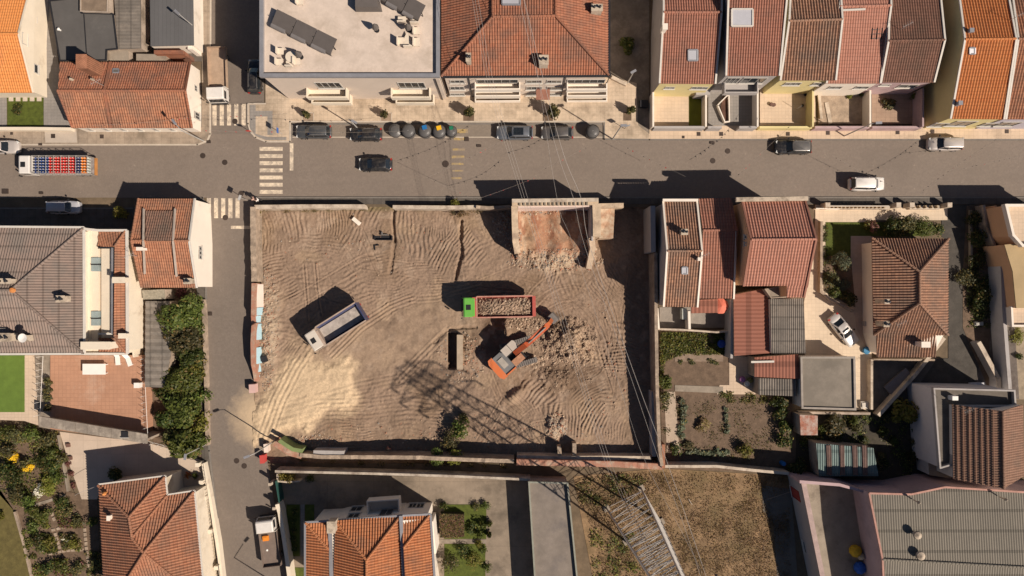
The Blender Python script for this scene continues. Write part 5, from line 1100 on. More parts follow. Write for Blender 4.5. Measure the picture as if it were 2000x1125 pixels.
def car(label, px, py, ang, paint, L=4.3, Wd=1.78, Hh=1.48, kind='hatch', rails=False, panroof=False, group=None, h=.8, roof=None):
    c = P(px, py, h); root = thing('parked_car' if group else 'car', label, 'car', (c.x, c.y, 0), math.radians(ang), group)
    hw = Wd/2; Lh = L/2; N = 15; sts = []
    hood = .98 if Hh < 1.6 else 1.08; belt = hood+.03
    tail = {'hatch': belt+.02, 'wagon': belt+.02, 'sedan': belt+.03, 'van': belt+.05}[kind]
    for i in range(N):
        t = -1+2*i/(N-1); x = t*Lh; e = abs(t); w = hw*(1-.20*e**7-.06*e**3); z0 = .22+.1*e**6
        zt = tail if t < .25 else tail+(hood-.14-tail)*((t-.25)/.75)**1.7
        if t < -.9: zt = tail-.22
        if t > .97: zt = hood-.34
        if t > .9 and t <= .97: zt -= .06
        s = []
        prof = [(.80,z0),(.97,z0+.16),(1.0,.55),(.985,.72),(.95,zt-.1),(.88,zt-.02),(.6,zt+.015),(0,zt+.035)]
        for a, z in prof: s.append((x, -w*a, min(z, zt+.035)))
        for a, z in prof[-2::-1]: s.append((x, w*a, min(z, zt+.035)))
        sts.append(s)
    ob = loft(sts).build('body', paint, root, local=True); smooth_by(ob, 50)
    # glasshouse
    xf0 = Lh*{'hatch':.50,'wagon':.48,'sedan':.46,'van':.60}[kind]; xf1 = Lh*{'hatch':.14,'wagon':.14,'sedan':.10,'van':.30}[kind]
    xr1 = Lh*{'hatch':-.66,'wagon':-.80,'sedan':-.42,'van':-.86}[kind]; xr0 = Lh*{'hatch':-.90,'wagon':-.95,'sedan':-.74,'van':-.95}[kind]
    wb, wr = hw*.90, hw*.70; zr = Hh-.03; g = []
    def ring(x, wd, z, k=.0): return [(x, -wd, z), (x, wd, z)]
    B = [(xr0,wb*.80),(xr0+.18,wb*.93),(0,wb),(xf0-.35,wb*.95),(xf0-.06,wb*.7),(xf0,wb*.35)]
    T = [(xr1,wr*.86),(xr1+.12,wr*.97),(0,wr),(xf1-.12,wr*.97),(xf1,wr*.8),(xf1+.04,wr*.35)]
    lo = [(x,-w,belt-.03) for x, w in B]+[(x,w,belt-.03) for x, w in B[::-1]]; hi = [(x,-w,zr) for x, w in T]+[(x,w,zr) for x, w in T[::-1]]
    n = len(lo); mb = MB(); mb.add(lo+hi, [(i,(i+1)%n,(i+1)%n+n,i+n) for i in range(n)]+[tuple(range(n,2*n))]); mb.build('windows', CGL, root, local=True)
    cr = [(x,-w*1.03,zr+.0) for x, w in T]+[(x,w*1.03,zr) for x, w in T[::-1]]; c2 = [(x*.97,y*.88,zr+.045) for x, y, z in cr]; mb = MB()
    mb.add(cr+c2+[(x,y,zr-.06) for x,y,z in cr], [(i,(i+1)%n,(i+1)%n+n,i+n) for i in range(n)]+[tuple(range(n,2*n))]+[(i+2*n,(i+1)%n+2*n,(i+1)%n,i) for i in range(n)])
    rf = mb.build('roof', roof or paint, root, local=True); smooth_by(rf, 60)
    mb = MB()
    for s in (-1, 1):
        mb.tube((xf0-.2,s*wb*.9,belt),(xf1-.03,s*wr*.93,zr),.055,6); mb.tube((xr0+.08,s*wb*.88,belt),(xr1+.03,s*wr*.93,zr),.09,6); mb.tube((-.15,s*wb*.985,belt),(-.15,s*wr*1.0,zr),.05,5)
    mb.build('pillar', paint, root, local=True, kind='stuff')
    for sx in (-1, 1):
        for sy in (-1, 1): wheel(root, sx*L*.305, sy*(hw-.12), .32, .21)
    for s in (-1, 1):
        mb = MB(); mb.obox((Lh*.89,s*hw*.66,hood-.30),.26,.34,.14,s*-.35); mb.build('headlight', LAMPW, root, local=True)
        mb = MB(); mb.obox((-Lh*.945,s*hw*.72,tail-.34),.16,.28,.26,s*.25); mb.build('tail_light', LAMPR, root, local=True)
        mb = MB(); mb.obox((xf0-.42,s*(hw+.08),belt-.02),.14,.2,.15,s*.2); mb.build('mirror', TRIM if paint is not TRIM else paint, root, local=True)
    mb = MB(); mb.obox((Lh*.955,0,.3),.1,hw*1.3,.28); mb.build('grille', TRIM, root, local=True)
    if rails or kind == 'wagon':
        for s in (-1, 1): MB().tube((xr1+.2,s*wr*.86,zr+.07),(xf1-.15,s*wr*.86,zr+.07),.022,5).build('roof_rail', RIM, root, local=True)
    if panroof:
        mb = MB(); mb.box(xr1+.75, xf1-.2, -wr*.72, wr*.72, zr+.02, zr+.056); mb.build('sunroof', CGL, root, local=True)
        for k in range(2): MB().box(xr1+.75+(xf1-.95-xr1)*(k+1)/3-.02, xr1+.75+(xf1-.95-xr1)*(k+1)/3+.02, -wr*.72, wr*.72, zr+.05, zr+.062).build('roof_bar', TRIM, root, local=True)
    return root
DG = PAINT('dark_grey_paint', (.075,.08,.085), metal=.3); BK = PAINT('black_paint', (.012,.012,.014)); BG = PAINT('blue_grey_paint', (.15,.165,.19), metal=.4)
MG = PAINT('mid_grey_paint', (.13,.12,.115), metal=.4); SV = PAINT('silver_paint', (.55,.50,.46), metal=.3); WP = PAINT('white_paint', (.72,.68,.63)); GRN = PAINT('green_paint', (.13,.42,.06))
g = 'cars parked in the bay along the main street'
car('dark grey estate car, leftmost in the parking bay', 612, 257, 180, DG, 4.6, 1.8, 1.5, 'wagon', group=g)
car('black hatchback parked left of the round bins', 714, 262, 180, BK, 4.2, 1.78, 1.5, rails=True, group=g)
car('blue grey car with big dark glass roof in the parking bay', 1005, 259, 180, BG, 4.7, 1.86, 1.6, 'wagon', panroof=True, group=g)
car('plain grey hatchback, right of the glass roofed car', 1088, 259, 180, MG, 4.2, 1.76, 1.5, group=g)
car('black car driving along the main street', 733, 321, 180, BK, 4.35, 1.8, 1.45)
car('dark car with pale roof panel below the tan tiled yard', 1549, 287, 180, BK, 4.7, 1.86, 1.6, 'wagon', rails=True, roof=PAINT('grey_roof_paint', (.16,.15,.14), metal=.3))
car('silver minivan parked below the tall yellow gable', 1846, 281, 180, SV, 4.4, 1.78, 1.65, 'van')
o = car('white van with long roof and black emblem on its bonnet in the street', 1693, 359, 0, WP, 4.5, 1.82, 1.8, 'van')
mb = MB(); mb.obox((1.86,0,.985),.2,.3,.02,.3); mb.build('emblem', TRIM, o, local=True)
car('silver minivan in the villa shadow at the left', 125, 405, 0, PAINT('silver_blue_paint', (.42,.42,.45), metal=.2), 4.1, 1.74, 1.65, 'van')
car('pale car cut off by the left picture edge', 4, 287, 0, SV, 4.3, 1.76, 1.45)
car('black estate car below the flat roofed block in the side street', 497, 149, 90, BK, 4.5, 1.8, 1.5, 'wagon')
car('white saloon with dark glass roof on the cream drive', 1648, 645, -51, PAINT('pearl_paint', (.66,.62,.58), metal=.2), 4.7, 1.84, 1.43, 'sedan', panroof=True)
def lorry_cab(root, x0, x1, hw, z0, z1, paint, hatch=True):
    mb = MB(); r = .12; pr = [(x0,z0),(x1-.05,z0),(x1,z0+.5),(x1-.03,z1*.62),(x1-.30,z1-.08),(x1-.45,z1),(x0+.05,z1),(x0,z1-.06)]
    n = len(pr)
    vs = [(x,-hw,z) for x,z in pr]+[(x,-hw+r,z+(.0 if z < z1-.2 else .05)) for x,z in pr]+[(x,hw-r,z+(.0 if z < z1-.2 else .05)) for x,z in pr]+[(x,hw,z) for x,z in pr]
    fs = [tuple(range(n-1,-1,-1)), tuple(range(3*n,4*n))]
    for k in range(3): fs += [(k*n+i,k*n+(i+1)%n,(k+1)*n+(i+1)%n,(k+1)*n+i) for i in range(n)]
    mb.add(vs, fs); cabo = mb.build('cab', paint, root, local=True)
    mb = MB(); mb.add([(x1+.0,-hw*.9,z1*.60),(x1+.0,hw*.9,z1*.60),(x1-.27,hw*.86,z1-.13),(x1-.27,-hw*.86,z1-.13),(x1-.08,-hw*.9,z1*.60),(x1-.08,hw*.9,z1*.60),(x1-.35,hw*.86,z1-.13),(x1-.35,-hw*.86,z1-.13)], [(0,1,2,3),(7,6,5,4),(0,4,5,1),(1,5,6,2),(2,6,7,3),(3,7,4,0)]); mb.build('windscreen', CGL, root, local=True)
    for s in (-1,1):
        mb = MB(); mb.box(x0+.35,x1-.35, min(s*hw,s*(hw+.012)),max(s*hw,s*(hw+.012)), z1*.6, z1-.25); mb.build('side_window', CGL, root, local=True)
        mb = MB(); mb.obox((x1+.02,s*(hw+.2),z1*.55),.1,.16,.6); mb.tube((x1-.1,s*hw,z1*.8),(x1+.02,s*(hw+.2),z1*.8),.02,5); mb.build('mirror', TRIM, root, local=True)
    if hatch: MB().box((x0+x1)/2-.35,(x0+x1)/2+.25,-.33,.33,z1+.045,z1+.09).build('roof_hatch', TRIM, root, local=True)
    MB().box(x1-.02,x1+.09,-hw*.95,hw*.95,z0-.1,z0+.4).build('bumper', TRIM, root, local=True)
    return cabo
def dump_truck(label, px, py, ang, cabp, bedmat, inmat, headmat, L=9., load=None, z=0.):
    c = P(px, py, 2.2+z); root = thing('dump_truck', label, 'dump truck', (c.x, c.y, z), math.radians(ang))
    Lh = L/2; hw = 1.25; lorry_cab(root, Lh-1.75, Lh, 1.22, .7, 3.0, cabp)
    MB().box(-Lh+.3, Lh-.3, -.42, .42, .6, .95).build('chassis', TRIM, root, local=True)
    for x in (Lh-1.1, Lh-2.9, -Lh+2.6, -Lh+1.3):
        for s in (-1, 1): wheel(root, x, s*1.03, .5, .38)
    x0, x1 = -Lh+.05, Lh-2.05; zb, zt = 1.25, 2.9; t = .09
    mb = MB(); mb.box(x0,x1,-.97,.97,zb-.1,zb+(.35 if load else .75)); mb.build('bed_floor', inmat, root, local=True)
    for s in (-1, 1):
        mb = MB(); a, b_ = s*.95, s*hw
        mb.add([(x0,a,zb),(x1,a,zb),(x1,b_,zt),(x0,b_,zt),(x0,a+s*t,zb-.1),(x1,a+s*t,zb-.1),(x1,b_+s*t,zt-.02),(x0,b_+s*t,zt-.02)], [(0,1,2,3),(7,6,5,4),(0,4,5,1),(1,5,6,2),(2,6,7,3),(3,7,4,0)]); mb.build('bed_side', [bedmat], root, local=True)
        mb = MB(); mb.box(x0-.05,x1+.05,min(s*hw,s*(hw+.16)),max(s*hw,s*(hw+.16)),zt-.015,zt+.1); mb.build('bed_rail', headmat, root, local=True)
    MB().box(x1,x1+.14,-hw-.1,hw+.1,zb-.1,zt+.12).build('headboard', headmat, root, local=True)
    mb = MB(); mb.add([(x1+.14,-hw,zt),(x1+.14,hw,zt),(x1+.6,hw,zt+.06),(x1+.6,-hw,zt+.06),(x1+.14,-hw,zt+.1),(x1+.14,hw,zt+.1),(x1+.6,hw,zt+.14),(x1+.6,-hw,zt+.14)], [(0,3,2,1),(4,5,6,7),(0,1,5,4),(1,2,6,5),(2,3,7,6),(3,0,4,7)]); mb.build('cab_guard', bedmat if load else headmat, root, local=True)
    MB().box(x0-(.14 if not load else .42),x0,-hw-.05,hw+.05,zb-.1,zt).build('tailgate', bedmat, root, local=True)
    for s in (-1,1): MB().obox((-Lh-.12,s*.95,.85),.06,.3,.2).build('tail_light', LAMPR, root, local=True)
    MB().tube((Lh-1.95,-.9,.9),(Lh-1.95,-.9,3.05),.08,8).build('exhaust', RIM, root, local=True)
    if load:
        mb = MB(); nx, nyy = 34, 14; rr = random.Random(5); g_ = []
        for i in range(nx):
            for j in range(nyy):
                u, v = i/(nx-1), j/(nyy-1); zz = zt-.55+.65*math.sin(math.pi*u)**.6*math.sin(math.pi*v)**.7+rr.uniform(-.13,.13); g_.append((x0+.05+(x1-x0-.1)*u, -1.16+2.32*v, zz))
        mb.v = g_; mb.f = [(i*nyy+j,(i+1)*nyy+j,(i+1)*nyy+j+1,i*nyy+j+1) for i in range(nx-1) for j in range(nyy-1)]
        mb.build('load', STN[1], root, local=True, label='heaped rubble load')
        sp = [(x0+.3+(x1-x0-.6)*rr.random(), rr.uniform(-1.,1.), zt-.3+.36*rr.random(), .04+.13*rr.random()**3) for _ in range(900)]
        o = stones('load_stones', [(x, y, z_, q) for x, y, z_, q in sp], [STN[0],STN[1],STN[1],M('dark_dirt', (.14,.095,.065), var=.3)], None); off = Vector(o.location)
        o.data.transform(Matrix.Translation(off)); o.parent = root; o.location = (0,0,0); KIDS.setdefault(root.name, []).append(o)
    return root
BLUE = PAINT('blue_paint', (.035,.045,.12), .5, coat=.2); DUST = M('dusty_steel', (.33,.29,.27), var=.35, scale=2.2, rough=.7, obj=True, stain=(.14,.12,.11), stain_amt=.6); RUSTG = M('dusty_brown_steel', (.42,.32,.25), var=.2, obj=True)
DUSTL = M('pale_dusty_steel', (.42,.37,.33), var=.3, scale=1.6, rough=.8, obj=True, stain=(.22,.19,.17), stain_amt=.6)
CABW = PAINT('cab_white', (.62,.56,.48)); REDP = PAINT('red_bed_paint', (.42,.075,.055), .5, coat=.2); PINKD = M('dusty_red_rail', (.50,.25,.19), var=.2, obj=True)
dump_truck('white cabbed dump truck with empty dusty blue bed', 655, 640, 212, CABW, BLUE, DUSTL, RUSTG, L=7.9, z=-.45)
gt = dump_truck('bright green dump truck loaded with rubble beside the excavator', 971, 599, 181, GRN, REDP, DUST, PINKD, L=9.1, load=True, z=-.75)
# flatbed lorries
def flatbed(label, px, py, ang, L, bedm, cabL=1.7, hw=1.0, cabh=2.2, sideh=.45, hp=1.3):
    c = P(px, py, hp); root = thing('flatbed_lorry', label, 'lorry', (c.x, c.y, 0), math.radians(ang)); Lh = L/2
    lorry_cab(root, Lh-cabL, Lh, hw*.97, .5, cabh, WP, hatch=False)
    MB().box(-Lh+.2, Lh-.4, -.35, .35, .45, .78).build('chassis', TRIM, root, local=True)
    for x in (Lh-.8, -Lh+1.1):
        for s in (-1, 1): wheel(root, x, s*(hw-.17), .36, .24)
    x0, x1 = -Lh, Lh-cabL-.15; MB().box(x0,x1,-hw,hw,.8,.92).build('bed_floor', bedm, root, local=True)
    for s in (-1,1): MB().box(x0,x1,min(s*hw,s*(hw+.06)),max(s*hw,s*(hw+.06)),.78,.92+sideh).build('side_board', bedm, root, local=True)
    MB().box(x0-.06,x0,-hw-.06,hw+.06,.78,.92+sideh).build('tailboard', bedm, root, local=True); MB().box(x1,x1+.06,-hw-.1,hw+.1,.78,1.9).build('headboard', MATS['pale_flashing'], root, local=True)
    for s in (-1,1): MB().obox((-Lh-.08,s*hw*.8,.6),.06,.25,.14).build('tail_light', LAMPR, root, local=True)
    return root
flatbed('white flatbed lorry with long empty tan bed by the white gable', 424, 146, -88, 7.1, M('tan_bed', (.42,.30,.21), var=.2, obj=True), hw=1.12)
fb = flatbed('small white cabbed flatbed lorry with brown bed in the lower side street', 525, 1058, 97, 6.4, M('brown_bed', (.19,.145,.12), var=.15, obj=True), hw=1.12)
c = P(519.5, 1051, 1.0); mb = MB(); mb.obox((c.x, c.y, .93), .75, .62, .28, .12); mb.obox((c.x, c.y, 1.211), .5, .4, .04, .12); mb.build('crate', M('orange_plastic', (.75,.25,.03), var=.08, rough=.5), label='bright orange box lying in the brown lorry bed', cat='box')
c = P(521, 1075, 1.0); mb = MB(); mb.lathe([(.16,0),(.13,.04),(.05,.07)], 7, (c.x, c.y, .925)); mb.build('rag', WHITE, label='small white scrap lying in the brown lorry bed', cat='rag')
# gas bottle lorry
c = P(108, 323, 1.9); root = thing('gas_lorry', 'white cabbed lorry with open cage full of coloured gas bottles', 'lorry', (c.x, c.y, 0), math.pi)
lorry_cab(root, 2.9, 4.55, 1.12, .6, 2.5, WP)
MB().box(-4.4, 4.2, -.4, .4, .5, .85).build('chassis', TRIM, root, local=True)
for x in (3.6, -2.2, -3.2):
    for s in (-1, 1): wheel(root, x, s*.93, .45, .32)
MB().box(-4.5, 2.65, -1.12, 1.12, .9, 1.02).build('bed_floor', DUST, root, local=True)
GALV = M('galvanised_cage', (.45,.42,.38), var=.15, metal=.3, rough=.5, obj=True)
for x in (2.6, 1.72, .78, -.18, -1.12, -2.1, -3.0, -4.45):
    mb = MB()
    for s in (-1,1): mb.tube((x,s*1.1,1.0),(x,s*1.1,2.55),.035,6)
    mb.tube((x,-1.12,2.55),(x,1.12,2.55),.035,6); mb.build('cage_hoop', GALV, root, local=True)
for s in (-1,1):
    for z in (1.5,2.05,2.55): MB().tube((-4.45,s*1.13,z),(2.6,s*1.13,z),.03,6).build('cage_rail', GALV, root, local=True)
MB().box(-4.7,-4.5,-1.1,1.1,.75,1.1).build('tail_lift', M('orange_lift', (.45,.2,.06), var=.2, obj=True), root, local=True)
bot = {}
for nm, colr in (('blue',(.02,.05,.17)),('red',(.52,.03,.025)),('dark blue',(.03,.04,.12)),('orange',(.68,.20,.02)),('grey',(.42,.44,.40))):
    bot[nm] = PAINT(nm.replace(' ','_')+'_bottle', colr, .4, coat=.3)
VALVE = M('valve', (.72,.68,.60), var=.05, metal=.2, rough=.4, obj=True, bmp=0)
protos = {}
def bottle(nm, x, y, z, where):
    if nm not in protos:
        r = thing('gas_bottle', '', 'gas bottle', (0,0,0)); MB().lathe([(.12,0),(.15,.03),(.155,.1),(.155,.42),(.13,.52),(.06,.57)], 10).build('body', bot[nm], r, local=True)
        MB().lathe([(.055,.56),(.06,.66),(.02,.67)], 6).build('valve', VALVE, r, local=True); protos[nm] = r; o = r
    else: o = dup(protos[nm], (0,0,0))
    w = Matrix.Rotation(math.pi,4,'Z')@Vector((x,y,z)); o.location = (c.x+w.x, c.y+w.y, z)
    o['label'] = where; o['group'] = 'gas bottles on the caged lorry'
xs_ = [2.4-.345*k for k in range(20)]
ORD = 'first second third fourth fifth sixth seventh eighth ninth tenth eleventh twelfth thirteenth fourteenth fifteenth sixteenth seventeenth eighteenth nineteenth twentieth'.split(); SIDE = ['row at the pavement','second row from the pavement','third row from the pavement','third row from the street middle','second row from the street middle','row at the street middle']
cols = ['blue']*5+['red']*9+['dark blue']*2+['orange']*2+['grey']*1
for k, nm in enumerate(cols):
    for row in range(6):
        y = -.9+.36*row
        bottle(nm, 2.42-.372*k, y, 1.66, '%s gas bottle, %s column behind the cab, %s' % (nm, ORD[k], SIDE[row]))
MB().box(-4.4, 2.6, -1.08, 1.08, 1.6, 1.655).build('upper_deck', DUST, root, local=True)
# excavator
EO = PAINT('excavator_orange', (.60,.15,.04), .45, coat=.2); ES = M('track_steel', (.20,.18,.165), var=.25, rough=.6, metal=.3, obj=True); EB = PAINT('boom_orange', (.52,.10,.03), .5, coat=.2); ER = M('cab_roof_paint', (.46,.40,.34), var=.12, obj=True)
ze = zsite(1000, 695)+.15; c = P(998, 697, 1.5); A = math.radians(42); root = thing('excavator', 'orange tracked excavator digging at the rubble heap', 'excavator', (c.x, c.y, ze), A); root.scale = (1.12, 1.12, 1.05)
ta = math.radians(17)-A
for s in (-1, 1):
    mb = MB(); m = Matrix.Rotation(ta, 3, 'Z'); pr = [(-1.9,.45),(-1.65,.1),(1.65,.1),(1.9,.45),(1.65,.85),(-1.65,.85)]; vs = []
    for y in (s*1.3-.28, s*1.3+.28): vs += [tuple(m@Vector((x+.9,y,z))) for x, z in pr]
    mb.add(vs, [(5,4,3,2,1,0),(6,7,8,9,10,11)]+[(i,(i+1)%6,(i+1)%6+6,i+6) for i in range(6)]); t_ = mb.build('track', ES, root, local=True)
    mb = MB()
    for k in range(14): x = -1.6+k*.25+.9; q = [tuple(m@Vector((x+dx,s*1.3+dy,.87))) for dx, dy in ((-.07,-.3),(.07,-.3),(.07,.3),(-.07,.3))]; mb.add(q+[(a,b_,.93) for a,b_,_ in q], [(0,3,2,1),(4,5,6,7),(0,1,5,4),(1,2,6,5),(2,3,7,6),(3,0,4,7)])
    sub(mb.build('track_plates', ES, root, local=True, kind='stuff'), t_)
MB().lathe([(.8,.8),(.8,1.15)], 16).build('slew_ring', TRIM, root, local=True)
MB().box(-2.0,1.3,-1.3,1.3,1.15,1.35).build('platform', TRIM, root, local=True)
mb = MB(); mb.prism([(-2.55,-.95),(-2.3,-1.4),(-1.75,-1.4),(-1.75,1.4),(-2.3,1.4),(-2.55,.95)], 1.2, 2.35); mb.build('counterweight', EO, root, local=True)
MB().box(-1.75,-.35,-1.25,1.25,1.35,2.30).build('engine_cover', M('engine_deck', (.17,.17,.17), var=.2, obj=True, rough=.5), root, local=True)
MB().box(-1.5,-.8,-.5,.7,2.30,2.40).build('cooler_grille', M('pale_grille', (.38,.34,.29), var=.2, obj=True), root, local=True); MB().box(-1.7,-.35,-1.34,-1.18,1.5,2.45).build('side_rail', EO, root, local=True)
MB().box(-.34,1.1,-1.25,-.45,1.35,1.95).build('tool_box', M('dusty_orange', (.42,.22,.13), var=.3, scale=4, obj=True), root, local=True)
mb = MB(); mb.prism([(-.32,.45),(1.35,.45),(1.45,.6),(1.45,1.2),(1.35,1.35),(-.32,1.35)], 1.35, 2.95); cb = mb.build('cab', CGL, root, local=True)
mb = MB(); mb.prism([(-.38,.40),(1.38,.40),(1.5,.6),(1.5,1.22),(1.38,1.4),(-.38,1.4)], 2.952, 3.06); sub(mb.build('cab_roof', ER, root, local=True), cb)
MB().box(.55,.6,.42,1.38,3.06,3.09).build('roof_seam', TRIM, root, local=True)
def arm(name, pts, w, mat):
    mb = MB()
    for (x0,z0,h0),(x1,z1,h1) in zip(pts[:-1], pts[1:]): mb.add([(x0,-w,z0-h0),(x0,w,z0-h0),(x0,w,z0+h0),(x0,-w,z0+h0),(x1,-w,z1-h1),(x1,w,z1-h1),(x1,w,z1+h1),(x1,-w,z1+h1)], [(0,3,2,1),(4,5,6,7),(0,1,5,4),(1,2,6,5),(2,3,7,6),(3,0,4,7)])
    return mb.build(name, mat, root, local=True)
arm('boom', [(.5,1.9,.25),(2.2,3.9,.4),(3.2,4.3,.36),(5.6,3.9,.2)], .3, EB); arm('stick', [(5.1,4.2,.24),(5.9,3.4,.22),(6.4,1.7,.12)], .22, EO)
for s in (-1,1): MB().tube((1.1,s*.32,1.6),(2.8,s*.3,4.0),.09,8).build('boom_cylinder', RIM, root, local=True)
MB().tube((2.6,0,4.7),(5.2,0,4.4),.08,8).build('stick_cylinder', ES, root, local=True)
mb = MB(); pr = [(6.1,1.8),(6.9,1.5),(7.1,.8),(6.6,.3),(6.0,.5),(6.2,1.1)]; vs = [(x,-.55,z) for x,z in pr]+[(x,.55,z) for x,z in pr]; mb.add(vs, [(5,4,3,2,1,0),(6,7,8,9,10,11)]+[(i,i+1,i+7,i+6) for i in range(3)]); bk = mb.build('bucket', ES, root, local=True)
mb = MB()
for k in range(5): mb.obox((6.0,-.45+.22*k,.38),.22,.08,.12)
sub(mb.build('bucket_teeth', ES, root, local=True, kind='stuff'), bk)
# spare excavator tools on the ground
r = thing('excavator_bucket', 'dark spare grading bucket lying near the top of the plot', 'bucket', (*G2(747,464), zsite(747,464)+.02)); x, y = G2(747,464); z = zsite(747,464)
MB().box(x-1.15,x+1.15,y-.28,y+.28,z,z+.1).build('blade', DKMET, r); MB().box(x-1.15,x+1.15,y-.30,y-.22,z+.1,z+.5).build('back_plate', DKMET, r)
for s in (-1,1): MB().box(x+s*1.12-.05,x+s*1.12+.05,y-.2,y+.28,z+.1,z+.45).build('side_plate', DKMET, r)
mb = MB(); mb.obox((x+.1,y+.42,z), 1.0, .14, .3); mb.obox((x-.2,y+.6,z), .16, .4, .35); mb.build('mount', ES, r)
r = thing('tool', 'small dark hook shaped digger part below the spare bucket', 'machine part', (*G2(732,480), zsite(732,480))); x, y = G2(732,480); z = zsite(732,480)
MB().tube((x-.3,y+.1,z+.1),(x+.4,y+.15,z+.2),.08,6).build('arm', DKMET, r); MB().tube((x-.2,y+.1,z+.1),(x-.15,y-.5,z+.15),.09,6).build('hook', DKMET, r)
mb = MB(); mb.obox((*G2(694,431),zsite(694,431)), 1.15, .5, .55, -.7); mb.build('block', W_WHITE, label='pale concrete block lying near the top wall of the plot', cat='block')
# ---------------------------------------------------------------- plants
L_DK = LEAF('leaf_dark', (.030,.044,.010), (.075,.097,.02)); L_MID = LEAF('leaf_mid', (.050,.072,.014), (.135,.16,.032), dryamt=.05); L_LT = LEAF('leaf_light', (.12,.13,.018), (.25,.245,.045))
L_YEL = LEAF('leaf_yellow', (.11,.11,.02), (.30,.26,.045)); L_OLV = LEAF('leaf_olive', (.05,.055,.02), (.13,.12,.045)); L_GREY = LEAF('leaf_greygreen', (.08,.10,.06), (.20,.23,.14))
L_RED = LEAF('leaf_red', (.12,.05,.04), (.30,.14,.11)); L_DRY = LEAF('leaf_dry', (.17,.115,.06), (.33,.23,.12), dryamt=.3); L_ORG = LEAF('leaf_orange', (.35,.10,.02), (.5,.2,.05))
L_YEL2 = None
BARK = M('bark', (.13,.095,.07), var=.3, obj=True); PETAL = M('petals', (.80,.76,.62), var=.1, obj=True, bmp=0); YPET = M('yellow_petals', (.80,.50,.02), var=.12, obj=True, bmp=0)
def leafmesh(name, seed, n, ls, clumps=14, flat=1., shell=.75, mat=None):
    r = np.random.default_rng(seed); cl = r.normal(size=(clumps, 3)); cl /= np.linalg.norm(cl, axis=1)[:, None]
    cl *= (.25+.5*r.random((clumps, 1))); cl[:, 2] = np.abs(cl[:, 2])*.8; cr = .28+.28*r.random(clumps)
    k = r.integers(0, clumps, n); d = r.normal(size=(n, 3)); d /= np.linalg.norm(d, axis=1)[:, None]
    pos = cl[k]+d*cr[k][:, None]*(shell+(1-shell)*r.random((n, 1))); pos[:, 2] = np.maximum(pos[:, 2]+.55, .02)*flat
    nr = d+r.normal(size=(n, 3))*.55+np.array((0, 0, .5)); nr /= np.linalg.norm(nr, axis=1)[:, None]
    a = np.cross(nr, r.normal(size=(n, 3))); a /= np.linalg.norm(a, axis=1)[:, None]; b = np.cross(nr, a); s = ls*(.6+.8*r.random((n, 1)))
    v = np.stack([pos-a*s, pos+b*s*.5, pos+a*s, pos-b*s*.5], 1).reshape(-1, 3)
    me = bpy.data.meshes.new(name); me.vertices.add(4*n); me.vertices.foreach_set('co', v.ravel()); me.loops.add(4*n); me.loops.foreach_set('vertex_index', np.arange(4*n)); me.polygons.add(n); me.polygons.foreach_set('loop_start', np.arange(n)*4); me.update(calc_edges=True)
    if mat: me.materials.append(mat)
    return me
CROWNS = {}
def crown_mesh(mat, v, ls, n):
    k = (mat.name, v, round(ls, 2), n)
    if k not in CROWNS: CROWNS[k] = leafmesh('crown', 11*v+3, n, ls, clumps=10+3*v, mat=mat)
    return CROWNS[k]
TRUNK = MB(); TRUNK.tube((0,0,0),(.03,.02,.55),.05,7,.035)
for a in range(5): TRUNK.tube((.03,.02,.5),(.35*math.cos(a*1.26),.35*math.sin(a*1.26),.95),.025,5,.008)
tme = TRUNK.build('trunk', BARK, None, local=True); TRME = tme.data; bpy.data.objects.remove(tme)
def plant(label, px, py, r, h, mat=None, kind='shrub', n=None, leaf=.17, z=0., group=None, trunk=True, hp=None, cat=None):
    """r, h in metres; (px, py) where its middle is seen"""
    c = P(px, py, h*.55 if hp is None else hp); root = thing(kind, label, cat or kind.replace('_', ' '), (c.x, c.y, z), R.random()*6.28, group)
    n = n or int(min(5200, max(160, 330*r*r))); n = int(2**round(math.log2(n)*2)/1) if False else int(round(n/100.)*100) or 100
    v = R.randrange(4); o = bpy.data.objects.new('crown' if kind == 'tree' else 'foliage', crown_mesh(mat or L_MID, v, leaf/r*.9, n)); COL.objects.link(o); o.parent = root
    o.scale = (r/.95, r/.95, h/1.6)
    if trunk:
        t = bpy.data.objects.new('trunk' if kind == 'tree' else 'stem', TRME); COL.objects.link(t); t.parent = root; t.scale = (r*.9, r*.9, h*.8)
    return root
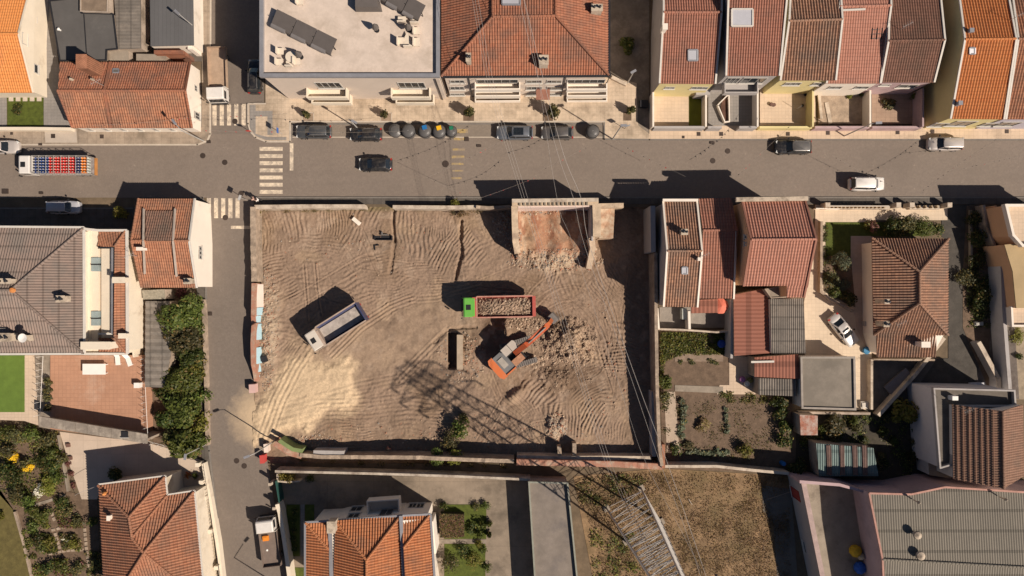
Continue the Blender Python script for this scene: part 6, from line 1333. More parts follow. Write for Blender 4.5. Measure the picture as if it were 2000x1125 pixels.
def bed(name, poly, n, mat, label, h=.35, leaf=.14, clump=.5, kind='stuff'):
    """low ground cover that nobody could count"""
    q = [G2(*p) for p in poly]; x0, x1 = min(p[0] for p in q), max(p[0] for p in q); y0, y1 = min(p[1] for p in q), max(p[1] for p in q)
    cs = []
    while len(cs) < max(6, n//60):
        x, y = R.uniform(x0, x1), R.uniform(y0, y1)
        if inpoly((x, y), q): cs.append((x, y, R.uniform(.4, 1.)))
    r = np.random.default_rng(int(abs(x0*7+y0*13))+3); k = r.integers(0, len(cs), n); C3 = np.array(cs)[k]
    pos = np.zeros((n, 3)); pos[:, :2] = C3[:, :2]+r.normal(size=(n, 2))*clump*.55; pos[:, 2] = .08+h*C3[:, 2]*np.exp(-((pos[:, :2]-C3[:, :2])**2).sum(1)/(clump**2))*(.5+.5*r.random(n))
    keep = np.array([inpoly((p[0], p[1]), q) for p in pos]); pos = pos[keep]; n = len(pos)
    nr = r.normal(size=(n, 3))*.6+np.array((0, 0, .8)); nr /= np.linalg.norm(nr, axis=1)[:, None]; a = np.cross(nr, r.normal(size=(n, 3))); a /= np.linalg.norm(a, axis=1)[:, None]; b = np.cross(nr, a); s = leaf*(.6+.8*r.random((n, 1)))
    v = np.stack([pos-a*s, pos+b*s*.5, pos+a*s, pos-b*s*.5], 1).reshape(-1, 3)
    me = bpy.data.meshes.new(name); me.vertices.add(4*n); me.vertices.foreach_set('co', v.ravel()); me.loops.add(4*n); me.loops.foreach_set('vertex_index', np.arange(4*n)); me.polygons.add(n); me.polygons.foreach_set('loop_start', np.arange(n)*4)
    for m in (mat if isinstance(mat, tuple) else (mat,)): me.materials.append(m)
    if isinstance(mat, tuple): me.polygons.foreach_set('material_index', r.integers(0, len(mat), n))
    me.update(calc_edges=True); o = bpy.data.objects.new(name, me); COL.objects.link(o); return tag(o, label, None, None, kind)
# big trees by the side street
plant('big dark evergreen tree beside the side street, upper one of the row', 347, 618, 2.7, 5.0, L_MID, 'tree', 5200, .2)
plant('bushy olive green tree below the big evergreen at the side street', 352, 662, 2.3, 4.2, L_OLV, 'tree', 4000, .2)
plant('dark round tree left of the low wall halfway down the row', 368, 700, 1.8, 3.6, L_DK, 'tree', 2600, .2)
plant('tall green tree with pale blossom specks in the middle of the row', 355, 745, 2.6, 4.2, L_MID, 'tree', 4600, .2)
plant('leafy green tree, second from the bottom of the street row', 362, 800, 2.6, 4.0, L_MID, 'tree', 4600, .22)
plant('broad leafed tree at the lower end of the street row', 362, 866, 2.3, 3.6, L_MID, 'tree', 2600, .28)
plant('small dark tree between the wall and the street row', 328, 820, 1.6, 3.0, L_DK, 'tree', 1800, .2)
plant('dark shrub under the street row near the lean-to end', 322, 770, 1.5, 2.2, L_DK, 'shrub', 1400, .18)
plant('yellow green round street shrub left of the brown corner house', 231, 415, .95, 2.0, L_YEL, 'tree', 900, .14)
plant('dark green bush in the shady alley right of the hipped block', 1226, 84, 1.1, 2.4, L_MID, 'shrub', 1400, .15)
for (x, y, r_, m_, lb) in ((372,640,1.7,L_MID,'leafy tree edge pushing over the wall beside the big evergreen'),(325,640,1.3,L_DK,'dark tree side next to the lean-to roof'),(378,725,1.6,L_LT,'light green shrub crown over the low street wall, upper'),(332,735,1.5,L_MID,'green crown leaning against the lean-to end'),(384,775,1.5,L_MID,'green crown over the street wall at mid row'),(338,780,1.5,L_MID,'green crown on the yard side at mid row'),(388,825,1.4,L_LT,'light green crown over the street wall, lower'),(335,850,1.5,L_OLV,'olive crown at the yard corner of the street row'),(388,860,1.2,L_MID,'small green crown at the street wall below the light one')):
    plant(lb, x, y, r_, 2.9, m_, 'tree', None, .19)
# street trees with shadows
for (x, y, r_, h_, n_, lb) in ((597,222,.5,2.6,160,'thin young street tree, leftmost in the white edged pits'),(750,222,.5,2.6,160,'thin young street tree above the black parked hatchback'),(916,219,.75,3.2,520,'small leafy street tree above the yellow marking'),(1080,216,.95,3.6,700,'fullest street tree, above the plain grey hatchback'),(1233,213,.55,2.6,360,'small street tree at the right end of the plaza')):
    plant(lb, x, y, r_, h_, L_OLV, 'tree', n_, .16, group='young street trees on the plaza')
plant('yellow green weed bush on the wall along the top of the plot', 889, 399, .75, 1.6, L_LT, 'shrub', 700, .12, hp=1.)
plant('dry orange bush at the foot of the yellow green wall bush', 901, 416, .6, .8, L_DRY, 'shrub', 420, .12, hp=.2, z=-.5)
plant('overgrown dark shrub at the bottom wall of the plot', 880, 862, 1.6, 1.8, L_OLV, 'shrub', 800, .16, z=-.9, hp=.3)
plant('tall straggly shrub growing at the lower middle of the plot', 897, 838, 1.3, 2.8, L_MID, 'shrub', 1100, .15, z=-.9, hp=.5)
plant('trailing thin bush above the straggly shrub in the plot', 905, 815, .7, 1.6, L_OLV, 'shrub', 360, .14, z=-.9, hp=.2)
plant('green creeper bush spilling over the alley wall', 850, 893, 1.3, 1.2, L_MID, 'shrub', 900, .14, hp=1.)
plant('second creeper bush on the alley wall, right of the first', 888, 897, 1.2, 1.2, L_LT, 'shrub', 700, .13, hp=1.)
bed('weeds', [(500,405),(720,405),(715,412),(560,416),(505,420)], 900, (L_OLV, L_DRY), 'strip of weeds along the top wall of the plot', .15, .08, .4)
bed('weeds', [(500,410),(512,412),(508,560),(499,560)], 700, (L_OLV, L_DRY), 'weeds along the left stone wall of the plot', .15, .08, .4)
bed('weeds', [(770,408),(960,408),(950,424),(780,418)], 500, (L_OLV, L_DRY), 'sparse weeds below the top wall of the plot', .15, .08, .4)
# cream drive garden
plant('clipped round grey green tree beside the cream drive', 1645, 508, 1.35, 2.6, L_GREY, 'tree', 2600, .09)
plant('clipped rounded bright bush, rightmost above the brown hipped roof', 1808, 443, 1.35, 1.9, L_MID, 'shrub', 2600, .09)
plant('large loose olive bush between the red shrub and the clipped bush', 1770, 441, 1.5, 2.4, L_OLV, 'shrub', 1800, .14); plant('dark loose bush left of the large olive bush', 1745, 440, 1.3, 2.0, L_DK, 'shrub', 1000, .14)
plant('small reddish maple like shrub on the lawn edge', 1706, 440, .85, 1.4, L_RED, 'shrub', 520, .13); plant('light green sprig bush left of the reddish shrub', 1695, 440, .6, 1.1, L_LT, 'shrub', 250, .12)
plant('yellow tipped shrub at the right end of the lawn strip', 1837, 447, .8, 1.1, L_DK, 'shrub', 420, .12); plant('olive shrub below the clipped grey green tree', 1622, 545, 1.2, 1.4, L_OLV, 'shrub', 1000, .13)
plant('pale silvery plant in the drive garden', 1650, 555, 1.0, .8, L_GREY, 'shrub', 420, .13); plant('dark leafy shrub at the lower tip of the drive garden', 1660, 582, 1.1, 1.4, L_DK, 'shrub', 700, .15); plant('small olive bush by the stone edging of the drive garden', 1632, 572, .8, 1., L_MID, 'shrub', 420, .12)
bed('border_plants', [(1608,436),(1616,436),(1616,500),(1608,560)], 420, (L_OLV, L_MID), 'low border plants along the drive wall', .35, .1, .4)
bed('pot_plants', [(1596,500),(1603,500),(1603,570),(1596,560)], 60, (L_MID,), 'small plants against the drive wall', .2, .08, .2)
# dark drive at the right
for x, y, r_, h_, m_, lb in ((1905,425,1.2,1.6,L_DK,'dark shrub by the gate of the dark drive'),(1912,465,1.4,1.8,L_DK,'dark rounded shrub below the gate shrub'),(1908,510,1.3,1.6,L_DK,'low dark shrub in the middle of the dark drive garden'),(1885,545,1.4,1.8,L_OLV,'mustard coloured bush in the dark drive garden'),(1922,570,1.5,2.2,L_DK,'large dark egg shaped bush, lower in the drive garden'),(1914,600,1.3,1.6,L_DK,'smaller dark bush below the egg shaped one')): plant(lb, x, y, r_, h_, m_, 'shrub', None, .15)
plant('bright green tree at the dark gap below the sloping yard', 1770, 805, 1.9, 3.0, L_LT, 'tree', 1500, .22); plant('palm like olive tree in the dark gap left of the bright tree', 1632, 832, 1.6, 2.2, L_OLV, 'tree', 800, .2)
plant('round bush between the green striped shed and the dark gap', 1711, 910, .8, 2.4, L_OLV, 'shrub', 500, .13); plant('dark shrub at the corner above the pink wall', 1562, 914, 1.3, 2.2, L_DK, 'shrub', 800, .15)
plant('yellow green bush in the soil yard at the right edge', 1990, 658, 1.1, 1.2, L_LT, 'shrub', 600, .13); plant('small dark green bush in the soil yard at the right edge', 1991, 697, .5, .8, L_DK, 'shrub', 260, .1)
for i in range(16): plant('%s shrub in the shaded gap, %s, %s row' % (['very dark','mid green','olive'][i%3], ['beside the rusty roof','above the striped shed','right of the striped shed','left of the white annex'][i//4], ['back','second','third','front'][i%4]), 1606+54*(i//4)+R.random()*40, 815+22*(i%4)+R.random()*14, .5+.5*R.random(), .6+R.random(), [L_DK,L_MID,L_OLV][i%3], 'shrub', 260, .14, group='shrubs in the shaded garden gap')
# vegetable garden
bed('rough_grass', [(1289,648),(1425,650),(1420,692),(1330,694),(1300,705),(1289,760)], 7000, (L_LT, L_OLV, L_MID), 'rough overgrown grass at the top of the vegetable garden', .45, .13, .6)
plant('leafy bush climbing the left wall of the vegetable garden', 1300, 745, 1.1, 2.0, L_MID, 'shrub', 1100, .17); plant('smaller climber below the leafy wall bush', 1299, 775, .8, 1.2, L_OLV, 'shrub', 400, .15)
for k in range(6): plant('grey green cabbage plant, %s from the top of the left vegetable row' % ORD[k], 1333+R.uniform(-4,4), 785+13*k, .55, .6, L_GREY, 'cabbage_plant', 160, .16, group='cabbages in the left row', trunk=False)
for k in range(9): plant('grey green cabbage plant, %s from the left in the bottom vegetable row' % ORD[k], 1345+9.3*k, 884+R.uniform(-3,3), .5, .55, L_GREY, 'cabbage_plant', 140, .16, group='cabbages in the bottom row', trunk=False)
for k in range(5): plant('small green plant, %s from the top of the middle vegetable row' % ORD[k], 1419+R.uniform(-2,2), 800+11*k, .4, .5, L_GREY, 'cabbage_plant', 100, .14, group='plants in the middle row', trunk=False)
bed('vegetable_row', [(1400,764),(1500,766),(1498,790),(1410,786)], 900, (L_MID, L_DRY), 'ragged plants along the top of the soil bed', .3, .12, .4)
bed('bean_row', [(1318,702),(1412,700),(1412,712),(1318,712)], 400, (L_OLV,), 'thin row of plants beside the plank beds', .3, .1, .3)
plant('bright round orange tree in the lower vegetable garden', 1457, 880, 1.0, 1.8, L_LT, 'tree', 900, .13)
for k, (x, y) in enumerate(((1528,805),(1532,835),(1534,862),(1525,785))): plant('dark hedge shrub at the right of the vegetable garden, '+['second from the top','third from the top','lowest','topmost'][k], x, y, 1.1, 1.8, L_DK, 'shrub', 500, .16)
plant('brown pile of dry stalks in the middle of the soil bed', 1375, 830, .95, .9, L_DRY, 'brush_pile', 700, .22, trunk=False, cat='brush pile'); plant('dark bush at the lower left of the vegetable garden', 1320, 878, .9, 1., L_DK, 'shrub', 420, .14)
plant('low bush beside the terracotta pots of the vegetable path', 1345, 870, .8, .8, L_OLV, 'shrub', 300, .14)
bed('garden_weeds', [(1335,770),(1525,775),(1530,905),(1335,905)], 2200, (L_OLV, L_MID, L_DRY), 'scattered low weeds over the soil of the vegetable garden', .15, .08, .9)
bed('garden_weeds', [(1292,760),(1335,768),(1335,910),(1292,905)], 500, (L_OLV, L_MID), 'weeds along the left path of the vegetable garden', .2, .1, .5)
bed('garden_weeds', [(1605,435),(1612,435),(1670,600),(1608,580)], 500, (L_OLV, L_MID, L_GREY), 'ground cover in the cream drive garden', .3, .1, .6)
bed('garden_weeds', [(1560,805),(1810,800),(1810,930),(1560,925)], 2600, (L_OLV, L_DK, L_MID), 'weeds and creepers in the shaded garden gap', .4, .13, .8)
bed('garden_weeds', [(1888,405),(1930,405),(1935,640),(1885,640)], 1800, (L_DK, L_OLV), 'ground cover of the dark drive garden', .35, .13, .7)
# dry field
bed('dry_weeds', [(1125,935),(1290,918),(1540,930),(1545,1140),(1200,1200)], 30000, (L_DRY,), 'dry tangled weeds covering the field below the plot', .16, .08, 1.0)
bed('green_weeds', [(1122,932),(1200,925),(1300,925),(1260,945),(1180,990),(1130,980)], 1500, (L_OLV, L_MID, L_DRY), 'greener weeds along the top of the field', .4, .13, .7)
bed('bramble', [(1150,1030),(1240,1040),(1265,1125),(1230,1200),(1160,1190)], 2200, (L_OLV, L_MID, L_YEL), 'bramble patch beside the pylon foot', .5, .14, .8)
bed('dry_weeds', [(560,895),(900,905),(1000,907),(1000,914),(600,906)], 900, (L_DRY, L_OLV), 'dry weeds along the alley below the plot', .15, .1, .4)
# villa garden, bottom middle
r = thing('hedge', 'rectangular clipped brownish hedge right of the white villa', 'hedge', (*G2(885,1018), 0)); mb = MB(); mb.prism([G2(861,998),G2(907,1000),G2(907,1042),G2(861,1044)], .05, 1.15); mb.build('hedge_core', M('hedge_core', (.05,.045,.02), var=.4), r)
hb = bed('hedge_leaves', [(860,997),(908,999),(908,1043),(860,1045)], 3200, (L_OLV, L_RED, L_DRY), None, .15, .09, .8); hb.location.z += 1.1; hb.parent = r; hb.location = (-r.location[0], -r.location[1], 1.1)
for x, y, r_, h_, m_, lb in ((942,1027,.65,1.8,L_MID,'clipped ball, top one of the cloud pruned tree'),(955,1024,.45,1.6,L_MID,'small clipped ball at the right top of the cloud pruned tree'),(936,1045,.6,1.9,L_MID,'clipped ball in the middle of the cloud pruned tree'),(955,1045,.4,1.5,L_DK,'tiny clipped ball at the lower right of the cloud pruned tree'),(930,990,.7,1.1,L_OLV,'dark round shrub by the upper lawn corner'),(948,988,.7,1.2,L_MID,'leafy shrub at the right upper lawn corner'),(866,988,.6,1.2,L_DK,'dark shrub at the left upper lawn corner'),
    (920,1035,.9,1.2,L_DK,'dark spreading shrub left of the cloud pruned tree'),(935,1062,.6,1.,L_LT,'yellowish shrub under the cloud pruned tree'),(878,1100,1.4,2.4,L_OLV,'palm like shrub right of the villa stair'),(925,1095,1.2,1.8,L_LT,'lime green shrub right of the palm like one'),(905,1075,1.0,1.4,L_DK,'dark shrub below the garden path'),(944,1075,.6,1.,L_MID,'small shrub at the lower lawn edge'),(952,1110,.7,1.2,L_MID,'narrow shrub by the white edging at the bottom'),
    (552,931,.8,2.2,L_YEL,'bright yellow shrub in the corner planter, left one'),(568,932,.85,2.4,L_YEL,'bright yellow shrub in the corner planter, right one'),(606,934,.7,.6,L_DK,'low dark plants under the white topped wall')):
    plant(lb, x, y, r_, h_, m_, 'shrub', None, .13)
for k in range(5): plant('small shrub on the shaded side lawn of the villa, %s from the top' % ORD[k], 575+R.uniform(-5,5), 1000+18*k, .5, .6, L_DK, 'shrub', 160, .12, group='shrubs on the side lawn of the villa')
# lower left garden
GB = [(0,845,1.4,L_MID),(30,850,1.5,L_OLV),(62,848,1.3,L_MID),(90,862,1.3,L_OLV),(98,885,1.2,L_MID),(86,905,1.4,L_DK),(14,880,1.2,L_OLV),(6,920,1.4,L_DK),(28,935,1.5,L_DK),(44,905,.8,L_OLV),(30,965,1.3,L_OLV),(52,980,1.2,L_MID),(62,1000,.9,L_MID),(100,912,1.2,L_DK),(110,935,1.,L_MID),(118,895,.9,L_OLV)]
GL = ['at the left edge below the paved strip','second from the left below the terrace slabs','below the middle of the slab row','right of the others under the slabs','by the upper court edge','dark, over the yellow mound shrubs','small, at the left edge of the mound shrubs','dark, at the left frame edge','large, below the left frame shrub','low, between the two yellow mounds','olive, along the lawn border','green, lower on the lawn border','small, where the stone edging begins','dark, near the white flowers','green, by the court kerb','olive, halfway along the court kerb']
for (x, y, r_, m_), l_ in zip(GB, GL): plant('garden shrub '+l_, x, y, r_, 1.5+r_*.5, m_, 'shrub', None, .15, group='shrubs in the lower left garden')
for x, y, w_ in ((26,892,'left'),(52,914,'right')): plant('round golden yellow mound shrub, the %s one of the pair' % w_, x, y, .72, .9, YPET, 'shrub', 700, .09, trunk=False)
plant('light green bush beside the white flowering shrub', 92, 950, 1.3, 1.5, L_LT, 'shrub', 1300, .13); plant('white flowering shrub in the lower left garden', 76, 960, .9, .9, PETAL, 'shrub', 420, .11, trunk=False)
for k, (x, y) in enumerate(((132,906),(138,925),(142,948))): plant('potted brown leafed plant, the %s one on the pale court' % ['top','middle','bottom'][k], x, y, .45, .6, L_RED, 'pot_plant', 200, .1)
bed('bed_plants', [(0,846),(112,850),(128,960),(62,985),(60,1000),(30,1000),(0,945)], 5200, (L_MID,L_OLV,L_LT,L_DRY), 'mixed low planting between the shrubs of the lower left garden', .5, .12, .7)
for i, (x0, y0, x1, y1) in enumerate(((60,995,98,1030),(106,968,140,1010),(112,1010,160,1030),(84,1040,112,1080),(118,1040,160,1075),(100,1088,165,1125),(45,1010,72,1090),(168,1075,198,1140),(65,1095,95,1140))):
    bed('bed_plants', [(x0,y0),(x1,y0+2),(x1+4,y1),(x0+6,y1)], 900, ((L_MID,L_LT,L_OLV),(L_OLV,L_DRY,L_MID),(L_LT,L_MID,L_RED))[i % 3], 'mixed planting filling one of the lower garden beds', .55, .13, .5)
for k, (x, y, r_, m_) in enumerate(((120,982,1.0,L_DK),(86,1005,.9,L_MID),(78,1070,1.,L_MID),(140,1062,.9,L_LT),(120,1105,1.1,L_MID),(150,1110,1.,L_OLV),(95,1058,.8,L_LT),(60,1030,.9,L_MID),(70,1052,.9,L_DK),(185,1100,.9,L_OLV),(90,1112,1.1,L_DK),(132,995,.8,L_OLV),(150,1020,.9,L_OLV),(180,1020,.8,L_DK))):
    plant('leafy shrub of the gridded beds, '+['dark, at the top right bed corner','green, beside the left end of the cross path','green, left of the middle beds','light green, in the middle right bed','green, in the lowest middle bed','olive, in the lowest right bed','pale, between the two left beds','green, at the outer left edge','dark, below the outer left one','olive, by the villa wall at the bottom','dark, in the lowest left bed','olive, at the top of the right bed','olive, right of the cross path end','dark, against the villa roof edge'][k], x, y, r_, 1.+.5*r_, m_, 'shrub', None, .14, group='shrubs among the gridded beds')
for k, (x, y) in enumerate(((131,1055),(123,1052),(140,1050))): plant('pale yellow flowering plant in the middle garden bed, '+['middle one','left one','right one'][k], x, y, .3, .5, PETAL, 'flower', 100, .07, trunk=False, group='pale flowers in the middle garden bed')
for x, y, lb in ((0,1010,'yellow green bush at the left edge of the worn lawn'),): plant(lb, x, y, .7, 1., L_LT, 'shrub', 260, .14)
for k, (x, y) in enumerate(((92,745),(92,762),(92,778),(93,798))): plant('olive pot shrub along the terrace railing, %s from the top' % ORD[k], x, y, .55, 1.1, L_OLV, 'shrub', 260, .13, z=1.5, hp=2.)
plant('dark round shrub in the shaded court by the villa ramp', 226, 927, 1.1, 1.6, L_DK, 'shrub', 900, .14)
plant('orange flowering bush at the villa entrance', 366, 928, .5, .8, L_ORG, 'shrub', 160, .1); plant('green bush beside the orange entrance bush', 380, 930, .5, .8, L_MID, 'shrub', 160, .1); plant('trailing shrub between lean-to and evergreen', 352, 570, .8, 1., L_RED, 'shrub', 300, .14)
plant('small tuft of grass tree on the lawn with stepping stones', 32, 213, .8, .7, L_DK, 'shrub', 400, .12)
for k, (x, y) in enumerate(((284,20),(284,50),(285,80),(310,98),(350,96),(330,97))): plant(['dark shrub at the very top of the narrow planted gap','dark shrub halfway down the narrow planted gap','yellowish shrub at the bottom of the narrow planted gap','green shrub below the left of the slate grey roof','pale green shrub below the right of the slate grey roof','grey green shrub below the middle of the slate grey roof'][k], x, y, .7, 1.2, [L_DK,L_DK,L_YEL,L_MID,L_LT,L_GREY][k], 'shrub', 260, .13)
# yards of the terraced houses
plant('small bright green plant in the rubble yard', 1660, 187, .5, .6, L_LT, 'shrub', 200, .11); plant('spiky dark plant against the rubble yard wall', 1684, 182, .5, .7, L_MID, 'shrub', 160, .12); plant('wide pale agave like plant on the shady terracotta yard', 1738, 203, .9, .9, L_OLV, 'shrub', 320, .2)
plant('dark potted plant by the pink yard wall', 1788, 186, .6, 1., L_MID, 'shrub', 200, .13); plant('potted plant in the upper shady yard corner', 1775, 172, .5, .9, L_DK, 'shrub', 160, .13)
# ---------------------------------------------------------------- street furniture and small things
def lamp(label, base, head, h=7.5, arm=1.3):
    b = Vector((*G2(*base), 0)); r = thing('street_lamp', label, 'street lamp', tuple(b), group='street lamps'); hd = P(*head, h); d = (hd-Vector((b.x,b.y,h)))
    t = Vector((b.x, b.y, h-.3)); MB().tube(b, t, .09, 8, .06).build('pole', GALV2, r); d.z = 0
    MB().tube(t, Vector((b.x,b.y,h))+d*.75, .04, 6).build('arm', GALV2, r)
    e = Vector((b.x,b.y,h))+d; rz = math.atan2(d.y, d.x) if d.length > .05 else 0
    mb = MB(); mb.obox((e.x, e.y, h-.03), .75, .28, .14, rz); mb.build('lamp_head', ZINC, r)
GALV2 = M('galvanised_pole', (.46,.44,.41), var=.1, metal=.2, rough=.5)
lamp('street lamp at the plot entrance leaning over the side street', (536,861), (482,892), 7.2)
lamp('street lamp between the tall white gable and the street crossing', (399,276), (340,238), 6.5)
lamp('street lamp above the slate grey flat roof', (396,66), (346,24), 5.)
lamp('street lamp standing on the plaza between the two thin trees', (700,252), (692,238), 5.5)
lamp('street lamp in the alley right of the hipped block', (1225,163), (1237,140), 5.0)
lamp('street lamp on the bend pavement right of the round bin', (1196,272), (1218,245), 7.5)
lamp('street lamp above the faded pink yard walls', (1648,266), (1716,240), 7.0)
lamp('street lamp by the lower villa street wall', (552,1148), (545,1163), 7.)
lamp('lamp post leaning over the trees at the lower side street', (402,868), (362,892), 5.5)
# round recycling containers
for x, y, r_, lid, lb in ((800,256,1.02,None,'round dark bin without coloured lid, leftmost of the row'),(830,256,.98,(.02,.14,.36),'round dark bin with blue lid'),(858,257,1.0,(.75,.42,.02),'round dark bin with yellow lid'),(882,257,.82,(.02,.17,.09),'smaller round dark bin with green lid'),(1157,257,1.0,None,'single round grey bin at the right end of the parking bay')):
    c_ = P(x-27 if x == 800 else x, y, 1.0) if False else P(x if x != 800 else 798, y, 1.0); r = thing('recycling_bin', lb, 'bin', (c_.x, c_.y, 0), group='round bins in the parking bay' if x < 900 else None)
    k = r_*.86; o = MB().lathe([(k*.95,0),(k,.3),(k,1.2),(k*.92,1.42),(k*.6,1.58),(k*.15,1.64)], 26, (c_.x,c_.y,0)).build('body', M('bin_plastic', (.10,.095,.092) , var=.12, rough=.4, bmp=0), r); smooth_by(o, 50)
    MB().lathe([(k*1.02,1.15),(k*1.04,1.18),(k*1.04,1.24),(k*1.02,1.27)], 26, (c_.x,c_.y,0)).build('rim', TRIM, r)
    if lid: mb = MB(); mb.obox((c_.x+.02,c_.y+.32,1.52), k*.7, k*.62, .22, .25); mb.build('lid', M('lid_%.2f_%.2f' % (lid[0], lid[2]), lid, var=.08, rough=.4), r)
    MB().tube((c_.x-.1,c_.y-.05,1.62),(c_.x+.1,c_.y-.05,1.7),.03,5).build('lifting_hook', GALV2, r)
# a fifth, partly hidden container at the left end
c_ = P(771, 254, 1.0); r = thing('recycling_bin', 'low round dark bin half hidden left of the bin row', 'bin', (c_.x, c_.y, 0)); MB().lathe([(.8,0),(.85,.2),(.83,.9),(.5,1.1),(.1,1.15)], 24, (c_.x,c_.y,0)).build('body', MATS['bin_plastic'], r)
# boxes at the plot entrance, signs
for x, y, sx, sy, h, col, lb in ((525,872,.45,1.,1.0,(.75,.62,.52),'white meter box at the plot entrance'),(518,893,.5,.95,1.1,(.50,.07,.06),'red meter box at the alley corner')):
    mb = MB(); mb.obox((*G2(x,y),0), sx, sy, h, .08); mb.obox((*G2(x,y),h+.001), sx+.1, sy+.1, .06, .08); mb.build('meter_box', M('box_%.2f' % col[1], col, var=.08), label=lb, cat='box')
def sign(label, x, y, face, h=2.3, rz=0., col=(.5,.03,.03)):
    b = Vector((*G2(x, y), 0)); r = thing('traffic_sign', label, 'sign', tuple(b)); MB().tube(b, b+Vector((0,0,h)), .035, 6).build('pole', GALV2, r)
    m = Matrix.Rotation(rz, 3, 'Z'); mb = MB()
    if face == 'tri': pts = [(-.4,0),(.4,0),(0,.7)]
    elif face == 'sq': pts = [(-.33,0),(.33,0),(.33,.66),(-.33,.66)]
    else: pts = [(.33*math.cos(a*.524), .33+.33*math.sin(a*.524)) for a in range(12)]
    n_ = len(pts); vs = [b+m@Vector((x_, -.05, h-.5+z_)) for x_, z_ in pts]+[b+m@Vector((x_, -.09, h-.5+z_)) for x_, z_ in pts]; mb.add(vs, [tuple(range(n_)), tuple(range(2*n_-1,n_-1,-1))]+[(i,i+n_,(i+1)%n_+n_,(i+1)%n_) for i in range(n_)]); mb.build('plate', M('sign_%.2f' % col[0], col, var=.05, rough=.4, bmp=0), r)
sign('crossing sign at the corner pavement beside the crosswalk', 497, 262, 'disc', col=(.5,.04,.03)); sign('blue crossing sign at the start of the parking bay', 552, 262, 'sq', col=(.03,.12,.4), rz=math.pi/2); sign('street sign at the south side of the upper crosswalk', 481, 390, 'sq', 2.5, 1.2, (.4,.4,.4)); sign('small grey sign on the plaza end near the alley', 1220, 252, 'sq', 2.2, .3, (.25,.28,.32))
# person at the plot corner
def person(label, px, py, shirt, trousers, rz, hair=(.05,.03,.02), arm_fwd=.3, z=.12):
    c_ = P(px, py, .9); r = thing('person', label, 'person', (c_.x, c_.y, z), rz)
    sk = bpy.data.meshes.new('body'); V_ = [(0,0,.95),(0,0,1.2),(0,0,1.42),(0,0,1.52),(0,0,1.62),(0,0,1.74),(.03,.19,1.42),(.08,.25,1.15),(.22,.2,.95),(.03,-.19,1.42),(.1,-.25,1.15),(.25,-.18,1.0),(0,.1,.9),(.12,.11,.5),(.02,.11,.08),(.14,.11,.03),(0,-.1,.9),(-.06,-.11,.5),(-.2,-.11,.1),(-.08,-.11,.03)]
    E_ = [(0,1),(1,2),(2,3),(3,4),(4,5),(2,6),(6,7),(7,8),(2,9),(9,10),(10,11),(0,12),(12,13),(13,14),(14,15),(0,16),(16,17),(17,18),(18,19)]
    RR = [.15,.15,.15,.06,.09,.085,.07,.05,.04,.07,.05,.04,.09,.065,.045,.045,.09,.065,.045,.045]
    sk.from_pydata(V_, E_, []); o = bpy.data.objects.new('body', sk); COL.objects.link(o); o.parent = r; md = o.modifiers.new('skin', 'SKIN'); 
    for i, rr_ in enumerate(RR): sk.skin_vertices[0].data[i].radius = (rr_*(.8 if i < 3 else 1), rr_)
    sk.skin_vertices[0].data[0].use_root = True; o.modifiers.new('sub', 'SUBSURF').levels = 1
    m_, n_, b_ = newmat('clothes'); g_ = nd(n_, 'ShaderNodeTexCoord').outputs['Object']; s_ = nd(n_, 'ShaderNodeSeparateXYZ'); n_.links.new(g_, s_.inputs[0])
    cc = mix(n_, math_(n_, 'GREATER_THAN', s_.outputs[2], .98), trousers, shirt); cc = mix(n_, math_(n_, 'GREATER_THAN', s_.outputs[2], 1.48), cc, (.45,.26,.18)); cc = mix(n_, math_(n_, 'LESS_THAN', s_.outputs[2], .07), cc, (.04,.03,.03)); n_.links.new(cc, b_.inputs['Base Color']); b_.inputs['Roughness'].default_value = .9
    sk.materials.append(m_)
    h_ = MB(); h_.lathe([(.095,1.62),(.115,1.68),(.11,1.76),(.07,1.83),(.01,1.85)], 12); q = h_.build('hair', M('hair_%.2f' % hair[0], hair, obj=True, bmp=0), r, local=True); q.location.x = -.015
    mb = MB(); mb.tube((.09,0,1.68),(.12,0,1.67),.018,5); mb.build('nose', M('skin', (.45,.26,.18), obj=True, bmp=0), r, local=True)
    return r
person('pedestrian in pale pink top walking at the top corner of the plot', 497, 389, (.55,.36,.30), (.42,.30,.24), 2.8)
person('pedestrian in white standing beside the one in pale pink', 505, 391, (.72,.68,.64), (.05,.05,.05), 3.0, (.03,.02,.02))
person('worker in a red brown shirt standing in the shade of the lower plot wall', 757, 879, (.35,.14,.10), (.05,.05,.06), 1.0, z=-1.)
# ---- roof terrace of the flat block
ZR = 9.62
def tp(x, y, z=ZR): return P(x, y, z)
STF = M('cloth_pale', (.66,.57,.46), var=.06); TERR = [(548,100,1.2,0),(546,121,1.2,0),(565,124,1.2,90),(580,120,1.2,0),(785,38,1.5,90),(810,40,1.5,90),(814,60,1.3,0),(783,81,1.5,0),(797,86,1.5,90),(814,82,1.5,0),(586,2,1.3,0)]
TL = ['upper left chair of the round table set','left chair of the round table set','bottom chair of the round table set','right chair of the round table set','upper left chair of the terrace square','upper right chair of the terrace square','right upper chair of the terrace square','left chair of the terrace square','bottom chair of the terrace square','right lower chair of the terrace square','single chair at the top of the flat roof']
for (x, y, w_, a), l_ in zip(TERR, TL):
    c_ = tp(x, y, ZR+.4); r = thing('terrace_chair', 'pale '+l_, 'chair', (c_.x, c_.y, ZR), math.radians(a), group='pale chairs on the flat roof')
    MB().box(-.34,.34,-w_/2*.62,w_/2*.62,.3,.44).build('seat', STF, r, local=True); MB().box(-.42,-.3,-w_/2*.66,w_/2*.66,.2,.95).build('backrest', STF, r, local=True)
    for s in (-1,1):
        for t in (-.28,.28): MB().tube((t,s*w_*.28,0),(t,s*w_*.28,.3),.025,5).build('leg', STF, r, local=True)
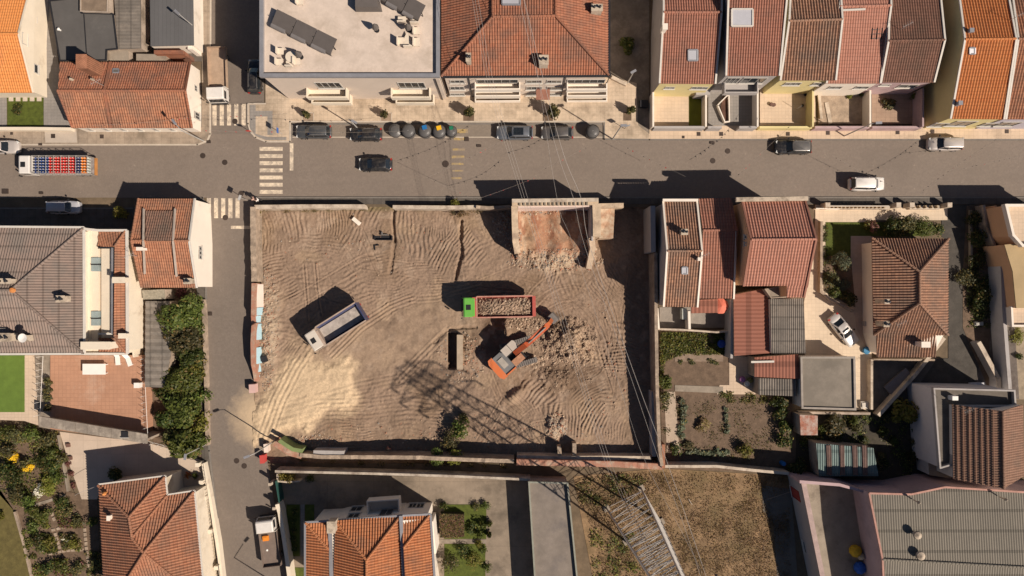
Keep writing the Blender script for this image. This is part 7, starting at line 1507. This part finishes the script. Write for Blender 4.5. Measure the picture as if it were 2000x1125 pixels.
c_ = tp(568,111,ZR+.7); r = thing('round_table', 'round pale table of the roof terrace', 'table', (c_.x,c_.y,ZR)); MB().lathe([(.05,0),(.05,.68),(.62,.7),(.62,.75)], 20, (c_.x,c_.y,ZR)).build('table_top', STF, r)
c_ = tp(795,74,ZR+.4); mb = MB(); mb.prism([(c_.x-.55,c_.y-.5),(c_.x+.55,c_.y-.5),(c_.x,c_.y+.7)], ZR+.35, ZR+.42); mb.prism([(c_.x-.1,c_.y-.2),(c_.x+.1,c_.y-.2),(c_.x,c_.y+.1)], ZR, ZR+.35); mb.build('low_table', STF, label='triangular pale table between the terrace chairs', cat='table')
GC = M('grey_cover', (.115,.10,.092), var=.1, rough=.5, obj=False); GCL = M('grey_cover_edge', (.19,.175,.17), var=.1, rough=.4)
for x, y, lb in ((583,106,'small folded grey parasol by the round roof table'),(797,53,'small folded grey parasol in the terrace square'),(733,53,'lone grey parasol base on the flat roof')):
    c_ = tp(x, y, ZR+1.); r = thing('parasol', lb, 'parasol', (c_.x, c_.y, ZR)); MB().lathe([(.3,0),(.3,.08),(.03,.1),(.03,1.9)], 8, (c_.x,c_.y,ZR)).build('stand', TRIM, r); MB().lathe([(.42,.9),(.36,1.2),(.2,1.6),(.03,1.95)], 7, (c_.x,c_.y,ZR)).build('canopy', GC, r)
def cover_row(label, pts, w, n):
    a, b_ = tp(*pts[0], ZR+.9), tp(*pts[1], ZR+.9); d = (b_-a); L_ = d.length; r = thing('skylight_cover', label, 'roof skylight', (a.x,a.y,ZR)); d.normalize(); s = Vector((-d.y,d.x,0))
    if s.y < 0: s = -s
    for k in range(n):
        p0 = a+d*(L_*k/n+.08); p1 = a+d*(L_*(k+1)/n-.02)
        prof = [(w/2,1.1),(0,.95),(-w/2+.3,.85),(-w/2+.08,.7),(-w/2,.45),(-w/2+.05,.2)]
        mb = MB(); vs = []
        for q in (p0, p1):
            base = Vector((q.x,q.y,ZR)); vs += [base+s*u+Vector((0,0,z_)) for u, z_ in prof]+[base+s*(u+.0)+Vector((0,0,max(z_-.12,.0))) for u, z_ in prof]
        m_ = len(prof); fs = [(i,i+1,i+1+2*m_,i+2*m_) for i in range(m_-1)]+[(i+m_,i+2*m_+m_,i+1+3*m_,i+1+m_) for i in range(m_-1)]; fs += [tuple(range(m_))+tuple(range(2*m_-1,m_-1,-1)), tuple(range(2*m_,3*m_))+tuple(range(4*m_-1,3*m_-1,-1)), (0,m_,3*m_,2*m_)]
        mb.add(vs, fs); o = mb.build('hood', GC, r)
        mb = MB(); mb.tube(Vector((p0.x,p0.y,ZR+.55))-s*(w/2-.12), Vector((p1.x,p1.y,ZR+.55))-s*(w/2-.12)-d*.7, .3, 14); sub(mb.build('rolled_edge', GCL, r), o); smooth_by(o, 30)
    for t in (0., .33, .66, 1.):
        q = a+d*L_*t; MB().tube((q.x,q.y,ZR),(q.x,q.y,ZR+1.0),.05,5).build('post', TRIM, r)
cover_row('row of three dark grey skylight hoods across the left of the flat roof', ((534,33),(652,92)), 1.9, 3); cover_row('row of grey skylight hoods at the top right of the flat roof', ((728,-28),(824,26)), 1.9, 3)
c_ = tp(718,4,ZR+.6); mb = MB(); mb.add([(c_.x-1.5,c_.y-.9,ZR),(c_.x+1.6,c_.y-.9,ZR),(c_.x+.9,c_.y+2.,ZR),(c_.x-1.5,c_.y+2.,ZR),(c_.x-1.3,c_.y-.8,ZR+1.2),(c_.x+1.2,c_.y-.7,ZR+.9),(c_.x+.7,c_.y+1.9,ZR+.9),(c_.x-1.3,c_.y+1.9,ZR+1.2)], [(0,3,2,1),(4,5,6,7),(0,1,5,4),(1,2,6,5),(2,3,7,6),(3,0,4,7)]); mb.build('roof_hatch', GC, label='folded dark grey roof hood at the top edge of the flat roof', cat='roof hood')
# ---- terrace things on the left
c_ = P(184,721,2.3); r = thing('table', 'white rectangular table on the terracotta terrace', 'table', (c_.x,c_.y,1.6)); MB().box(-1.45,1.45,-.68,.68,.68,.76).build('table_top', WHITE, r, local=True)
for sx in (-1.3,1.3):
    for sy in (-.55,.55): MB().box(sx-.04,sx+.04,sy-.04,sy+.04,0,.68).build('leg', WHITE, r, local=True)
for x, y, a, lb in ((229,704,-85,'left'),(251,706,-70,'right')):
    c_ = P(x, y, 2.); r = thing('sun_lounger', 'white plastic lounger by the villa wall, the %s one' % lb, 'sun lounger', (c_.x,c_.y,1.6), math.radians(a)); MB().box(-.5,.6,-.3,.3,.28,.34).build('seat', WHITE, r, local=True); mb = MB(); mb.beam((-.5,0,.33),(-1.,0,.8),.6,.05); mb.build('backrest', WHITE, r, local=True)
    for sx in (-.4,.5):
        for sy in (-.25,.25): MB().box(sx-.03,sx+.03,sy-.03,sy+.03,0,.28).build('leg', WHITE, r, local=True)
mb = MB(); mb.obox((*P(270,752,2.)[:2],1.6), .7, .65, .8); mb.build('cabinet', WHITE, label='white box at the right terrace railing', cat='box')
r = thing('service_hatch', 'dark service hatch in the terrace slab row', 'hatch', (*P(245,848,4.)[:2], 4.02)); MB().box(-.4,.4,-.35,.35,.06,.16).build('lid', DKMET, r, local=True); MB().box(-.5,.5,-.45,-.36,.06,.2).build('frame', GALV2, r, local=True)
for x, y in ((135,869),(139,894)): MB().obox((*G2(x,y),.05), .45, .45, .3, .1).build('planter', M('brown_pot', (.16,.09,.07), var=.2), label='square dark pot on the pale court, the %s one' % ('upper' if y < 880 else 'lower'), cat='pot')
# grid of stepping slabs in lower garden
rr = thing('garden_edging', 'rows of pale stone pavers dividing the lower garden beds', 'paving', (*G2(110,1050), 0), kind='structure')
for pts in ([(60,992),(72,1030),(84,1080)],[(98,990),(108,1018)],[(100,1036),(130,1028),(162,1024)],[(166,1030),(170,1075),(178,1125)],[(95,1082),(130,1075),(165,1073)],[(108,1040),(118,1072)]):
    for a, b_ in zip(pts[:-1], pts[1:]):
        n_ = max(1, int(math.dist(a, b_)/8)); ang = math.atan2(-(b_[1]-a[1]), b_[0]-a[0])
        for i in range(n_): t = (i+.5)/n_; MB().obox((*G2(a[0]+(b_[0]-a[0])*t, a[1]+(b_[1]-a[1])*t), .04), .46, .34, .09+.01*(i % 3), ang).build('paver', W_STONE, rr)
slab('garden_path', [(60,986),(128,965),(128,970),(62,992)], CONC, .1)
# ---- patio, parasol and awning behind the narrow house
c_ = P(1409,598,2.3); r = thing('parasol', 'round coral red parasol beside the maroon awning', 'parasol', (c_.x,c_.y,0)); k = 8; MB().lathe([(1.0,2.05),(.55,2.3),(.04,2.55)], 10, (c_.x,c_.y,0)).build('canopy', M('coral_cloth', (.62,.17,.11), var=.08), r); MB().tube((c_.x,c_.y,0),(c_.x,c_.y,2.5),.03,6).build('pole', WHITE, r)
boxbld('awning', 'maroon ribbed awning under the mottled brown roof', 'awning', [(1350,586),(1402,584),(1402,611),(1350,612)], 2.4, TRIM, T_REDMET, amp=.03, period=.52, base=2.2, along=(1,0,0))
mb = MB(); mb.obox((*P(1337,613,1.2)[:2],.06), .6, 1.4, 1.2); mb.build('cupboard', M('pale_green_box', (.50,.52,.47), var=.06), label='tall pale green cupboard on the patio', cat='cupboard')
mb = MB(); mb.lathe([(.5,0),(.52,.5),(.3,.62)], 14, (*G2(1407,671),0)); mb.build('barrel', M('blue_plastic', (.02,.06,.3), var=.1, rough=.4), label='dark blue round tub in the rough grass', cat='tub')
mb = MB(); mb.lathe([(.28,0),(.3,.3),(.28,.85),(.2,.9)], 12, (*G2(1526,903),0)); mb.build('barrel', M('bright_blue', (.02,.15,.42), var=.1, rough=.4), label='bright blue barrel at the bottom right of the vegetable garden', cat='barrel')
for x, y, lb, col in ((1448,740,'purple',(.35,.15,.3)),(1457,748,'white',(.7,.65,.55)),(1463,742,'mossy',(.2,.18,.06))):
    mb = MB(); mb.lathe([(.3,0),(.42,.25),(.35,.5),(.1,.6)], 9, (*G2(x,y),.07)); mb.build('pot', M('pot_'+lb, col, var=.25, scale=4), label=lb+' heap of things in the clutter on the garden path', cat='pot')
mb = MB(); mb.beam(P(1467,707,2.9), P(1512,706,2.9), .25, .08); mb.build('pipe', LTZINC, label='light metal channel lying on the low maroon tin roof', cat='metal channel')
mb = MB(); mb.obox(tuple(P(1753,745,.1)), 3.7, 1.5, .35, math.radians(42)); mb.build('canvas_cover', M('grey_cover2', (.20,.18,.18), var=.12), label='long grey covered box in the small sloping yard', cat='box')
for x, y, sx, sy, col, lb in ((1905,749,1.9,.35,(.6,.6,.62),'white and blue kayak like tub by the ramp wall'),(1912,690,.5,.9,(.35,.34,.33),'grey box lying in the shade by the ramp'),(1908,632,1.1,.5,(.4,.38,.34),'pale sack in the shade of the dark drive garden'),(1686,790,1.,.9,(.62,.56,.48),'pile of pale bags beside the square grey garage')):
    mb = MB(); mb.obox((*G2(x,y),.08), sx, sy, .35, .03); mb.obox((*G2(x,y),.431), sx*.8, sy*.7, .12, .1); mb.build('crate', M('c_%.2f_%.2f' % (col[0], col[1]), col, var=.2, scale=3), label=lb, cat='box')
mb = MB(); mb.lathe([(.45,0),(.5,.3),(.42,.4)], 14, (*G2(1690,684),.08)); mb.build('pot', M('blue_bowl', (.05,.2,.35), rough=.3), label='small blue bowl beside the brown hipped house', cat='bowl')
mb = MB(); mb.obox((*P(1691,632,.5)[:2],.08), .6, .6, .9); mb.build('cabinet', W_GREY, label='grey cube on the patio of the brown hipped house', cat='box')
mb = MB(); mb.tube(P(1500,975,.15), P(1560,955,.4), .02, 4); mb.tube(P(1345,975,.2), P(1352,986,.25), .05, 5); mb.build('branch', M('pale_branch', (.5,.42,.34)), label='thin pale branch lying in the dry field', cat='branch')
# yard things between warehouse and annex
for x, y, col, sx, lb in ((1672,1077,(.60,.38,.03),1.0,'yellow tarp heap beside the warehouse'),(1682,1087,(.5,.42,.3),.6,'beige sack below the yellow tarp'),(1681,1110,(.03,.11,.45),1.0,'blue tarp heap beside the warehouse')):
    c_ = P(x, y, 2.4); mb = MB(); mb.lathe([(sx*.75,0),(sx*.8,.4),(sx*.45,.8),(.1,.95)], 9, (c_.x,c_.y,2.0)); mb.build('tarp', M('tarp_%.2f' % col[2], col, var=.2, scale=3), label=lb, cat='tarp')
# things near tiny yards
for x, y, lb in ((1505,205,'left'),(1510,206,'right')): MB().lathe([(.2,0),(.24,.3),(.18,.34)], 10, (*G2(x,y),.08)).build('pot', M('brown_pot', (.16,.09,.07)), label='brown pot on the tan yard tiles, the %s one' % lb, cat='pot')
for x, y, lb in ((1566,207,'beside the yellow wall'),(1571,186,'in the shade near the house'),(1534,176,'by the house door')): MB().lathe([(.14,0),(.18,.25),(.13,.3)], 9, (*G2(x,y),.08)).build('pot', DKMET, label='little dark pot '+lb+' in the tan yard', cat='pot')
mb = MB(); mb.obox((*G2(1365,186),.08), 1.8, 1.0, 1.9, 0); mb.build('garden_shed', W_GREY, label='small grey garden cabinet above the green turf strip', cat='cabinet')
mb = MB(); mb.tube((*G2(1554,214),.1),(*G2(1554,214),1.9),.03,5); mb.build('clothes_pole', GALV2, label='thin clothes pole in the tan tiled yard', cat='pole')
mb = MB(); mb.beam(P(1598,170,.3), P(1604,232,.3), .35, .2); mb.beam(P(1614,200,.12), P(1622,242,.12), .5, .1); mb.build('plank_pile', PLAST, label='pale planks lying along the rubble yard', cat='planks')
mb = MB(); mb.obox((*G2(1256,205),.05), 1.0, .9, .7); mb.build('bin', DKMET, label='dark container against the white yard wall in the alley', cat='bin')
# terrace clutter: alley concrete bench
wall('pale bench wall in the alley corner of the hipped block', [(1195,150),(1215,160),(1224,164)], .6, .45, PLAST)
# small thin tower shadow caster: TV aerials
def aerial(label, x, y, z0, L=1.8):
    c_ = P(x, y, z0); r = thing('aerial', label, 'aerial', (c_.x,c_.y,z0)); MB().tube((0,0,0),(0,0,L),.025,5).build('mast', GALV2, r, local=True); mb = MB(); mb.tube((-.6,-.3,L),(.6,.3,L),.015,4); mb.build('boom', GALV2, r, local=True)
    for k in range(5): t = -.5+.25*k; MB().tube((t-.12,t*.5+.24,L),(t+.12,t*.5-.24,L),.012,4).build('rod', GALV2, r, local=True)
for a in (('aerial on the long red roof by the white gable',204,168,4.4),('aerial on the brown corner house roof edge',268,500,6.),('aerial on the grey brown villa roof near the left edge',20,640,8.,2.4),('aerial on the maroon terraced roof',1757,59,7.),('aerial on the orange ribbed roof edge',1972,40,8.),('aerial on the brown hipped house',1745,630,5.),('aerial on the narrow house verge',1368,500,7.3),('aerial on the brown tiled house at the right edge',1872,796,7.,2.0)): aerial(*a)
r = thing('aerial', 'grid shaped wire aerial lying flat on the salmon roof', 'aerial', tuple(P(1711,68,6.8))); b0 = P(1711,68,6.75)
for k in range(3): MB().tube(b0+Vector((-.7,-.5+.5*k,.1+.1*k)), b0+Vector((.6,-.4+.5*k,.1+.1*k)), .05, 5).build('bar', TRIM, r)
for k in range(3): MB().tube(b0+Vector((-.6+.6*k,-.6,.15)), b0+Vector((-.6+.6*k,.7,.35)), .05, 5).build('bar', TRIM, r)
# ---- pylon
PY = thing('pylon', 'tall galvanised lattice pylon rising from the dry field', 'pylon', (*G2(1237,1006), 0)); STL = M('pylon_steel', (.56,.52,.47), var=.2, metal=.2, rough=.55)
A0 = [Vector(G2(*q)) for q in ((1184,992),(1252,953),(1291,1018),(1223,1057))]; cc0 = sum(A0, Vector((0,0)))/4; HT = 31.
def leg(i, z): k = (1-z/HT)*.86+.14 if z < 24 else .33; k = 1-.70*z/HT; p = cc0+(A0[i]-cc0)*k; return Vector((p.x, p.y, z))
lv = [0]; 
while lv[-1] < HT-1.2: lv.append(lv[-1]+max(1.0, 2.0*(1-.5*lv[-1]/HT)))
lv[-1] = HT
for i in range(4): MB().tube(leg(i,0), leg(i,HT), .15, 4, .08).build('leg', STL, PY)
for f in range(4):
    for a, b_ in zip(lv[:-1], lv[1:]):
        m_ = (a+b_)/2; j = (f+1) % 4
        mb = MB(); mb.tube(leg(f,a), leg(j,m_), .045, 4); mb.tube(leg(j,m_), leg(f,b_), .045, 4)
        mb.build('bracing', STL, PY)
ax = (A0[1]-A0[0]).normalized(); ax = Vector((ax.x, ax.y, 0)); C0 = Vector((cc0.x, cc0.y, 0))
tips = []
for z, L_ in ((25.,4.2),(27.4,4.6),(29.8,3.4)):
    for s in (-1, 1):
        mb = MB(); tip = C0+ax*s*L_+Vector((0,0,z)); tips.append(tip)
        for i in range(4):
            mb.tube(leg(i,z+(.9 if i < 2 else .0)), tip, .07, 4)
        for t in (.3,.55,.8): p = C0+Vector((0,0,z+.45*(1-t)))+ax*s*L_*t; mb.tube(p-ax.yxz*.5*(1-t) if False else p+Vector((-ax.y,ax.x,0))*.6*(1-t), p-Vector((-ax.y,ax.x,0))*.6*(1-t), .05, 4)
        mb.build('cross_arm', STL, PY)
        mb = MB(); mb.lathe([(.05,-1.4),(.13,-1.3),(.13,-1.1),(.06,-1.05),(.13,-.9),(.13,-.7),(.06,-.6),(.12,-.45),(.12,-.3),(.03,0)], 8, tuple(tip)); mb.build('insulator', M('insulator', (.10,.08,.07), rough=.3, bmp=0), PY)
for q in A0: MB().obox((q.x,q.y,-.1), .8, .8, .35, .5).build('footing', CONC, PY)
# power lines: sagging conductors crossing the plot
WIRE = M('conductor', (.55,.50,.45), var=.05, metal=.3, rough=.5, bmp=0)
def wire(name, label, pts, r_=.022, cat='power line', mat=None, group=None):
    mb = MB(); q = [P(*p) for p in pts]; fin = []
    for i in range(len(q)-1):
        p0, p1, p2, p3 = q[max(i-1,0)], q[i], q[i+1], q[min(i+2,len(q)-1)]
        for k in range(6):
            t = k/6; fin.append(.5*((2*p1)+(-p0+p2)*t+(2*p0-5*p1+4*p2-p3)*t*t+(-p0+3*p1-3*p2+p3)*t**3))
    fin.append(q[-1])
    for a, b_ in zip(fin[:-1], fin[1:]): mb.tube(a, b_, r_, 5, caps=False)
    return mb.build(name, mat or WIRE, label=label, cat=cat, group=group)
for k, (dx, lb) in enumerate(((0,'left'),(5,'middle'),(11,'right'))):
    wire('power_line', 'thin power line, the %s of the three crossing the ruin' % lb, [(918+dx,-30,15),(955+dx,171,15),(1020+dx,388,15.5),(1170+dx,867,19),(1206+dx,953,21),(1245+dx,1040,23),(1300+dx,1180,25)], .013)
wire('power_line', 'single power line over the right part of the ruin', [(1010,-60,16),(1044,107,15.5),(1088,388,15.5),(1119,477,16),(1219,782,19),(1261,903,21),(1340,1055,23),(1400,1180,25)], .012)
wire('power_line', 'thickest power line, rightmost over the plot', [(1010,-60,17),(1060,150,16.5),(1101,302,16.5),(1135,388,16.5),(1153,484,17),(1237,725,19),(1299,892,21),(1358,1063,23),(1400,1190,25)], .022)
wire('power_line', 'power line just left of the thickest one', [(1000,-60,17),(1050,150,16.5),(1090,302,16.5),(1120,388,16.5),(1143,484,17),(1228,725,19),(1285,892,21),(1330,1010,23),(1368,1125,25)], .016)
# bunting strings across the street
FLAGR = M('flag_red', (.45,.03,.03), var=.1, bmp=0); FLAGD = M('flag_dark', (.06,.045,.04), var=.1, bmp=0); STR = M('string', (.30,.26,.22), bmp=0)
def bunting(label, a, b_, za=5., zb=5., n_=14, red=.3, sag=.6):
    A_, B_ = P(*a, za), P(*b_, zb); r = thing('bunting', label, 'bunting', tuple(A_), group='strings of little flags over the streets'); pts = [A_+(B_-A_)*(i/12)-Vector((0,0,sag*math.sin(math.pi*i/12))) for i in range(13)]; mb = MB()
    for p, q in zip(pts[:-1], pts[1:]): mb.tube(p, q, .012, 4, caps=False)
    mb.build('string', STR, r)
    for i in range(n_):
        t = (i+.5)/n_; p = A_+(B_-A_)*t-Vector((0,0,sag*math.sin(math.pi*t))); d = (B_-A_).normalized()*.11
        w_ = Vector((R.uniform(-.12,.12), R.uniform(-.12,.12), -.2)); mb = MB(); off = Vector((.004,.004,0)); mb.add([p-d, p+d, p+w_, p-d+off, p+d+off, p+w_+off], [(0,1,2),(5,4,3),(0,3,4,1),(1,4,5,2),(2,5,3,0)]); mb.build('flag', FLAGR if R.random() < red else FLAGD, r)
for a in (('bunting string from the white gable over the upper crosswalk',(392,226),(560,222)),('lower bunting string over the upper crosswalk to the corner sign',(392,254),(556,256),5,5,9,1.),('bunting string along the front of the long red roof',(180,245),(385,228),4.,4.5),('bunting string from the plot wall up to the ruin, with red flags',(928,390),(1050,345),4.,5,10,.8),('bunting string from the plot wall toward the bins',(928,390),(830,345),4.,5,8,.2),
   ('bunting string over the faded yellow marking',(838,345),(985,272)),('bunting string over the street near the round bin',(1060,330),(1150,285),5,5,8,.5),('bunting string right of the alley over the street',(1190,268),(1340,345)),('bunting string rising from the street to the tan yard',(1440,345),(1545,245)),('bunting string over the street at the silver minivan',(1800,375),(1950,270)),('bunting string over the street far right',(1880,330),(2010,300)),('bunting string between the dark car and the white van',(1620,300),(1760,370)),
   ('bunting string above the parking bay cars',(566,257),(790,256),5,5,10,.1)): bunting(*a)
# cables
wire('cable', 'thin cable from the lower street lamp over the court', [(200,945,3.),(150,965,2.4),(148,968,.2)], .02, 'cable')
